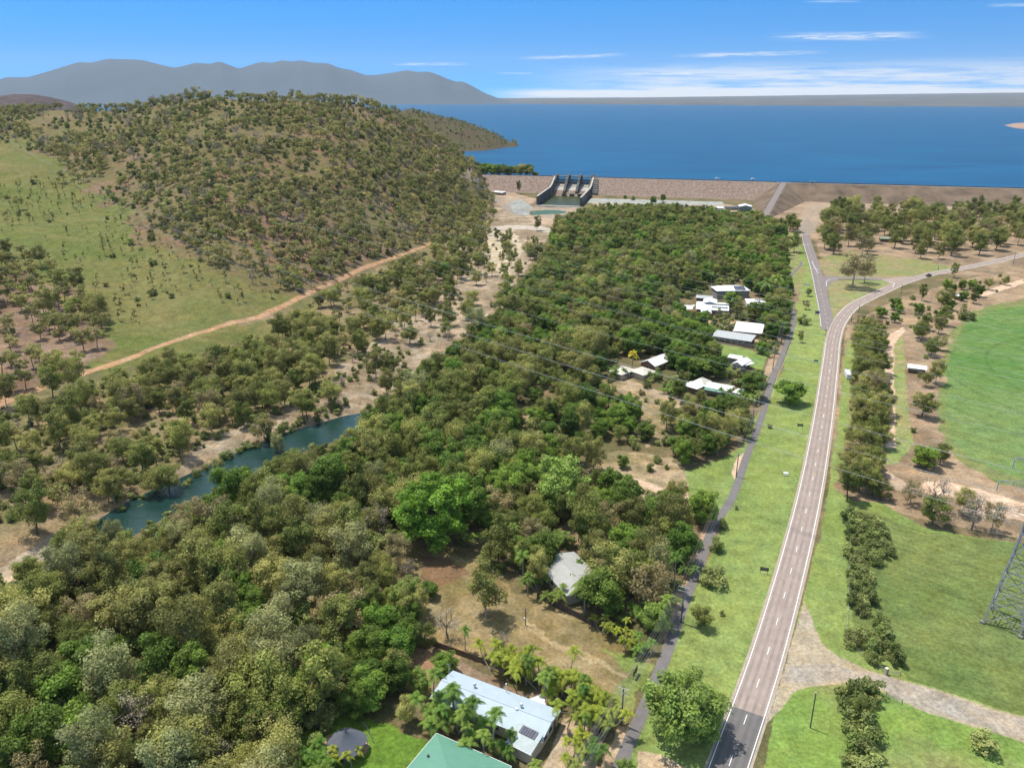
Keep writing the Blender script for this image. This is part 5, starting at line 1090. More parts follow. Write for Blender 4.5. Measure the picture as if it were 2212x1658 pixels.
PALMS = [(1060, 1448, 'goldpalm', 1, 6.5), (1103, 1462, 'goldpalm', 0, 7), (1137, 1478, 'palm', 0, 7), (1165, 1492, 'goldpalm', 1, 6.5), (1188, 1512, 'palm', 1, 7.5), (1212, 1512, 'goldpalm', 0, 7.5), (1236, 1525, 'goldpalm', 1, 7), (1255, 1545, 'palm', 1, 7), (1282, 1560, 'goldpalm', 1, 6.5), (1290, 1580, 'goldpalm', 0, 6), (1262, 1590, 'palm', 0, 5.5), (1310, 1565, 'goldpalm', 1, 5), (945, 1560, 'greenclump', 1, 6), (992, 1585, 'greenclump', 0, 6), (1035, 1610, 'greenclump', 0, 5.5), (1000, 1130, 'palm', 0, 9), (1220, 1262, 'greenclump', 0, 4), (1140, 1290, 'palm', 1, 7), (1275, 1300, 'greenclump', 0, 5), (1176, 1525, 'palm', 0, 8.0), (1200, 1500, 'goldpalm', 0, 6), (1225, 1515, 'goldpalm', 1, 6.5), (1085, 1455, 'goldpalm', 0, 7), (1120, 1465, 'goldpalm', 1, 6.5), (1150, 1475, 'palm', 1, 6.5), (1240, 1540, 'goldpalm', 0, 7), (1270, 1560, 'goldpalm', 1, 6.5), (1260, 1520, 'palm', 0, 6.5), (1300, 1545, 'goldpalm', 0, 5.5), (1290, 1600, 'goldpalm', 1, 5), (1250, 1610, 'goldpalm', 0, 4.6), (1235, 1660, 'goldpalm', 1, 5), (1270, 1640, 'greenclump', 0, 4),
 (937, 1535, 'palm', 1, 9.5), (980, 1560, 'palm', 0, 8.5), (1000, 1600, 'palm', 1, 8), (1022, 1590, 'palm', 0, 8.8), (960, 1580, 'palm', 0, 6.2), (1066, 1625, 'palm', 1, 9.2), (1045, 1640, 'palm', 0, 6.4), (1010, 1620, 'palm', 1, 5.8), (1085, 1640, 'greenclump', 0, 4.2), (1140, 1690, 'greenclump', 0, 4),
 (1005, 1405, 'palm', 1, 6.2), (1262, 1330, 'coconut', 0, 9.5), (1130, 1260, 'palm', 0, 9), (1160, 1275, 'greenclump', 0, 5), (1190, 1305, 'greenclump', 0, 4.6), (1215, 1300, 'palm', 0, 5), (1110, 1200, 'palm', 1, 9), (1085, 1170, 'coconut', 0, 8), (1250, 1170, 'palm', 1, 8), (1195, 1182, 'greenclump', 0, 5),
 (1350, 1400, 'goldpalm', 1, 4.2), (1375, 1405, 'goldpalm', 0, 4), (1330, 1385, 'goldpalm', 0, 4.2), (1300, 1370, 'goldpalm', 1, 4.4), (1395, 1415, 'greenclump', 0, 4),
 (1365, 800, 'yellowpalm', 0, 8.5), (1340, 818, 'greenclump', 0, 5), (1320, 812, 'greenclump', 0, 5), (1600, 857, 'palm', 0, 7.5), (1575, 868, 'greenclump', 0, 5.5), (1620, 872, 'greenclump', 0, 5), (1590, 875, 'greenclump', 0, 5),
 (1655, 655, 'coconut', 0, 14), (1672, 650, 'coconut', 0, 15), (1640, 650, 'palm', 0, 11), (1660, 726, 'palm', 1, 7), (1552, 690, 'palm', 0, 6), (1535, 620, 'palm', 1, 9), (700, 1650, 'greenclump', 0, 5), (670, 1690, 'greenclump', 0, 5), (740, 1650, 'goldpalm', 1, 4.2), (1180, 1240, 'greenclump', 0, 4.6)]
for i in range(5): ONE.append((1570+i*6.4, 662-i*1.2, 'column', 0, 8.0+.5*(i % 3), 1.0, '', 2))
DISP = {'gum': ('gum_tree', 'gum tree', 'olive green gum tree'), 'pale': ('gum_tree', 'gum tree', 'silvery green gum tree'),
        'brown': ('gum_tree', 'gum tree', 'thin brownish gum tree'), 'dark': ('gum_tree', 'gum tree', 'dark green gum tree'),
        'broad': ('broadleaf_tree', 'tree', 'dense green broadleaf tree'), 'lush': ('broadleaf_tree', 'tree', 'bright green broadleaf tree'),
        'hill': ('hillside_gum_tree', 'gum tree', 'olive flat-crowned gum tree'), 'hilld': ('hillside_gum_tree', 'gum tree', 'dark flat-crowned gum tree'),
        'sapling': ('sapling', 'sapling', 'thin young gum sapling'), 'shrub': ('shrub', 'shrub', 'low leafy shrub'), 'rain': ('rain_tree', 'tree', 'wide flat-topped rain tree'),
        'bare': ('bare_tree', 'tree', 'leafless grey tree'), 'cream': ('blossom_tree', 'tree', 'cream blossom tree'), 'rust': ('red_leaved_tree', 'tree', 'red leaved tree'),
        'willow': ('feathery_tree', 'tree', 'light green feathery tree'), 'column': ('column_cypress', 'conifer', 'narrow dark column cypress'),
        'palm': ('palm_tree', 'palm', 'slender feathery palm'), 'goldpalm': ('golden_cane_palm', 'palm', 'golden cane palm clump'), 'coconut': ('coconut_palm', 'palm', 'tall arching palm'),
        'yellowpalm': ('yellow_palm', 'palm', 'bright yellow palm'), 'greenclump': ('clumping_palm', 'palm', 'green many-stemmed palm')}
REG = {'hillside': 'on the dry reddish hillside', 'easement': 'on the cleared green slope', 'lefttrack': 'on bare ground left of the orange track', 'creekleft': 'between the orange track and the creek',
       'creekbank': 'crowding the edge of the creek', 'creekbed': 'in the pale sandy creek bed', 'upperforest': 'in the forest between the sand and white roofs', 'gardens': 'in the gardens around the white roofs',
       'midgarden': 'in the overgrown gardens beside the dry clearings', 'houseforest': 'in thick garden growth around the grey ribbed roof', 'lowerforest': 'in the lower left forest below the creek',
       'yardtrees': 'in the yard left of the pale blue roof', 'park': 'in the dry park below the dam', 'roadsiderow': 'in the row right of the main road', 'rightscrub': 'between the highway and the irrigated field',
       'shrubline': 'in the scrubby line between verge and paddock'}
def grp(lab): return 'all: '+lab if False else lab.replace(' tree ', ' trees ', 1).replace('shrub ', 'shrubs ', 1).replace('sapling ', 'saplings ', 1).replace('palm ', 'palms ', 1)
def where(region, p):
    x, y, _ = proj(p[0], p[1], p[2])
    if region == 'upperforest': return ('just below the dam rocks' if y < 520 else 'behind the solar-panelled roofs' if x > 1440 and y < 640 else 'along the edge of the sandy creek bed' if x < 1010+(700-y)*.55 and y < 860 else 'beyond the overgrown gardens' if y > 860 and x > 1050 else 'above the upstream end of the creek' if y > 820 else 'left of the white street roofs' if x > 1280 else 'in the middle of the forest below the dam')
    if region == 'lowerforest': return ('at the left edge of the lower forest' if x < 130 else 'at the bottom edge left of the canopy' if y > 1560 else 'beside the yard lawn' if x > 560 and y > 1440 else 'behind the back of the empty block' if x > 600 and y > 1180 else 'just above the creek bank forest' if y < 1230 else 'in the middle of the lower left forest')
    if region == 'creekleft': return ('left of the creek near the left edge' if x < 200 else 'on the sand just left of the creek' if y > 940 else 'below the orange track near the green slope' if x < 520 else 'between green slope and the dry creek bed' if y < 740 else 'on the flat above the creek bend')
    if region == 'hillside': return ('on the crest of the dry hill' if y < 260 else 'on the lower hill slope above the orange track' if y > 480 else 'on the hill slope facing the dam' if x > 760 else 'on the middle of the dry hillside')
    if region == 'park': return ('at the left end of the dry park' if x < 1900 else 'at the right end of the dry park' if x > 2080 else 'around the green picnic shelter')
    if region == 'roadsiderow': return ('at the top of the roadside row' if y < 800 else 'at the bottom of the roadside row' if y > 960 else 'in the middle of the roadside row')
    if region == 'houseforest': return ('between the grey ribbed roof and the path' if x > 1290 and y > 1150 else 'behind the grey ribbed roof' if y > 1100 else 'below the dry clearing')
    return REG[region]
LABELLED = {}
def copy_tree(kind, v, p, s, rz, wx, label, group, split=True):
    tm, cm_, jm, H0 = PROTO[kind][v % len(PROTO[kind])]; nm, cat, _ = DISP[kind]
    if split:
        e = bpy.data.objects.new(nm, None); col.objects.link(e); e.empty_display_size = .5
        for n_, m_ in (('trunk', tm), ('crown', cm_)):
            c = bpy.data.objects.new(n_, m_); col.objects.link(c); c.parent = e
    else: e = bpy.data.objects.new(nm, jm); col.objects.link(e)
    e.location = tuple(map(float, p)); e.rotation_euler = (0, 0, rz); e.scale = (s*wx, s*wx, s)
    tag(e, label, cat, group); return e
taken = []
for x, y, k, v, hh, wx, lab, fl in ONE:
    p = gt(x, y); s = hh/PROTO[k][0][3] if fl != 9 else 1
    gr = None
    if fl == 1: lab = 'very small bush on the mown grass verge'; gr = 'tiny bushes on the verge'
    if fl == 2: lab = 'narrow dark column cypress in the short row behind the solar-panelled house'; gr = 'row of column cypresses'
    copy_tree(k, v, p, hh/PROTO[k][v % len(PROTO[k])][3], random.random()*6.28, wx, lab, gr); taken.append((p[0], p[1], hh*.28))
_r = np.random.default_rng(77)
for i in range(30):
    f = (i+.5)/30; s = UB[0]+(UB[1]-UB[0])*f; nn_ = -9-_r.random()*26*(1-.3*f); k = ['broad', 'dark', 'gum', 'broad'][i % 4]; hh = 11+_r.random()*6 if f < .9 else 6
    q = dam(s, nn_, LAKEZ+2.6); copy_tree(k, i, q, hh/PROTO[k][i % len(PROTO[k])][3], _r.random()*6, 1.15, DISP[k][2]+' on the lake side of the left end of the dam', grp(DISP[k][2]+' on the lake side of the left end of the dam'), split=False)
PAREA = lambda x, y: ('beside the pale blue roof' if (x < 1100 and y > 1520) else ('in the street corner thicket below the empty block' if x > 1232 else 'behind the right half of the pale blue roof' if x > 1130 else 'behind the left half of the pale blue roof') if (y > 1440 and x < 1330 and not (x < 1100 and y > 1520)) else 'along the timber fence of the empty block' if (x > 1290 and 1360 < y < 1425) else
                      'in thick garden growth around the grey ribbed roof' if (y > 1150 and x > 1000 and y < 1340) else 'beside the cream roofs' if (y < 880 and y > 780 and x < 1500) else 'beside the white carport' if (y > 820 and y < 880) else 'between the white roofs near the path' if y < 760 else 'at the lower edge of the yard')
for x, y, k, v, hh in PALMS:
    p = gt(x, y); a = PAREA(x, y); lab = DISP[k][2]+' '+a
    if k == 'yellowpalm': lab = 'palm with bright yellow fronds beside the white roofs'
    copy_tree(k, v, p, hh/PROTO[k][v % len(PROTO[k])][3], random.random()*6.28, 1, lab, None if k == 'yellowpalm' else grp(lab)); taken.append((p[0], p[1], 2))
T_ = np.array([(a, b, c) for a, b, c in taken])
def far_from_taken(d):
    q = np.hypot(T_[:, 0]-d['p'][0], T_[:, 1]-d['p'][1]); return (q > T_[:, 2]).all()
SC = [d for d in SC if far_from_taken(d)]
byname = {}
for d in SC: byname.setdefault(DISP[d['kind']][0], []).append(d)
def stuff_object(name, items, kind_label):
    used = sorted({(d['kind'], d['v']) for d in items}); idx = {k: i for i, k in enumerate(used)}
    src = bpy.data.collections.new(name+'_sources')
    for i, (k, v) in enumerate(used):
        o = bpy.data.objects.new('%03d_source' % i, PROTO[k][v][2]); src.objects.link(o)
    me = bpy.data.meshes.new(name); me.vertices.add(len(items)); me.vertices.foreach_set('co', np.array([d['p'] for d in items], np.float32).ravel())
    for an, vals, ty in (('idx', [idx[(d['kind'], d['v'])] for d in items], 'INT'), ('rz', [d['rz'] for d in items], 'FLOAT'), ('sc', [d['s'] for d in items], 'FLOAT'), ('wz', [d['wz'] for d in items], 'FLOAT')):
        a = me.attributes.new(an, ty, 'POINT'); a.data.foreach_set('value', np.array(vals, np.int32 if ty == 'INT' else np.float32))
    me.update(); o = link(name, me); tag(o, kind='stuff')
    g = bpy.data.node_groups.new(name, 'GeometryNodeTree'); g.interface.new_socket('Geometry', in_out='INPUT', socket_type='NodeSocketGeometry'); g.interface.new_socket('Geometry', in_out='OUTPUT', socket_type='NodeSocketGeometry')
    L = g.links.new; gi = g.nodes.new('NodeGroupInput'); go = g.nodes.new('NodeGroupOutput'); ip = g.nodes.new('GeometryNodeInstanceOnPoints'); ci = g.nodes.new('GeometryNodeCollectionInfo')
    ci.inputs['Collection'].default_value = src; ci.inputs['Separate Children'].default_value = True; ci.inputs['Reset Children'].default_value = True
    def att(n_, ty): a = g.nodes.new('GeometryNodeInputNamedAttribute'); a.data_type = ty; a.inputs['Name'].default_value = n_; return a.outputs[0]
    cr = g.nodes.new('ShaderNodeCombineXYZ'); L(att('rz', 'FLOAT'), cr.inputs[2]); cs_ = g.nodes.new('ShaderNodeCombineXYZ'); s_ = att('sc', 'FLOAT'); mu = g.nodes.new('ShaderNodeMath'); mu.operation = 'MULTIPLY'; L(s_, mu.inputs[0]); L(att('wz', 'FLOAT'), mu.inputs[1])
    L(s_, cs_.inputs[0]); L(s_, cs_.inputs[1]); L(mu.outputs[0], cs_.inputs[2])
    L(gi.outputs[0], ip.inputs['Points']); L(ci.outputs[0], ip.inputs['Instance']); ip.inputs['Pick Instance'].default_value = True; L(att('idx', 'INT'), ip.inputs['Instance Index'])
    L(cr.outputs[0], ip.inputs['Rotation']); L(cs_.outputs[0], ip.inputs['Scale']); L(ip.outputs[0], go.inputs[0])
    md = o.modifiers.new('scatter', 'NODES'); md.node_group = g
    return o
STUFFN = {'gum_tree': 'distant_gum_forest', 'hillside_gum_tree': 'distant_hillside_woodland', 'broadleaf_tree': 'distant_broadleaf_forest', 'shrub': 'distant_undergrowth', 'sapling': 'distant_saplings'}
print('TREES', {k: len(v) for k, v in byname.items()})
for nm, items in byname.items():
    def size(d):
        x, y, dep = proj1(d['p']); out = (x < -40) or (x > 2250) or (y > 1760); return -(PROTO[d['kind']][d['v']][3]*d['s']/dep)*(0.05 if out else 1)
    items.sort(key=size)
    pre = 290 - sum(1 for o in ONE if DISP[o[2]][0] == nm)
    for d in items[:pre]:
        x, y, dep = proj1(d['p']); near = PROTO[d['kind']][d['v']][3]*d['s']/dep*FPX*.463 > 22
        lab = ('tall ' if d['s'] > .97 else 'small ' if d['s'] < .8 and not DISP[d['kind']][2].startswith('small') else '')+DISP[d['kind']][2]+' '+where(d['region'], d['p']); e = copy_tree(d['kind'], d['v'], d['p'], d['s'], d['rz'], 1, lab, grp(lab), split=near)
        e.scale[2] *= d['wz']
    rest = items[pre:]
    if rest: stuff_object(STUFFN.get(nm, 'distant_'+nm), rest, nm)

def mesh_scatter(name, X, Y, Z, n, seed, zmin, hs=(.9, 1.5)):
    r = np.random.default_rng(seed); items = []
    X, Y, Z = X.ravel(), Y.ravel(), Z.ravel(); ok = np.nonzero(Z > zmin)[0]; pick = r.choice(ok, n)
    for i in pick:
        k = ['hill', 'hilld', 'shrub'][int(r.choice(3, p=[.45, .35, .2]))]; items.append(dict(kind=k, v=int(r.integers(len(PROTO[k]))), p=(X[i]+r.normal()*4, Y[i]+r.normal()*4, Z[i]-.3), s=float((hs[0]+(hs[1]-hs[0])*r.random())*(2 if k == 'shrub' else 1)), rz=float(r.random()*6.28), wz=1.0))
    stuff_object(name, items, name)
mesh_scatter('headland_woodland', PX_, PY_, PZ_, 4200, 5, LAKEZ+2.5, (.45, .8))
# ------------------------------------------------------------------ buildings
roof_white = roofmat('white_roofing', (.78, .78, .77)); roof_blue = roofmat('pale_blue_roofing', (.40, .48, .54), rough=.6, rib=.5)
roof_green = roofmat('sea_green_roofing', (.12, .28, .205), rough=.55, rib=.5); roof_grey = roofmat('old_grey_roofing', (.36, .36, .34), rib=1.1, var=.14, rough=.8); roof_cream = roofmat('cream_roofing', (.60, .55, .46))
roof_silver = roofmat('silver_roofing', (.44, .45, .44)); roof_brown = roofmat('brown_shed_roofing', (.27, .19, .14), rough=.8); roof_dark = roofmat('charcoal_roofing', (.08, .08, .085))
wall_cream = mat('cream_wall', (.52, .44, .33), .9, .1, .4); wall_brick = mat('red_brick_wall', (.28, .14, .10), .9, .2, 2.5); wall_grey = mat('grey_block_wall', (.27, .255, .235), .9, .12, .5)
wall_white = mat('white_wall', (.6, .59, .56), .9, .08, .4); wall_green = mat('green_shed_wall', (.10, .16, .14), .8, .1, .6); wall_timber = mat('brown_timber_wall', (.16, .11, .08), .9, .25, 2)
trim = mat('white_trim', (.72, .72, .70), .6, .05, 1); solar_m = mat('solar_cell_blue', (.035, .045, .085), .25, .2, 3, spec=.5); alu = mat('aluminium_frame', (.55, .56, .57), .4, .08, 2)
timber = mat('weathered_timber', (.12, .085, .06), .9, .3, 3, c2=(.2, .15, .11)); steel = mat('galvanised_steel', (.36, .35, .34), .6, .25, 1.2, metal=.1); steel_d = mat('dark_weathered_steel', (.13, .135, .15), .6, .3, 1.2)
def fitrect(px, z, Wm=None):
    p = [gp(x, y, z)[:2] for x, y in px]; c = sum(p)/4; u = (p[1]-p[0])+(p[2]-p[3]); L = np.linalg.norm(u)/2; u = u/np.linalg.norm(u)
    v = np.array([-u[1], u[0]]); W = abs(np.dot((p[0]-p[3])+(p[1]-p[2]), v))/2
    if Wm and W > Wm:
        f = v if np.dot(v, c) < 0 else -v; c = c+f*(W-Wm)/2; W = Wm
    return c, math.atan2(u[1], u[0]), L, W
def roofshape(kind, L, W, he, rise, ov=0.0, th=.16):
    """local roof mesh; y- is the side towards the street camera"""
    a, b = L/2+ov, W/2+ov; mb = MB()
    if kind == 'gable': top = [(-a, -b, he), (a, -b, he), (a, b, he), (-a, b, he), (-a, 0, he+rise), (a, 0, he+rise)]; fs = [(0, 1, 5, 4), (2, 3, 4, 5)]
    elif kind == 'gabley': top = [(-a, -b, he), (a, -b, he), (a, b, he), (-a, b, he), (0, -b, he+rise), (0, b, he+rise)]; fs = [(1, 2, 5, 4), (3, 0, 4, 5)]
    elif kind == 'hip':
        k = max(a-b, .05) if a >= b else 0; 
        if a >= b: top = [(-a, -b, he), (a, -b, he), (a, b, he), (-a, b, he), (-k, 0, he+rise), (k, 0, he+rise)]; fs = [(0, 1, 5, 4), (2, 3, 4, 5), (1, 2, 5), (3, 0, 4)]
        else: k = b-a; top = [(-a, -b, he), (a, -b, he), (a, b, he), (-a, b, he), (0, -k, he+rise), (0, k, he+rise)]; fs = [(0, 1, 4), (1, 2, 5, 4), (2, 3, 5), (3, 0, 4, 5)]
    elif kind == 'skillion': top = [(-a, -b, he), (a, -b, he), (a, b, he+rise), (-a, b, he+rise)]; fs = [(0, 1, 2, 3)]
    n = len(top); low = [(x, y, z-th) for x, y, z in top]
    edges = {}
    for f in fs:
        for i in range(len(f)): e = (f[i], f[(i+1) % len(f)]); edges[e] = 1
    side = [e for e in edges if (e[1], e[0]) not in edges]
    mb.add(top+low, fs+[tuple(i+n for i in reversed(f)) for f in fs]+[(e[0], e[0]+n, e[1]+n, e[1]) for e in side]); return mb
def wallmesh(kind, L, W, he, rise, zb=-.2):
    a, b = L/2, W/2; mb = MB()
    if kind in ('gable', 'gabley'):
        if kind == 'gable': pr = [(-b, zb), (b, zb), (b, he-.1), (0, he+rise-.14), (-b, he-.1)]; mb.prism(pr, -a, a, 0, 'x')
        else: pr = [(-a, zb), (a, zb), (a, he-.1), (0, he+rise-.14), (-a, he-.1)]; mb.prism(pr, -b, b, 0, 'y')
    elif kind == 'skillion': mb.prism([(-b, zb), (b, zb), (b, he+rise-.25), (-b, he-.25)], -a, a, 0, 'x')
    else: mb.box((0, 0, (he-.17+zb)/2), (L, W, he-.17-zb))
    return mb
def windows(par, L, W, he, spots, storey=0, wh=1.2, ww=1.6, door=None):
    """spots: (side, position along the wall) with side in 'f','b','l','r'"""
    for sd_, q in spots:
        mb = MB(); y = W/2; x = L/2; z = he*.55
        if sd_ in 'fb': c = (q*L/2, (-y-.03 if sd_ == 'f' else y+.03), z); d = (ww, .1, wh)
        else: c = ((-x-.03 if sd_ == 'l' else x+.03), q*W/2, z); d = (.1, ww, wh)
        mb.box(c, d); fr = mb.build('window', trim, par); mb = MB(); mb.box(c, (d[0]-.2 if d[0] > .2 else .14, d[1]-.2 if d[1] > .2 else .14, d[2]-.2)); mb.build('pane', glass(), fr)
    if door:
        sd_, q = door; mb = MB(); y = W/2; x = L/2
        c = (q*L/2, -y-.03, 1.05) if sd_ == 'f' else ((-x-.03 if sd_ == 'l' else x+.03), q*W/2, 1.05); d = (1.0, .1, 2.1) if sd_ in 'fb' else (.1, 1.0, 2.1); mb.box(c, d); dr = mb.build('door', wall_timber, par)
        mb = MB(); mb.box((c[0]+(.35 if sd_ in 'fb' else (.07 if sd_ == 'r' else -.07)), c[1]-(.07 if sd_ == 'f' else -.3), 1.05), (.1, .1, .1)); mb.build('handle', alu, dr)
def wing(par, px, he, kind, rise, rm, wm, ov=.55, nm='roof', frame=None, gutter=True, wall=True, Wm=None):
    c, rz, L, W = fitrect(px, he, Wm)
    if frame is not None:   # place relative to the house empty
        c0, rz0 = frame; d = c-c0; ca, sa = math.cos(-rz0), math.sin(-rz0); loc = (d[0]*ca-d[1]*sa, d[0]*sa+d[1]*ca, 0); r = rz-rz0
    else: loc = (0, 0, 0); r = 0
    Lw, Ww = max(1, L-2*ov), max(1, W-2*ov)
    ro = roofshape(kind, L, W, he, rise).build(nm, rm, par); ro.location = loc; ro.rotation_euler = (0, 0, r)
    if kind != 'skillion' and L > 4:
        mb = MB()
        if kind in ('gable',): mb.box((0, 0, he+rise+.03), (L, .3, .08))
        elif kind == 'gabley': mb.box((0, 0, he+rise+.03), (.3, W, .08))
        elif L > W: mb.box((0, 0, he+rise+.03), (max(.3, L-W), .3, .08))
        else: mb.box((0, 0, he+rise+.03), (.3, max(.3, W-L), .08))
        mb.build('ridge_cap', rm, ro)
    if gutter:
        mb = MB(); a, b = L/2, W/2; s = []
        mb.box((0, -b-.06, he-.12), (L+.24, .12, .14)); 
        if kind not in ('gabley', 'skillion', 'gable'): mb.box((0, b+.06, he-.12+(rise if kind == 'skillion' else 0)), (L, .12, .14))
        if kind == 'hip': mb.box((-a-.05, 0, he-.12), (.12, W+.1, .13)); mb.box((a+.05, 0, he-.12), (.12, W+.1, .13))
        mb.build('gutter', trim, ro)
    wl = None
    if wall:
        wl = wallmesh(kind, Lw, Ww, he, rise*Ww/W if kind != 'skillion' else rise).build('wall', wm, par); wl.location = loc; wl.rotation_euler = (0, 0, r)
    return ro, wl, L, W, Lw, Ww, (c, rz)
def house(name, label, cat, px, he, kind, rise, rm, wm, **k):
    c, rz, L, W = fitrect(px, he, k.get('Wm')); e = empty(name, (c[0], c[1], float(zt(c[0], c[1]))), rz, label=label, cat=cat); r = wing(e, px, he, kind, rise, rm, wm, **k); return e, r, (c, rz)
def panels(ro, cells, he, rise, W, kind, m=solar_m, pw=1.0, ph=1.65):
    """cells: (x, distance up the front slope from the eave)"""
    half = W/2 if kind != 'skillion' else W; an = math.atan2(rise, half)
    for x, d in cells:
        y = -W/2+d*math.cos(an); z = he+d*math.sin(an)+.12; mb = MB()
        ca, sa = math.cos(an), math.sin(an); pts = []
        for q in (0, .05):
            for i, j in ((-1, -1), (1, -1), (1, 1), (-1, 1)): yy = j*ph/2; pts.append((x+i*pw/2, y+yy*ca-q*sa, z+yy*sa+q*ca))
        mb.add(pts, [(0, 3, 2, 1), (4, 5, 6, 7), (0, 1, 5, 4), (1, 2, 6, 5), (2, 3, 7, 6), (3, 0, 4, 7)]); mb.build('solar_panel', m, ro)

# long pale blue house
A_PX = [(978, 1443), (1212, 1538), (1171, 1597), (929, 1510)]
eA, rA, fA = house('blue_roofed_house', 'long house with a pale blue-grey metal roof at the bottom of the picture', 'house', A_PX, 3.2, 'gable', 1.0, roof_blue, wall_cream, ov=.5)
roA, wlA, LA, WA, LwA, WwA, _ = rA
windows(wlA, LwA, WwA, 3.2, [('r', -.5), ('r', .1), ('f', -.6), ('f', -.2), ('f', .2), ('b', .3), ('b', -.3)], door=('r', .6))
for x, y in ((-LA*.22, 1.6), (LA*.22, .9)):
    mb = MB(); mb.tube((x, y, 3.9), (x, y, 4.6), .22, .22, 10); mb.tube((x, y, 4.6), (x, y, 5.0), .38, .30, 10); mb.tube((x, y, 5.0), (x, y, 5.1), .3, .08, 10); mb.build('roof_vent', alu, roA)
mb = MB(); mb.tube((LA*.20, -.2, 4.1), (LA*.20, -.2, 4.5), .35, .3, 10); mb.build('skylight', trim, roA)
mb = MB(); mb.tube((LA*.02, WA/2-.6, 3.2), (LA*.02, WA/2-.6, 5.4), .09, .09, 8); mb.tube((LA*.02, WA/2-.6, 5.4), (LA*.02, WA/2-.6, 5.5), .16, .16, 8); mb.build('flue', trim, roA)
mb = MB(); mb.tube((-LA/2+.2, WA/2-2, 3.4), (-LA/2+.2, WA/2-2, 6.6), .04); mb.tube((-LA/2+.2, WA/2-2, 6.6), (-LA/2+1, WA/2-2.3, 3.6), .03); mb.box((-LA/2+.2, WA/2-2, 6.3), (1.1, .04, .04)); mb.build('antenna', alu, roA)
# lower annex with six panels
an = wing(eA, [(1117, 1570), (1171, 1590), (1150, 1634), (1096, 1600)], 3.0, 'skillion', 1.1, roofmat('weathered_pale_roofing', (.42, .47, .47), var=.25, rough=.8), wall_cream, frame=fA, ov=.35)
Lx, Wx = an[2], an[3]
panels(an[0], [(-Lx/2+1.55+i*(Lx-2.6)/5.6, Wx*.80) for i in range(6)], 3.0, 1.1, Wx, 'skillion', pw=.8, ph=1.7)
mb = MB(); mb.box((-Lx/2+1.2+(Lx-2.6)*.47, -Wx/2+Wx*.80+1.05, 3.0+1.1*.93), (Lx-1.6, .08, .12)); mb.build('panel_frame', alu, an[0])
# green hip roof house, cut by the lower frame edge
eB, rB, fB = house('green_roofed_house', 'house with a sea-green hipped metal roof cut off by the bottom edge', 'house', [(946, 1582), (1104, 1655), (1010, 1790), (835, 1706)], 3.0, 'hip', 2.3, roof_green, wall_cream, ov=.6)
roB = rB[0]; LB, WB = rB[2], rB[3]
mb = MB(); mb.tube((-LB*.36, WB*.1, 3.9), (-LB*.36, WB*.1, 4.3), .28, .22, 10); mb.build('roof_vent', steel_d, roB)
mb = MB(); a_ = [(-1.7, -WB*.1, 4.75), (1.7, -WB*.1, 4.75), (1.7, -WB*.32, 3.95), (-1.7, -WB*.32, 3.95)]; mb.add(a_, [(0, 3, 2, 1)])
windows(rB[1], rB[4], rB[5], 3.0, [('f', -.4), ('f', .3), ('r', 0), ('l', .1)], door=('f', 0))
# grey ribbed roof house
eC, rC, fC = house('grey_roofed_house', 'house with an old grey ribbed roof half buried in garden trees', 'house', [(1172, 1208), (1262, 1186), (1287, 1266), (1208, 1292)], 3.4, 'gabley', 1.1, roof_grey, wall_cream, ov=.5)
windows(rC[1], rC[4], rC[5], 3.4, [('l', -.5), ('l', 0), ('l', .5), ('f', -.4), ('f', .4)], door=('l', .25))
# street of white roofed houses
e1, r1, f1 = house('two_storey_house', 'farthest two-storey white-roofed house carrying eighteen solar panels', 'house', [(1541, 617), (1611.5, 613), (1612.5, 629), (1539, 627)], 5.4, 'hip', 2.0, roof_white, wall_grey, ov=.5, Wm=13)
panels(r1[0], [(r1[2]*.08+i*1.15, 1.3+j*1.8) for i in range(6) for j in range(3)], 5.4, 2.0, r1[3], 'hip')
windows(r1[1], r1[4], r1[5], 3.0, [('f', -.6), ('f', -.2), ('f', .2), ('f', .6)]); windows(r1[1], r1[4], r1[5], 7.6, [('f', -.6), ('f', -.2), ('f', .2)])
e2, r2, f2 = house('gablet_house', 'white-roofed house with a scalloped gablet, two rows of solar panels and a side sail', 'house', [(1504, 652), (1574.5, 656.5), (1574.5, 671), (1504, 667)], 3.2, 'skillion', 1.9, roof_white, wall_brick, ov=.5, Wm=11)
panels(r2[0], [(-r2[2]*.18+i*1.15, r2[3]*.72) for i in range(12)]+[(r2[2]*.5-1.3-i*1.15, r2[3]*.34) for i in range(8)], 3.2, 1.9, r2[3], 'skillion')
wing(e2, [(1519, 645), (1549, 647), (1549, 656), (1519, 654)], 5.0, 'gabley', 1.1, roof_white, wall_white, frame=f2, ov=.2, nm='gablet')
wing(e2, [(1514, 667), (1537, 668), (1537, 677), (1514, 676)], 3.0, 'gabley', 1.9, roof_white, wall_brick, frame=f2, ov=.3, nm='porch_roof')
windows(r2[1], r2[4], r2[5], 3.2, [('f', -.8), ('f', .3), ('f', .7), ('r', 0)], door=('f', -.5))
mb = MB()
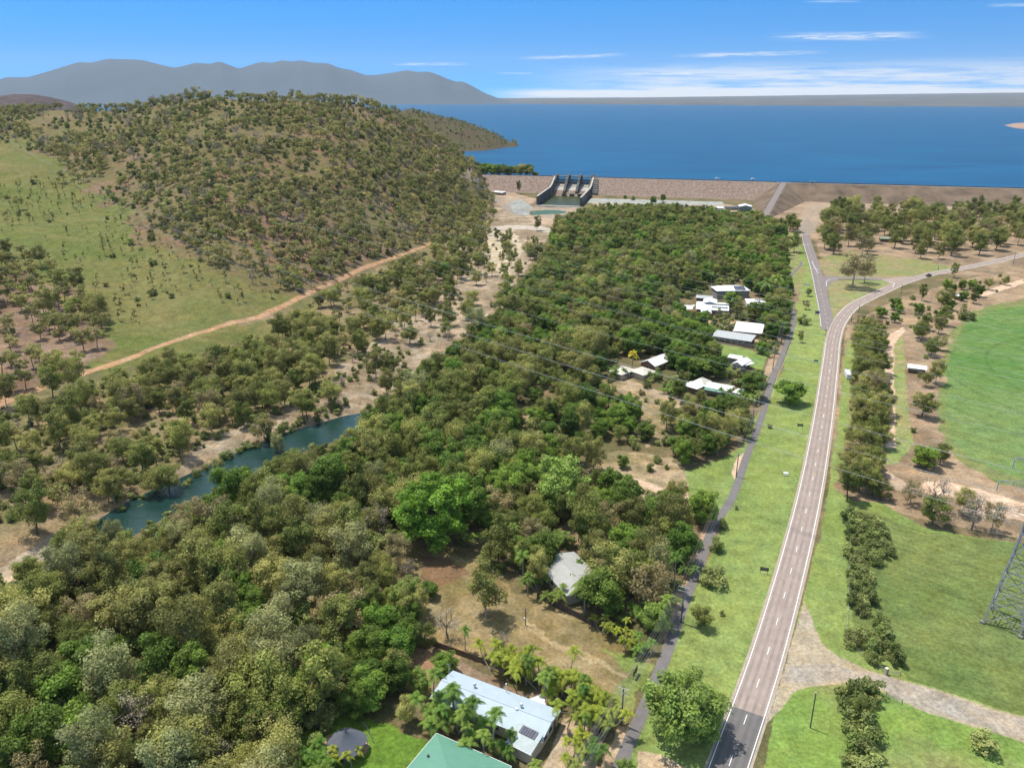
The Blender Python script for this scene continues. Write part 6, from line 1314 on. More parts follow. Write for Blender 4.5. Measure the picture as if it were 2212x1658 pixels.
def sail(name, px, zs, m, label, cat, n=6, sagf=.18):
    P = [np.array(gp(x, y, z)) for (x, y), z in zip(px, zs)]; c = sum(P)/len(P); e = empty(name, (c[0], c[1], 0), 0, label=label, cat=cat)
    V = [tuple(c-np.array([c[0], c[1], .0])+np.array([0, 0, -.3]))]; k = len(P); ring = []
    for i in range(k):
        for j in range(n):
            f = j/n; p = P[i]*(1-f)+P[(i+1) % k]*f; p = p+(c-p)*sagf*math.sin(f*math.pi); V.append(tuple(p-np.array([c[0], c[1], 0])))
    N_ = k*n; F = [(0, 1+i, 1+(i+1) % N_) for i in range(N_)]; b = MB(); b.add(V, F); b.add([(x, y, z-.03) for x, y, z in V], [tuple(reversed(f)) for f in F]); b.build('canopy', m, e)
    for p in P: b = MB(); b.tube((p[0]-c[0], p[1]-c[1], -.1), (p[0]-c[0], p[1]-c[1], p[2]), .06, .05); b.build('post', steel, e)
sailw = mat('white_shade_cloth', (.68, .67, .64), .9, .04, 1)
sail('shade_sail', [(1473, 668.5), (1476, 658), (1503, 658), (1496, 668)], [3, 3.4, 4.2, 3], sailw, 'white shade sail stretched from the gablet-roofed house', 'shade sail')
sail('shade_sail', [(1139, 1509), (1178, 1492), (1181, 1527)], [2.9, 3.6, 2.8], sailw, 'curved white shade sail behind the long pale blue roof', 'shade sail')
house('dark_shed', 'low charcoal shed behind the gablet-roofed white house', 'shed', [(1504, 637), (1540, 640), (1539, 645), (1503, 643)], 2.6, 'skillion', .4, roof_silver, wall_timber, Wm=6)
e3, r3, f3 = house('low_white_house', 'low white flat-roofed house beside the column cypresses', 'house', [(1609, 641.5), (1652, 643), (1655, 657), (1609.5, 655.5)], 2.9, 'skillion', .7, roof_white, wall_white, Wm=10)
panels(r3[0], [(r3[2]*.02+i*1.15, r3[3]*.8) for i in range(6)], 2.9, .7, r3[3], 'skillion'); windows(r3[1], r3[4], r3[5], 2.9, [('f', -.5), ('f', .4)], door=('f', 0))
e4, r4, f4 = house('big_white_house', 'largest plain white roof on the street, behind the long grey roof', 'house', [(1593, 693), (1654, 698.5), (1645.5, 720.5), (1585, 714)], 3.2, 'skillion', 1.6, roof_white, wall_brick, Wm=14)
windows(r4[1], r4[4], r4[5], 3.2, [('f', -.6), ('f', 0), ('f', .6), ('r', 0)], door=('f', .3))
e5, r5, f5 = house('verandah_house', 'long house with a silver-grey roof and dark front verandah', 'house', [(1536, 711), (1634, 724), (1625, 738), (1532, 724)], 3.0, 'skillion', .8, roof_silver, wall_timber, ov=.4, Wm=10)
windows(r5[1], r5[4], r5[5], 3.0, [('f', -.8+i*.26) for i in range(7)], ww=2.0, door=('f', .9))
mb = MB(); mb.box((0, -r5[3]/2-.4, .1), (r5[2], 1.6, .3)); mb.build('verandah_floor', conc, e5)
for i in range(8): mb = MB(); mb.box((-r5[2]/2+.3+i*(r5[2]-.6)/7, -r5[3]/2-.9, 1.5), (.1, .1, 2.9)); mb.build('verandah_post', trim, e5)
e7, r7, f7 = house('far_hidden_house', 'white house glimpsed through trees near the top of the street', 'house', [(1617, 556), (1655, 554), (1656, 572), (1617, 574)], 4.5, 'hip', 1.4, roof_white, wall_white, Wm=12)
house('small_garden_shed', 'small off-white shed roof left of the long grey roof', 'shed', [(1463, 697), (1485, 700), (1481, 705), (1462, 701)], 2.3, 'skillion', .3, roof_cream, wall_white, Wm=5)
house('garden_awning', 'tiny white awning right of the off-white shed', 'awning', [(1490, 703), (1503, 704), (1500, 708), (1489, 707)], 2.1, 'skillion', .2, roof_white, wall_white, Wm=3)
e8, r8, f8 = house('brick_gable_house', 'white-roofed house showing a red brick gable beside the yellow palm', 'house', [(1379, 781), (1438, 764), (1450, 775), (1418, 793)], 3.0, 'gable', 2.0, roof_white, wall_brick, ov=.4)
windows(r8[1], r8[4], r8[5], 3.0, [('f', -.5), ('f', 0), ('f', .5), ('l', 0)], door=('f', .25))
e9, r9, f9 = house('cream_roofed_house', 'house with paired cream hipped roofs in front of the yellow palm', 'house', [(1317, 799), (1350, 788), (1370, 799), (1340, 811)], 2.9, 'hip', 1.6, roof_cream, wall_cream)
wing(e9, [(1365, 797), (1394, 790), (1412, 803), (1384, 813)], 2.9, 'hip', 1.6, roof_cream, wall_cream, frame=f9)
windows(r9[1], r9[4], r9[5], 2.9, [('f', -.4), ('f', .4)], door=('f', 0)); mb = MB(); mb.box((0, 1, 4.3), (2, 1.4, .5)); mb.build('roof_cooler', wall_grey, e9)
e10, r10, f10 = house('corner_white_house', 'bright white L-shaped roof near the path, right of the rain tree', 'house', [(1595, 772), (1619, 777), (1608.5, 791), (1587, 786)], 3.1, 'gabley', 1.1, roof_white, wall_grey, ov=.4)
wing(e10, [(1578, 767), (1587, 761), (1603, 775), (1594, 781)], 3.1, 'gabley', 1.0, roof_white, wall_grey, frame=f10, ov=.4)
wing(e10, [(1617, 780), (1626, 783), (1617, 791), (1610, 788)], 2.6, 'skillion', .2, roof_white, wall_grey, frame=f10, nm='verandah_roof', wall=False)
windows(r10[1], r10[4], r10[5], 3.1, [('f', -.4), ('f', .4), ('r', 0)], door=('r', .5))
e11, r11, f11 = house('long_white_house', 'white-roofed house with a cream pyramid roof and green-edged front', 'house', [(1531, 823), (1588, 834.5), (1579, 845), (1524, 835.5)], 3.0, 'gable', .9, roof_white, wall_cream, ov=.4)
wing(e11, [(1479, 828), (1497, 822), (1521, 832.5), (1501, 843)], 3.0, 'hip', 1.3, roof_white, wall_timber, frame=f11)
wing(e11, [(1495, 822), (1518, 815), (1531, 823), (1519, 833)], 3.1, 'hip', 1.7, roof_cream, wall_timber, frame=f11, nm='pyramid_roof')
wing(e11, [(1524, 836), (1566, 843.5), (1561, 848), (1521, 840)], 2.7, 'skillion', .2, roof_green, wall_cream, frame=f11, nm='verandah_roof', wall=False)
windows(r11[1], r11[4], r11[5], 3.0, [('f', -.6), ('f', -.1), ('f', .4)], door=('r', 0))
house('carport', 'small white hipped carport at the right end of the cream pyramid house', 'carport', [(1583, 845), (1597, 837.5), (1610, 843), (1596, 852)], 2.7, 'hip', .7, roof_white, wall_white)
# sheds and other outbuildings
e12, r12, _ = house('garden_shed', 'brown-roofed shed in shade behind the back fence of the block', 'shed', [(740, 1380), (775, 1371), (790, 1388), (758, 1400)], 2.4, 'gable', .5, roof_brown, wall_timber)
e13, r13, _ = house('green_shed', 'tall dark green shed with a white gabled roof at the foot of the dam', 'shed', [(1595, 437.5), (1622.5, 438), (1622.5, 447), (1594, 446)], 6.0, 'gabley', 1.6, roof_white, wall_green, ov=.1, Wm=16)
windows(r13[1], r13[4], r13[5], 4, [('f', -.5), ('f', .5)], ww=3, wh=3)
house('workshop', 'low white-roofed workshop left of the tall green shed', 'shed', [(1545, 444), (1560, 444), (1560, 449), (1545, 449)], 3.2, 'skillion', .4, roof_white, wall_white, Wm=8)
house('store_shed', 'dark low store between the workshop and the tall green shed', 'shed', [(1562, 442), (1594, 442), (1594, 448), (1562, 448)], 3.0, 'skillion', .3, roof_dark, wall_grey, Wm=8)
e14, r14, _ = house('amenities_building', 'small white-roofed amenities building on the ledge left of the spillway', 'building', [(1079, 408), (1101, 411), (1099, 417), (1074, 416)], 3.4, 'skillion', .5, roof_white, wall_grey, Wm=10)
windows(r14[1], r14[4], r14[5], 3.4, [('f', -.6), ('f', -.1)], door=('f', .5))
e15, r15, _ = house('picnic_shelter', 'long low green-roofed picnic shelter among the park trees', 'shelter', [(1899, 509), (1948, 511), (1946, 517), (1898, 515)], 3.0, 'gable', .5, roofmat('faded_green_roofing', (.22, .32, .22)), wall_timber, Wm=9)
e16, r16, _ = house('pump_shed', 'white-roofed shed under trees beside the irrigated field', 'shed', [(1961, 784), (2003, 789), (2002, 799), (1960, 793)], 2.6, 'skillion', .4, roof_white, wall_timber, Wm=5)
house('field_shelter', 'tiny white roof in the scrub north of the irrigated field', 'shed', [(2064, 635), (2081, 638), (2079, 642), (2063, 639)], 2.4, 'skillion', .2, roof_white, wall_timber, Wm=5)
# grey tent-like canopy in the yard
def canopy():
    b0 = np.array(gp(750, 1622, 0)); e = empty('playground_canopy', b0, .4, label='dark grey pointed fabric canopy in the lower yard', cat='canopy'); V = []; n = 4; k = 7
    mb = MB(); R0 = 3.3
    for j in range(k+1):
        f = j/k; r = R0*(1-f)**1.7+.05; z = 2.1+3.6*f
        for i in range(24):
            a = 2*math.pi*i/24; rr = r*(1+.22*abs(math.cos(2*a))*(1-f)); V.append((rr*math.cos(a), rr*math.sin(a), z-.5*(1-abs(math.cos(2*a)))*0+(.35*(1-f)*(1-abs(math.cos(2*a))))))
    mb.add(V, [(j*24+i, j*24+(i+1) % 24, (j+1)*24+(i+1) % 24, (j+1)*24+i) for j in range(k) for i in range(24)]); mb.build('canopy', mat('dark_grey_shade_cloth', (.10, .11, .135), .9, .1, 1), e)
    mb = MB(); mb.tube((0, 0, -.1), (0, 0, 5.9), .08, .05); mb.build('mast', steel, e)
    for a in range(4): mb = MB(); x, y = R0*1.22*math.cos(a*math.pi/2), R0*1.22*math.sin(a*math.pi/2); mb.tube((x, y, -.1), (x, y, 2.15), .06); mb.build('post', steel, e)
canopy()

# ------------------------------------------------------------------ fences
def fence(name, px, h, m, label, cat='fence', post=2.4, style='board', clear=None):
    P = [np.array(gt(x, y)) for x, y in px]; e = empty(name, P[0], 0, label=label, cat=cat); o = P[0]; b = MB(); pb = []
    for a, c in zip(P[:-1], P[1:]):
        d = c-a; L_ = np.linalg.norm(d[:2]); n = max(1, int(L_/post)); u = d/n; ang = math.atan2(d[1], d[0])
        for i in range(n):
            p0 = a+u*i-o; p1 = p0+u; pb.append(p0)
            if style == 'board': b.box(((p0+p1)/2)[:2].tolist()+[h/2+(p0[2]+p1[2])/2], (np.linalg.norm(u[:2])-.04, .03, h), ang)
            elif style == 'wire':
                for z in (.3, .6, .9, h-.1): b.tube((p0[0], p0[1], p0[2]+z), (p1[0], p1[1], p1[2]+z), .012, .012, 4)
        pb.append(c-o)
    b.build('panels' if style == 'board' else 'wires', m, e)
    for i, p in enumerate(pb[:100]): q = MB(); q.box((p[0], p[1], p[2]+h/2+.05), (.1, .1, h+.2)); q.build('post', timber if style == 'board' else steel, e)
fence('timber_fence', [(1160, 1292), (1265, 1345), (1340, 1382), (1393, 1412)], 1.8, mat('dark_fence_boards', (.075, .062, .052), .9, .3, 2), 'dark timber fence along the upper side of the empty block')
fence('timber_fence', [(905, 1385), (1000, 1420), (1120, 1462), (1225, 1512), (1238, 1530)], 1.6, timber, 'brown timber fence between the empty block and the pale blue roof')
fence('timber_fence', [(1560, 741), (1600, 748), (1650, 758)], 1.9, mat('brown_brush_fence', (.11, .075, .05), .95, .25, 3), 'brown brush fence below the long verandah house')
fence('garden_fence', [(1592, 806), (1640, 818), (1648, 822)], 1.3, steel_d, 'dark railing fence in front of the L-shaped white roof')
fence('yard_fence', [(718, 1555), (745, 1548), (775, 1560), (798, 1585), (806, 1605)], 1.3, steel_d, 'thin black pool-style fence around the grey canopy', style='wire', post=1.6)
fence('wire_fence', [(1838, 1120), (1834, 1200), (1832, 1300), (1828, 1390), (1905, 1452)], 1.2, steel, 'thin wire fence running inside the scrubby shrub line', style='wire', post=5)
fence('street_fence', [(1668, 735), (1682, 700), (1694, 655)], 1.6, timber, 'short timber fence beside the parked white car')

# ------------------------------------------------------------------ poles and wires
polew = mat('pole_timber', (.10, .085, .07), .9, .25, 2.5, c2=(.17, .145, .12)); ins = mat('white_crossarm', (.55, .54, .50), .7, .1, 2)
ATT = {}
def pole(i, x, y, ytop, label, arms=1, az=None, arm=2.3, lean=0):
    p = np.array(gt(x, y)); yy = ytop
    # height from the photo
    h = 4.
    for _ in range(60):
        if proj(p[0], p[1], p[2]+h)[1] > yy: h += .25
        else: break
    e = empty('power_pole', p, az or 0, label=label, cat='power pole')
    b = MB(); b.tube((0, 0, -.3), (lean, 0, h), .19, .13, 10); b.build('pole', polew, e); att = []
    for k in range(arms):
        z = h-.35-k*1.1; b = MB(); b.box((0, -.15, z), (arm, .12, .14)); ar = b.build('crossarm', ins, e)
        for q in (-.46, -.2, .2, .46):
            b = MB(); b.tube((q*arm, -.15, z+.07), (q*arm, -.15, z+.3), .06, .05, 6); b.build('insulator', ins, ar)
            ca, sa = math.cos(az or 0), math.sin(az or 0); att.append((p[0]+q*arm*ca+.15*sa, p[1]+q*arm*sa-.15*ca, p[2]+z+.3))
    ATT[i] = att; return e
PL = [(0, 1342, 1566, 1484, 2, 'tall street pole with two white crossarms at the lower corner of the block'), (1, 1471, 1346, 1266, 2, 'street pole with crossarms between the garden trees and dark olive bushy tree'),
      (2, 1590, 1030, 980, 1, 'thin pole beside the pale dirt patch on the verge'), (3, 1623, 935, 883, 2, 'pole with wide white crossarms just below the rain tree gardens'), (4, 1669, 800, 752, 1, 'pole beside the corner of the railing fence'),
      (5, 1688, 739, 697, 1, 'pole just below the parked white car'), (6, 1708, 693, 649, 1, 'pole standing between path and verge above the parked car'), (7, 1699, 655, 618, 1, 'pole beside the street fence end'),
      (8, 1696, 601, 577, 1, 'pole in front of the tall palms'), (9, 1689, 576, 550, 1, 'pole on the pinkish dirt patch of the upper verge'), (10, 1680, 528, 503, 1, 'farthest pole at the top of the street')]
for i, x, y, yt, ar, lb in PL: pole(i, x, y, yt, lb, ar, az=-.45 if i < 4 else -.25, arm=2.6 if ar == 2 else 2.0)
RP = [(20, 1838.7, 696, 677, 'short pole at the start of the highway bend'), (21, 1853, 686, 658, 'tall roadside pole above the end of the tree row'), (22, 1946, 636, 615, 'roadside pole behind the round bush on the bend'), (23, 2026, 584, 573, 'pole beside the highway near the dark pickup'), (24, 2189, 569, 543, 'farthest highway pole at the right edge')]
for i, x, y, yt, lb in RP: pole(i, x, y, yt, lb, 1, az=.9, arm=1.8)
def stump(x, y, yt, label, box=False):
    p = np.array(gt(x, y)); h = 3.
    for _ in range(80):
        if proj(p[0], p[1], p[2]+h)[1] > yt: h += .2
        else: break
    e = empty('service_pole' if box else 'bare_pole', p, .3, label=label, cat='pole'); b = MB(); b.tube((0, 0, -.3), (0, 0, h), .14, .11, 8); b.build('pole', polew, e)
    if box: b = MB(); b.box((-.25, 0, h*.42), (.35, .3, .5)); b.build('meter_box', trim, e); b = MB(); b.box((0, 0, h-.2), (.9, .1, .1)); b.build('crossarm', polew, e)
    else: b = MB(); b.tube((0, 0, h), (0, 0, h+.15), .13, .13, 8); b.build('pole_cap', ins, e)
    return p, h
sp, sh = stump(1135, 1352, 1314, 'short service pole with a meter box on the dry empty block', True)
stump(1750, 1571, 1497, 'lone dark pole on the grass below the side road')
def cable(name, a, b, sagm, r, m, label, cat, group, n=18):
    V = []; k = 5; a = np.array(a); b = np.array(b); d = b-a; nn = np.array([-d[1], d[0], 0]); nn = nn/np.linalg.norm(nn); up = np.array([0, 0, 1.])
    for i in range(n+1):
        f = i/n; c = a+d*f-up*4*sagm*f*(1-f)
        for j in range(k): t = 2*math.pi*j/k; V.append(c+nn*r*math.cos(t)+up*r*math.sin(t))
    F = [(i*k+j, i*k+(j+1) % k, (i+1)*k+(j+1) % k, (i+1)*k+j) for i in range(n) for j in range(k)]
    o = link(name, fastmesh(name, V, F, [m], smooth=True)); tag(o, label, cat, group)
wirem = mat('bare_conductor', (.36, .37, .38), .45, .1, 1, metal=.2); wired = mat('street_wire', (.28, .28, .28), .5, .1, 1)
def span(i, j, idx=(0, 1, 2, 3)):
    A, B = ATT[i], ATT[j]
    for q in range(min(len(A), len(B))): cable('street_wire', A[q], B[q], .9, .018, wired, 'thin wire strung between the street poles', 'wire', 'wires between the street poles')
span(0, 1); span(1, 2); span(2, 3); span(3, 4); span(4, 5)
pm1 = [(a[0]-24, a[1]-42, a[2]-.3) for a in ATT[0]]
for a, b in zip(ATT[0], pm1): cable('street_wire', a, b, .9, .018, wired, 'thin wire leaving the lowest street pole towards the bottom edge', 'wire', 'wires leaving the lowest street pole')
cable('service_wire', ATT[0][0], (sp[0], sp[1], sp[2]+sh-.1), 1.0, .015, wired, 'single service wire crossing the dry empty block', 'wire', None)

# ------------------------------------------------------------------ transmission line: lattice tower and conductors
T0 = (gp(2122, 1345, 0)[:2]+gp(2180, 1373, 0)[:2])/2
cornerA = gp(2122, 1345, 0)[:2]; cornerB = gp(2204, 1377, 0)[:2]; uu = cornerB-cornerA; base_w = np.linalg.norm(uu); uu = uu/base_w; vv_ = np.array([-uu[1], uu[0]])
cen = (cornerA+cornerB)/2+vv_*base_w/2
TAZ = math.atan2(uu[1], uu[0])
def tower():
    e = empty('transmission_tower', (cen[0], cen[1], 0), TAZ, label='tall galvanised lattice transmission tower at the right edge', cat='pylon')
    lv = [(0, base_w/2), (6, base_w/2*.82), (12, base_w/2*.66), (18, base_w/2*.50), (24, base_w/2*.34), (28, 1.25), (32, 1.1), (36, 1.0), (40, .9), (44, .8), (48, .3)]
    def C(k, i): z, h = lv[k]; sx, sy = [(-1, -1), (1, -1), (1, 1), (-1, 1)][i % 4]; return (sx*h, sy*h, z)
    for i in range(4):
        b = MB(); b.box((C(0, i)[0], C(0, i)[1], .2), (.9, .9, .8)); ft = b
        b = MB()
        for k in range(len(lv)-1): b.tube(C(k, i), C(k+1, i), .24 if k < 5 else .16, .24 if k < 4 else .14, 4)
        lg = b.build('leg', steel, e); ft.build('footing', conc, lg)
    for i in range(4):
        b = MB(); 
        for k in range(len(lv)-1):
            a0, a1, b0, b1 = C(k, i), C(k, i+1), C(k+1, i), C(k+1, i+1); r = .11 if k < 5 else .08
            if k < 5:
                m0 = tuple((np.array(a0)+np.array(a1))/2); mt = tuple((np.array(b0)+np.array(b1))/2)
                b.tube(a0, b1, r, r, 4); b.tube(a1, b0, r, r, 4); b.tube(b0, b1, r, r, 4)
                for f in (.25, .5, .75):
                    p = np.array(a0)*(1-f)+np.array(b0)*f; q = np.array(a0)*(1-f)+np.array(b1)*f; b.tube(p, q, r*.7, r*.7, 4)
                    p = np.array(a1)*(1-f)+np.array(b1)*f; q = np.array(a1)*(1-f)+np.array(b0)*f; b.tube(p, q, r*.7, r*.7, 4)
            else: b.tube(a0, b1, r, r, 4); b.tube(a1, b0, r, r, 4); b.tube(b0, b1, r, r, 4)
        b.build('face_bracing', steel, e)
    att = []
    for z, l in ((29, 7.0), (35.5, 8.2), (42, 6.2)):
        for sx in (-1, 1):
            b = MB(); h = 1.1; tip = (sx*l, 0, z+.2)
            for sy in (-1, 1): b.tube((sx*h, sy*h, z), tip, .08, .06, 4); b.tube((sx*h*.9, sy*h*.9, z+2.2), tip, .07, .05, 4)
            for f in (.3, .6): 
                for sy in (-1, 1): b.tube((sx*h+(tip[0]-sx*h)*f, sy*h*(1-f), z+.2*f), (sx*h+(tip[0]-sx*h)*f, sy*h*.9*(1-f), z+2.2*(1-f)+.2*f), .05, .05, 4)
            ar = b.build('crossarm', steel, e); b = MB(); b.tube((sx*l, 0, z+.2), (sx*l, 0, z-2.6), .07, .07, 6)
            for k in range(9): b.tube((sx*l, 0, z-.2-k*.26), (sx*l, 0, z-.28-k*.26), .2, .16, 8)
            b.build('insulator_string', glass('insulator_glass', (.35, .4, .38)), ar); att.append((sx*l, 0, z-2.6))
    return att
att = tower()
ca, sa = math.cos(TAZ), math.sin(TAZ)
wA = [(cen[0]+x*ca-y*sa, cen[1]+x*sa+y*ca, z) for x, y, z in att]+[(cen[0], cen[1], 48)]
hillend = gt(-60, 268); base_dir = np.array([hillend[0]-cen[0], hillend[1]-cen[1]]); Ld = np.linalg.norm(base_dir); bd = base_dir/Ld; nrm_ = np.array([bd[1], -bd[0]])
if nrm_[1] < 0: nrm_ = -nrm_
gr_ = 'high transmission wires crossing the picture'
for li, (off, rows) in enumerate(((0, wA), (62, None), (118, None))):
    if rows is None:
        c2 = cen+nrm_*off; rows = [(c2[0]+nrm_[0]*dx, c2[1]+nrm_[1]*dx, z) for dx, z in ((-7, 27), (7, 27), (-8, 33), (8, 33), (0, 40))]
    for a in rows:
        rel = np.array([a[0]-cen[0], a[1]-cen[1]]); s_ = float(np.dot(rel, nrm_)); e2_ = np.array([hillend[0], hillend[1]])+nrm_*s_*.9; zb = 70+a[2]*.95-8
        d = np.array([e2_[0]-a[0], e2_[1]-a[1], zb-a[2]]); st = np.array(a)-(d*.32 if li else d*.0)
        if li == 0: en = st+d*1.0
        else: st[2] = a[2]+6; en = np.array(a)+d
        cable('transmission_wire', tuple(st), tuple(en), 24, .032, wirem, 'pale high transmission wire sweeping from the hill to the right edge', 'cable', gr_, n=40)
    if li == 0:
        for a in rows: cable('transmission_wire', a, (a[0]-bd[0]*260, a[1]-bd[1]*260, a[2]), 6, .032, wirem, 'transmission wire running off the right edge from the lattice tower', 'cable', 'wires beyond the lattice tower', n=12)

# ------------------------------------------------------------------ signs, vehicles, gates
def sign(name, x, y, wd, ht, lift, m, label, az=-.3, frame=None, lines=0, cat='sign'):
    p = np.array(gt(x, y)); e = empty(name, p, az, label=label, cat=cat); b = MB(); b.box((0, 0, lift+ht/2), (wd, .08, ht)); bo = b.build('board', m, e)
    if lines:
        b = MB()
        for k in range(lines): b.box((0, -.06, lift+ht*(.25+.5*k/max(1, lines-1))), (wd*(.75-.12*(k % 2)), .02, ht*.07))
        b.build('lettering', mat('sign_lettering', (.55, .52, .45), .7, .05, 1), bo)
    for s in (-.42, .42): b = MB(); b.box((s*wd, .08, (lift+ht)/2), (.09, .09, lift+ht)); b.build('post', timber, e)
    return e
signg = mat('dark_green_sign', (.02, .12, .08), .5, .1, 1); signb = mat('dark_brown_sign', (.085, .055, .045), .7, .15, 1); signbl = mat('blue_sign', (.03, .07, .25), .5, .1, 1)
sign('roadside_sign', 1728, 924, 2.1, 1.0, .7, signg, 'dark green sign on the verge left of the main road', lines=2)
sign('roadside_sign', 1650, 1240, 2.2, 1.1, 1.0, signb, 'dark brown board sign on two posts on the verge', lines=2)
sign('roadside_sign', 1765, 681, 2.4, 1.7, .9, signbl, 'square navy blue sign beside the branch road', lines=2)
sign('roadside_sign', 1762, 785, 1.9, .8, .9, signbl, 'small blue sign over a bare dirt patch beside the road')
sign('roadside_sign', 1742.5, 618, 4.5, 1.0, .6, trim, 'wide white sign lying low on the upper verge')
# estate board seen from behind
p = np.array(gt(1372, 1462)); e = empty('billboard', p, math.radians(62), label='leaning brown timber notice board at the street end of the block', cat='sign')
b = MB(); b.box((0, 0, 1.55), (2.6, .08, 1.5)); b.build('board', mat('brown_board_back', (.13, .075, .06), .8, .2, 2), e)
for s in (-1.1, 0, 1.1): b = MB(); b.box((s, .1, 1.15), (.1, .1, 2.3)); b.build('post', timber, e); b = MB(); b.tube((s, .1, 1.5), (s, 1.3, 0), .05); b.build('brace', timber, e)
# picnic table / survey fixture on the verge
p = np.array(gt(1697, 1026)); e = empty('picnic_table', p, -.2, label='small white table and frame on a bare patch of the verge', cat='table')
b = MB(); b.box((0, 0, .75), (1.6, 1.0, .07)); b.build('table_top', trim, e)
for s in (-.6, .6): b = MB(); b.box((s, 0, .37), (.08, .7, .75)); b.build('leg', steel, e)
for s in (-1.4, 1.4): b = MB(); b.tube((s, 1.4, 0), (s, 1.4, 1.1), .05); b.tube((s, 1.4, 1.1), (s*.55, 1.4, 1.1), .05); b.build('rail', trim, e)
b = MB(); b.box((0, -.9, .42), (1.5, .3, .06)); b.build('bench', trim, e)
# manhole-like dirt patches are painted in the ground
def vehicle(name, x, y, az, L_, W_, Hh, paintm, label, cat, style='car'):
    p = np.array(gt(x, y)); e = empty(name, p+np.array([0, 0, .03]), az, label=label, cat=cat); h0 = .35; tyre = mat('tyre_rubber', (.02, .02, .02), .9, .1, 2)
    def body(prof, wd, m, nm, par, tw=1.0):
        b = MB(); n = len(prof); b.add([(x_, -wd/2*(tw if z_ > Hh*.62 else 1), z_) for x_, z_ in prof]+[(x_, wd/2*(tw if z_ > Hh*.62 else 1), z_) for x_, z_ in prof], [tuple(range(n)), tuple(range(2*n-1, n-1, -1))]+[(i, i+n, (i+1) % n+n, (i+1) % n) for i in range(n)]); return b.build(nm, m, par)
    a = L_/2
    if style == 'car': prof = [(-a, h0), (a, h0), (a, .75), (a*.9, .85), (a*.45, .95), (-a*.85, 1.0), (-a, .85)]; cab = [(a*.42, .93), (a*.12, Hh), (-a*.62, Hh), (-a*.86, .98)]
    elif style == 'ute': prof = [(-a, h0), (a, h0), (a, .9), (a*.55, 1.05), (-a, 1.05)]; cab = [(a*.5, 1.03), (a*.25, Hh), (-a*.2, Hh), (-a*.3, 1.03)]
    elif style == 'van': prof = [(-a, h0), (a, h0), (a, Hh*.9), (a*.96, Hh), (-a*.96, Hh), (-a, Hh*.9)]; cab = None
    bd_ = body(prof, W_, paintm, 'body', e)
    if cab:
        body(cab, W_*.9, glass(), 'cabin_glass', e, .86); b = MB(); xs_ = [q[0] for q in cab[1:3]]; b.box((sum(xs_)/2, 0, Hh+.02), (abs(xs_[0]-xs_[1])+.1, W_*.8, .06)); b.build('roof', paintm, e)
    if style == 'ute': b = MB(); b.box((-a*.62, 0, 1.07), (a*.68, W_*.8, .1)); b.build('tray', mat('dark_tray', (.03, .03, .03), .8, .1, 1), e)
    if style == 'van':
        for k in range(3):
            b = MB(); b.box((-a*.6+k*a*.6, -W_/2-.02, Hh*.62), (a*.4, .05, Hh*.25)); b.build('window', glass(), e)
        b = MB(); b.box((-a-.5, 0, .45), (1.0, .1, .1)); b.build('drawbar', steel_d, e)
    for sx in (-.62, .62):
        for sy in (-1, 1):
            b = MB(); b.tube((sx*a, sy*(W_/2-.18), .34), (sx*a, sy*(W_/2+.02), .34), .34, .34, 14); wl_ = b.build('wheel', tyre, e); b = MB(); b.tube((sx*a, sy*(W_/2), .34), (sx*a, sy*(W_/2+.04), .34), .19, .17, 10); b.build('rim', alu, wl_)
    if style != 'van':
        for sy in (-1, 1): b = MB(); b.box((a+.01, sy*W_*.36, .68), (.06, .35, .16)); b.build('headlight', trim, e); b = MB(); b.box((-a-.01, sy*W_*.38, .75), (.06, .25, .2)); b.build('tail_light', mat('red_lens', (.4, .02, .02), .3, .1, 1), e)
    return e
pw_ = mat('white_car_paint', (.72, .73, .74), .25, .03, 1, spec=.6); pk_ = mat('charcoal_car_paint', (.05, .05, .055), .25, .1, 1, spec=.6); pb_ = mat('dark_blue_car_paint', (.05, .08, .14), .25, .1, 1, spec=.6)
vehicle('pickup_truck', 2006, 597, .62, 5.4, 1.95, 1.8, pk_, 'dark pickup truck with a pale nose driving along the highway bend', 'pickup', 'ute')
vehicle('parked_car', 1694, 719, 1.2, 4.4, 1.85, 1.5, pw_, 'white car parked beside the footpath', 'car')
vehicle('parked_car', 1480, 874, -.1, 4.6, 1.85, 1.5, pb_, 'dark blue car parked under trees beside the dry clearing', 'car')
vehicle('parked_car', 1089, 419, .1, 4.6, 1.85, 1.5, pw_, 'white car parked in front of the amenities building', 'car')
vehicle('caravan', 1831, 815, 1.35, 7.5, 2.3, 2.6, pw_, 'white-topped caravan tucked under the roadside row of trees', 'caravan', 'van')
def gatepost(x, y, label):
    p = np.array(gt(x, y)); e = empty('gate_post', p, .3, label=label, cat='post'); b = MB(); b.box((0, 0, .8), (.45, .45, 1.7)); b.build('post', mat('pale_gate_post', (.40, .36, .28), .9, .2, 1), e); b = MB(); b.box((0, 0, 1.7), (.6, .6, .12)); b.build('cap', trim, e)
gatepost(1913, 1457, 'pale square gate post at the end of the shrub line'); 
def gate(px0, px1, label):
    a = np.array(gt(*px0)); c = np.array(gt(*px1)); d = c-a; L_ = np.linalg.norm(d[:2]); e = empty('farm_gate', a, math.atan2(d[1], d[0]), label=label, cat='gate'); b = MB()
    for z in (.25, .5, .75, 1.0, 1.2): b.tube((0, 0, z), (L_, 0, z), .025, .025, 5)
    b.tube((0, 0, .25), (L_, 0, 1.2), .025, .025, 5); b.build('rails', steel, e)
    for x_ in (0, L_): b = MB(); b.tube((x_, 0, -.1), (x_, 0, 1.5), .06, .06, 8); b.build('post', steel_d, e)
gate((1917, 1458), (1944, 1462), 'dark metal farm gate standing open above the side road'); gate((1913, 1506), (1948, 1521), 'tubular farm gate standing open below the side road')
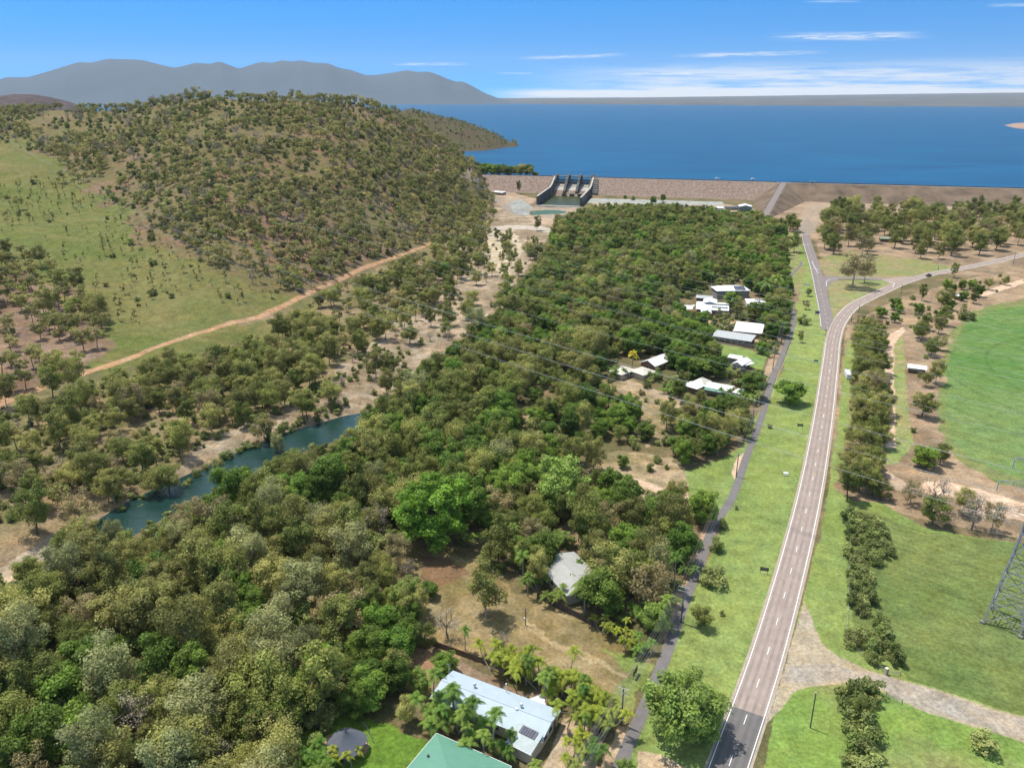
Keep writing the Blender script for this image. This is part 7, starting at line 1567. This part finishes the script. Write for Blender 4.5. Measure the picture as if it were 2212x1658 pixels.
# rocks at the creek bend and fallen logs on the bank
def log(x, y, L_, az, label, r=.16):
    p = np.array(gt(x, y)); e = empty('fallen_log', p+np.array([0, 0, .2]), az, label=label, cat='log'); b = MB(); b.path([(0, 0, 0), (L_*.5, L_*.05, .25), (L_, 0, .1)], [r, r*.8, r*.3], 6); b.build('trunk', mat('bleached_timber', (.42, .37, .31), .9, .2, 2), e)
    b = MB(); b.path([(L_*.45, 0, .2), (L_*.7, L_*.25, .9)], [r*.5, r*.2], 5); b.build('branch', MATS['bleached_timber'], e); b = MB(); b.path([(L_*.6, 0, .2), (L_*.85, -L_*.2, .6)], [r*.45, r*.15], 5); b.build('branch', MATS['bleached_timber'], e)
log(690, 945, 9, .5, 'bleached fallen tree reaching into the upper creek water'); log(640, 960, 7, 2.4, 'bleached branch lying at the inner creek bend'); log(395, 1085, 8, .7, 'pale dead tree standing half in the creek'); log(215, 1180, 6, -.4, 'pale log on the lower creek bank'); log(150, 1225, 7, 1.9, 'bleached limb over the sand at the foot of the creek'); log(560, 985, 6, 1.0, 'pale snag at the far bank of the creek')
def boat(x, y, label):
    p = np.array(gp(x, y, LAKEZ)); e = empty('boat', p, .2, label=label, cat='boat'); b = MB(); b.add([(-3.4, -1.1, .1), (1.5, -1.2, .1), (4, 0, .3), (1.5, 1.2, .1), (-3.4, 1.1, .1), (-3.6, -1.3, 1.0), (1.8, -1.4, 1.1), (4.8, 0, 1.3), (1.8, 1.4, 1.1), (-3.6, 1.3, 1.0)], [(4, 3, 2, 1, 0), (5, 6, 7, 8, 9)]+[(i, (i+1) % 5, (i+1) % 5+5, i+5) for i in range(5)]); b.build('hull', pw_, e); b = MB(); b.box((-.6, 0, 1.7), (2.4, 1.8, 1.3), taper=.8); b.build('cabin', trim, e)
boat(1549, 387, 'tiny white boat near the dam crest, left one'); boat(1626, 388, 'tiny white boat right of the other near the dam')
# lookout shelter on the dam crest
p = np.array(dam(dam_s(1755), -2, DAMZ)); e = empty('lookout_shelter', p, math.atan2(du[1], du[0]), label='small green-roofed lookout shelter on the dam crest', cat='shelter'); b = MB(); b.box((0, 0, 3.1), (7, 3, .25)); b.build('roof', roof_green, e)
for sx in (-3, 3):
    for sy in (-1.2, 1.2): b = MB(); b.box((sx, sy, 1.5), (.2, .2, 3)); b.build('post', trim, e)
# ------------------------------------------------------------------ air
def haze():
    b = MB(); b.box((0, 13500, 700), (52000, 33000, 1430)); o = b.build('haze', []); m = newmat('haze_air'); t = m.node_tree
    v = N(t, 'ShaderNodeVolumePrincipled'); v.inputs['Color'].default_value = (.78, .88, 1, 1); v.inputs['Density'].default_value = HAZE; v.inputs['Anisotropy'].default_value = .0
    out = N(t, 'ShaderNodeOutputMaterial'); t.links.new(v.outputs[0], out.inputs['Volume']); o.data.materials.clear(); o.data.materials.append(m); tag(o, kind='stuff')
HAZE = 2.4e-5
haze()
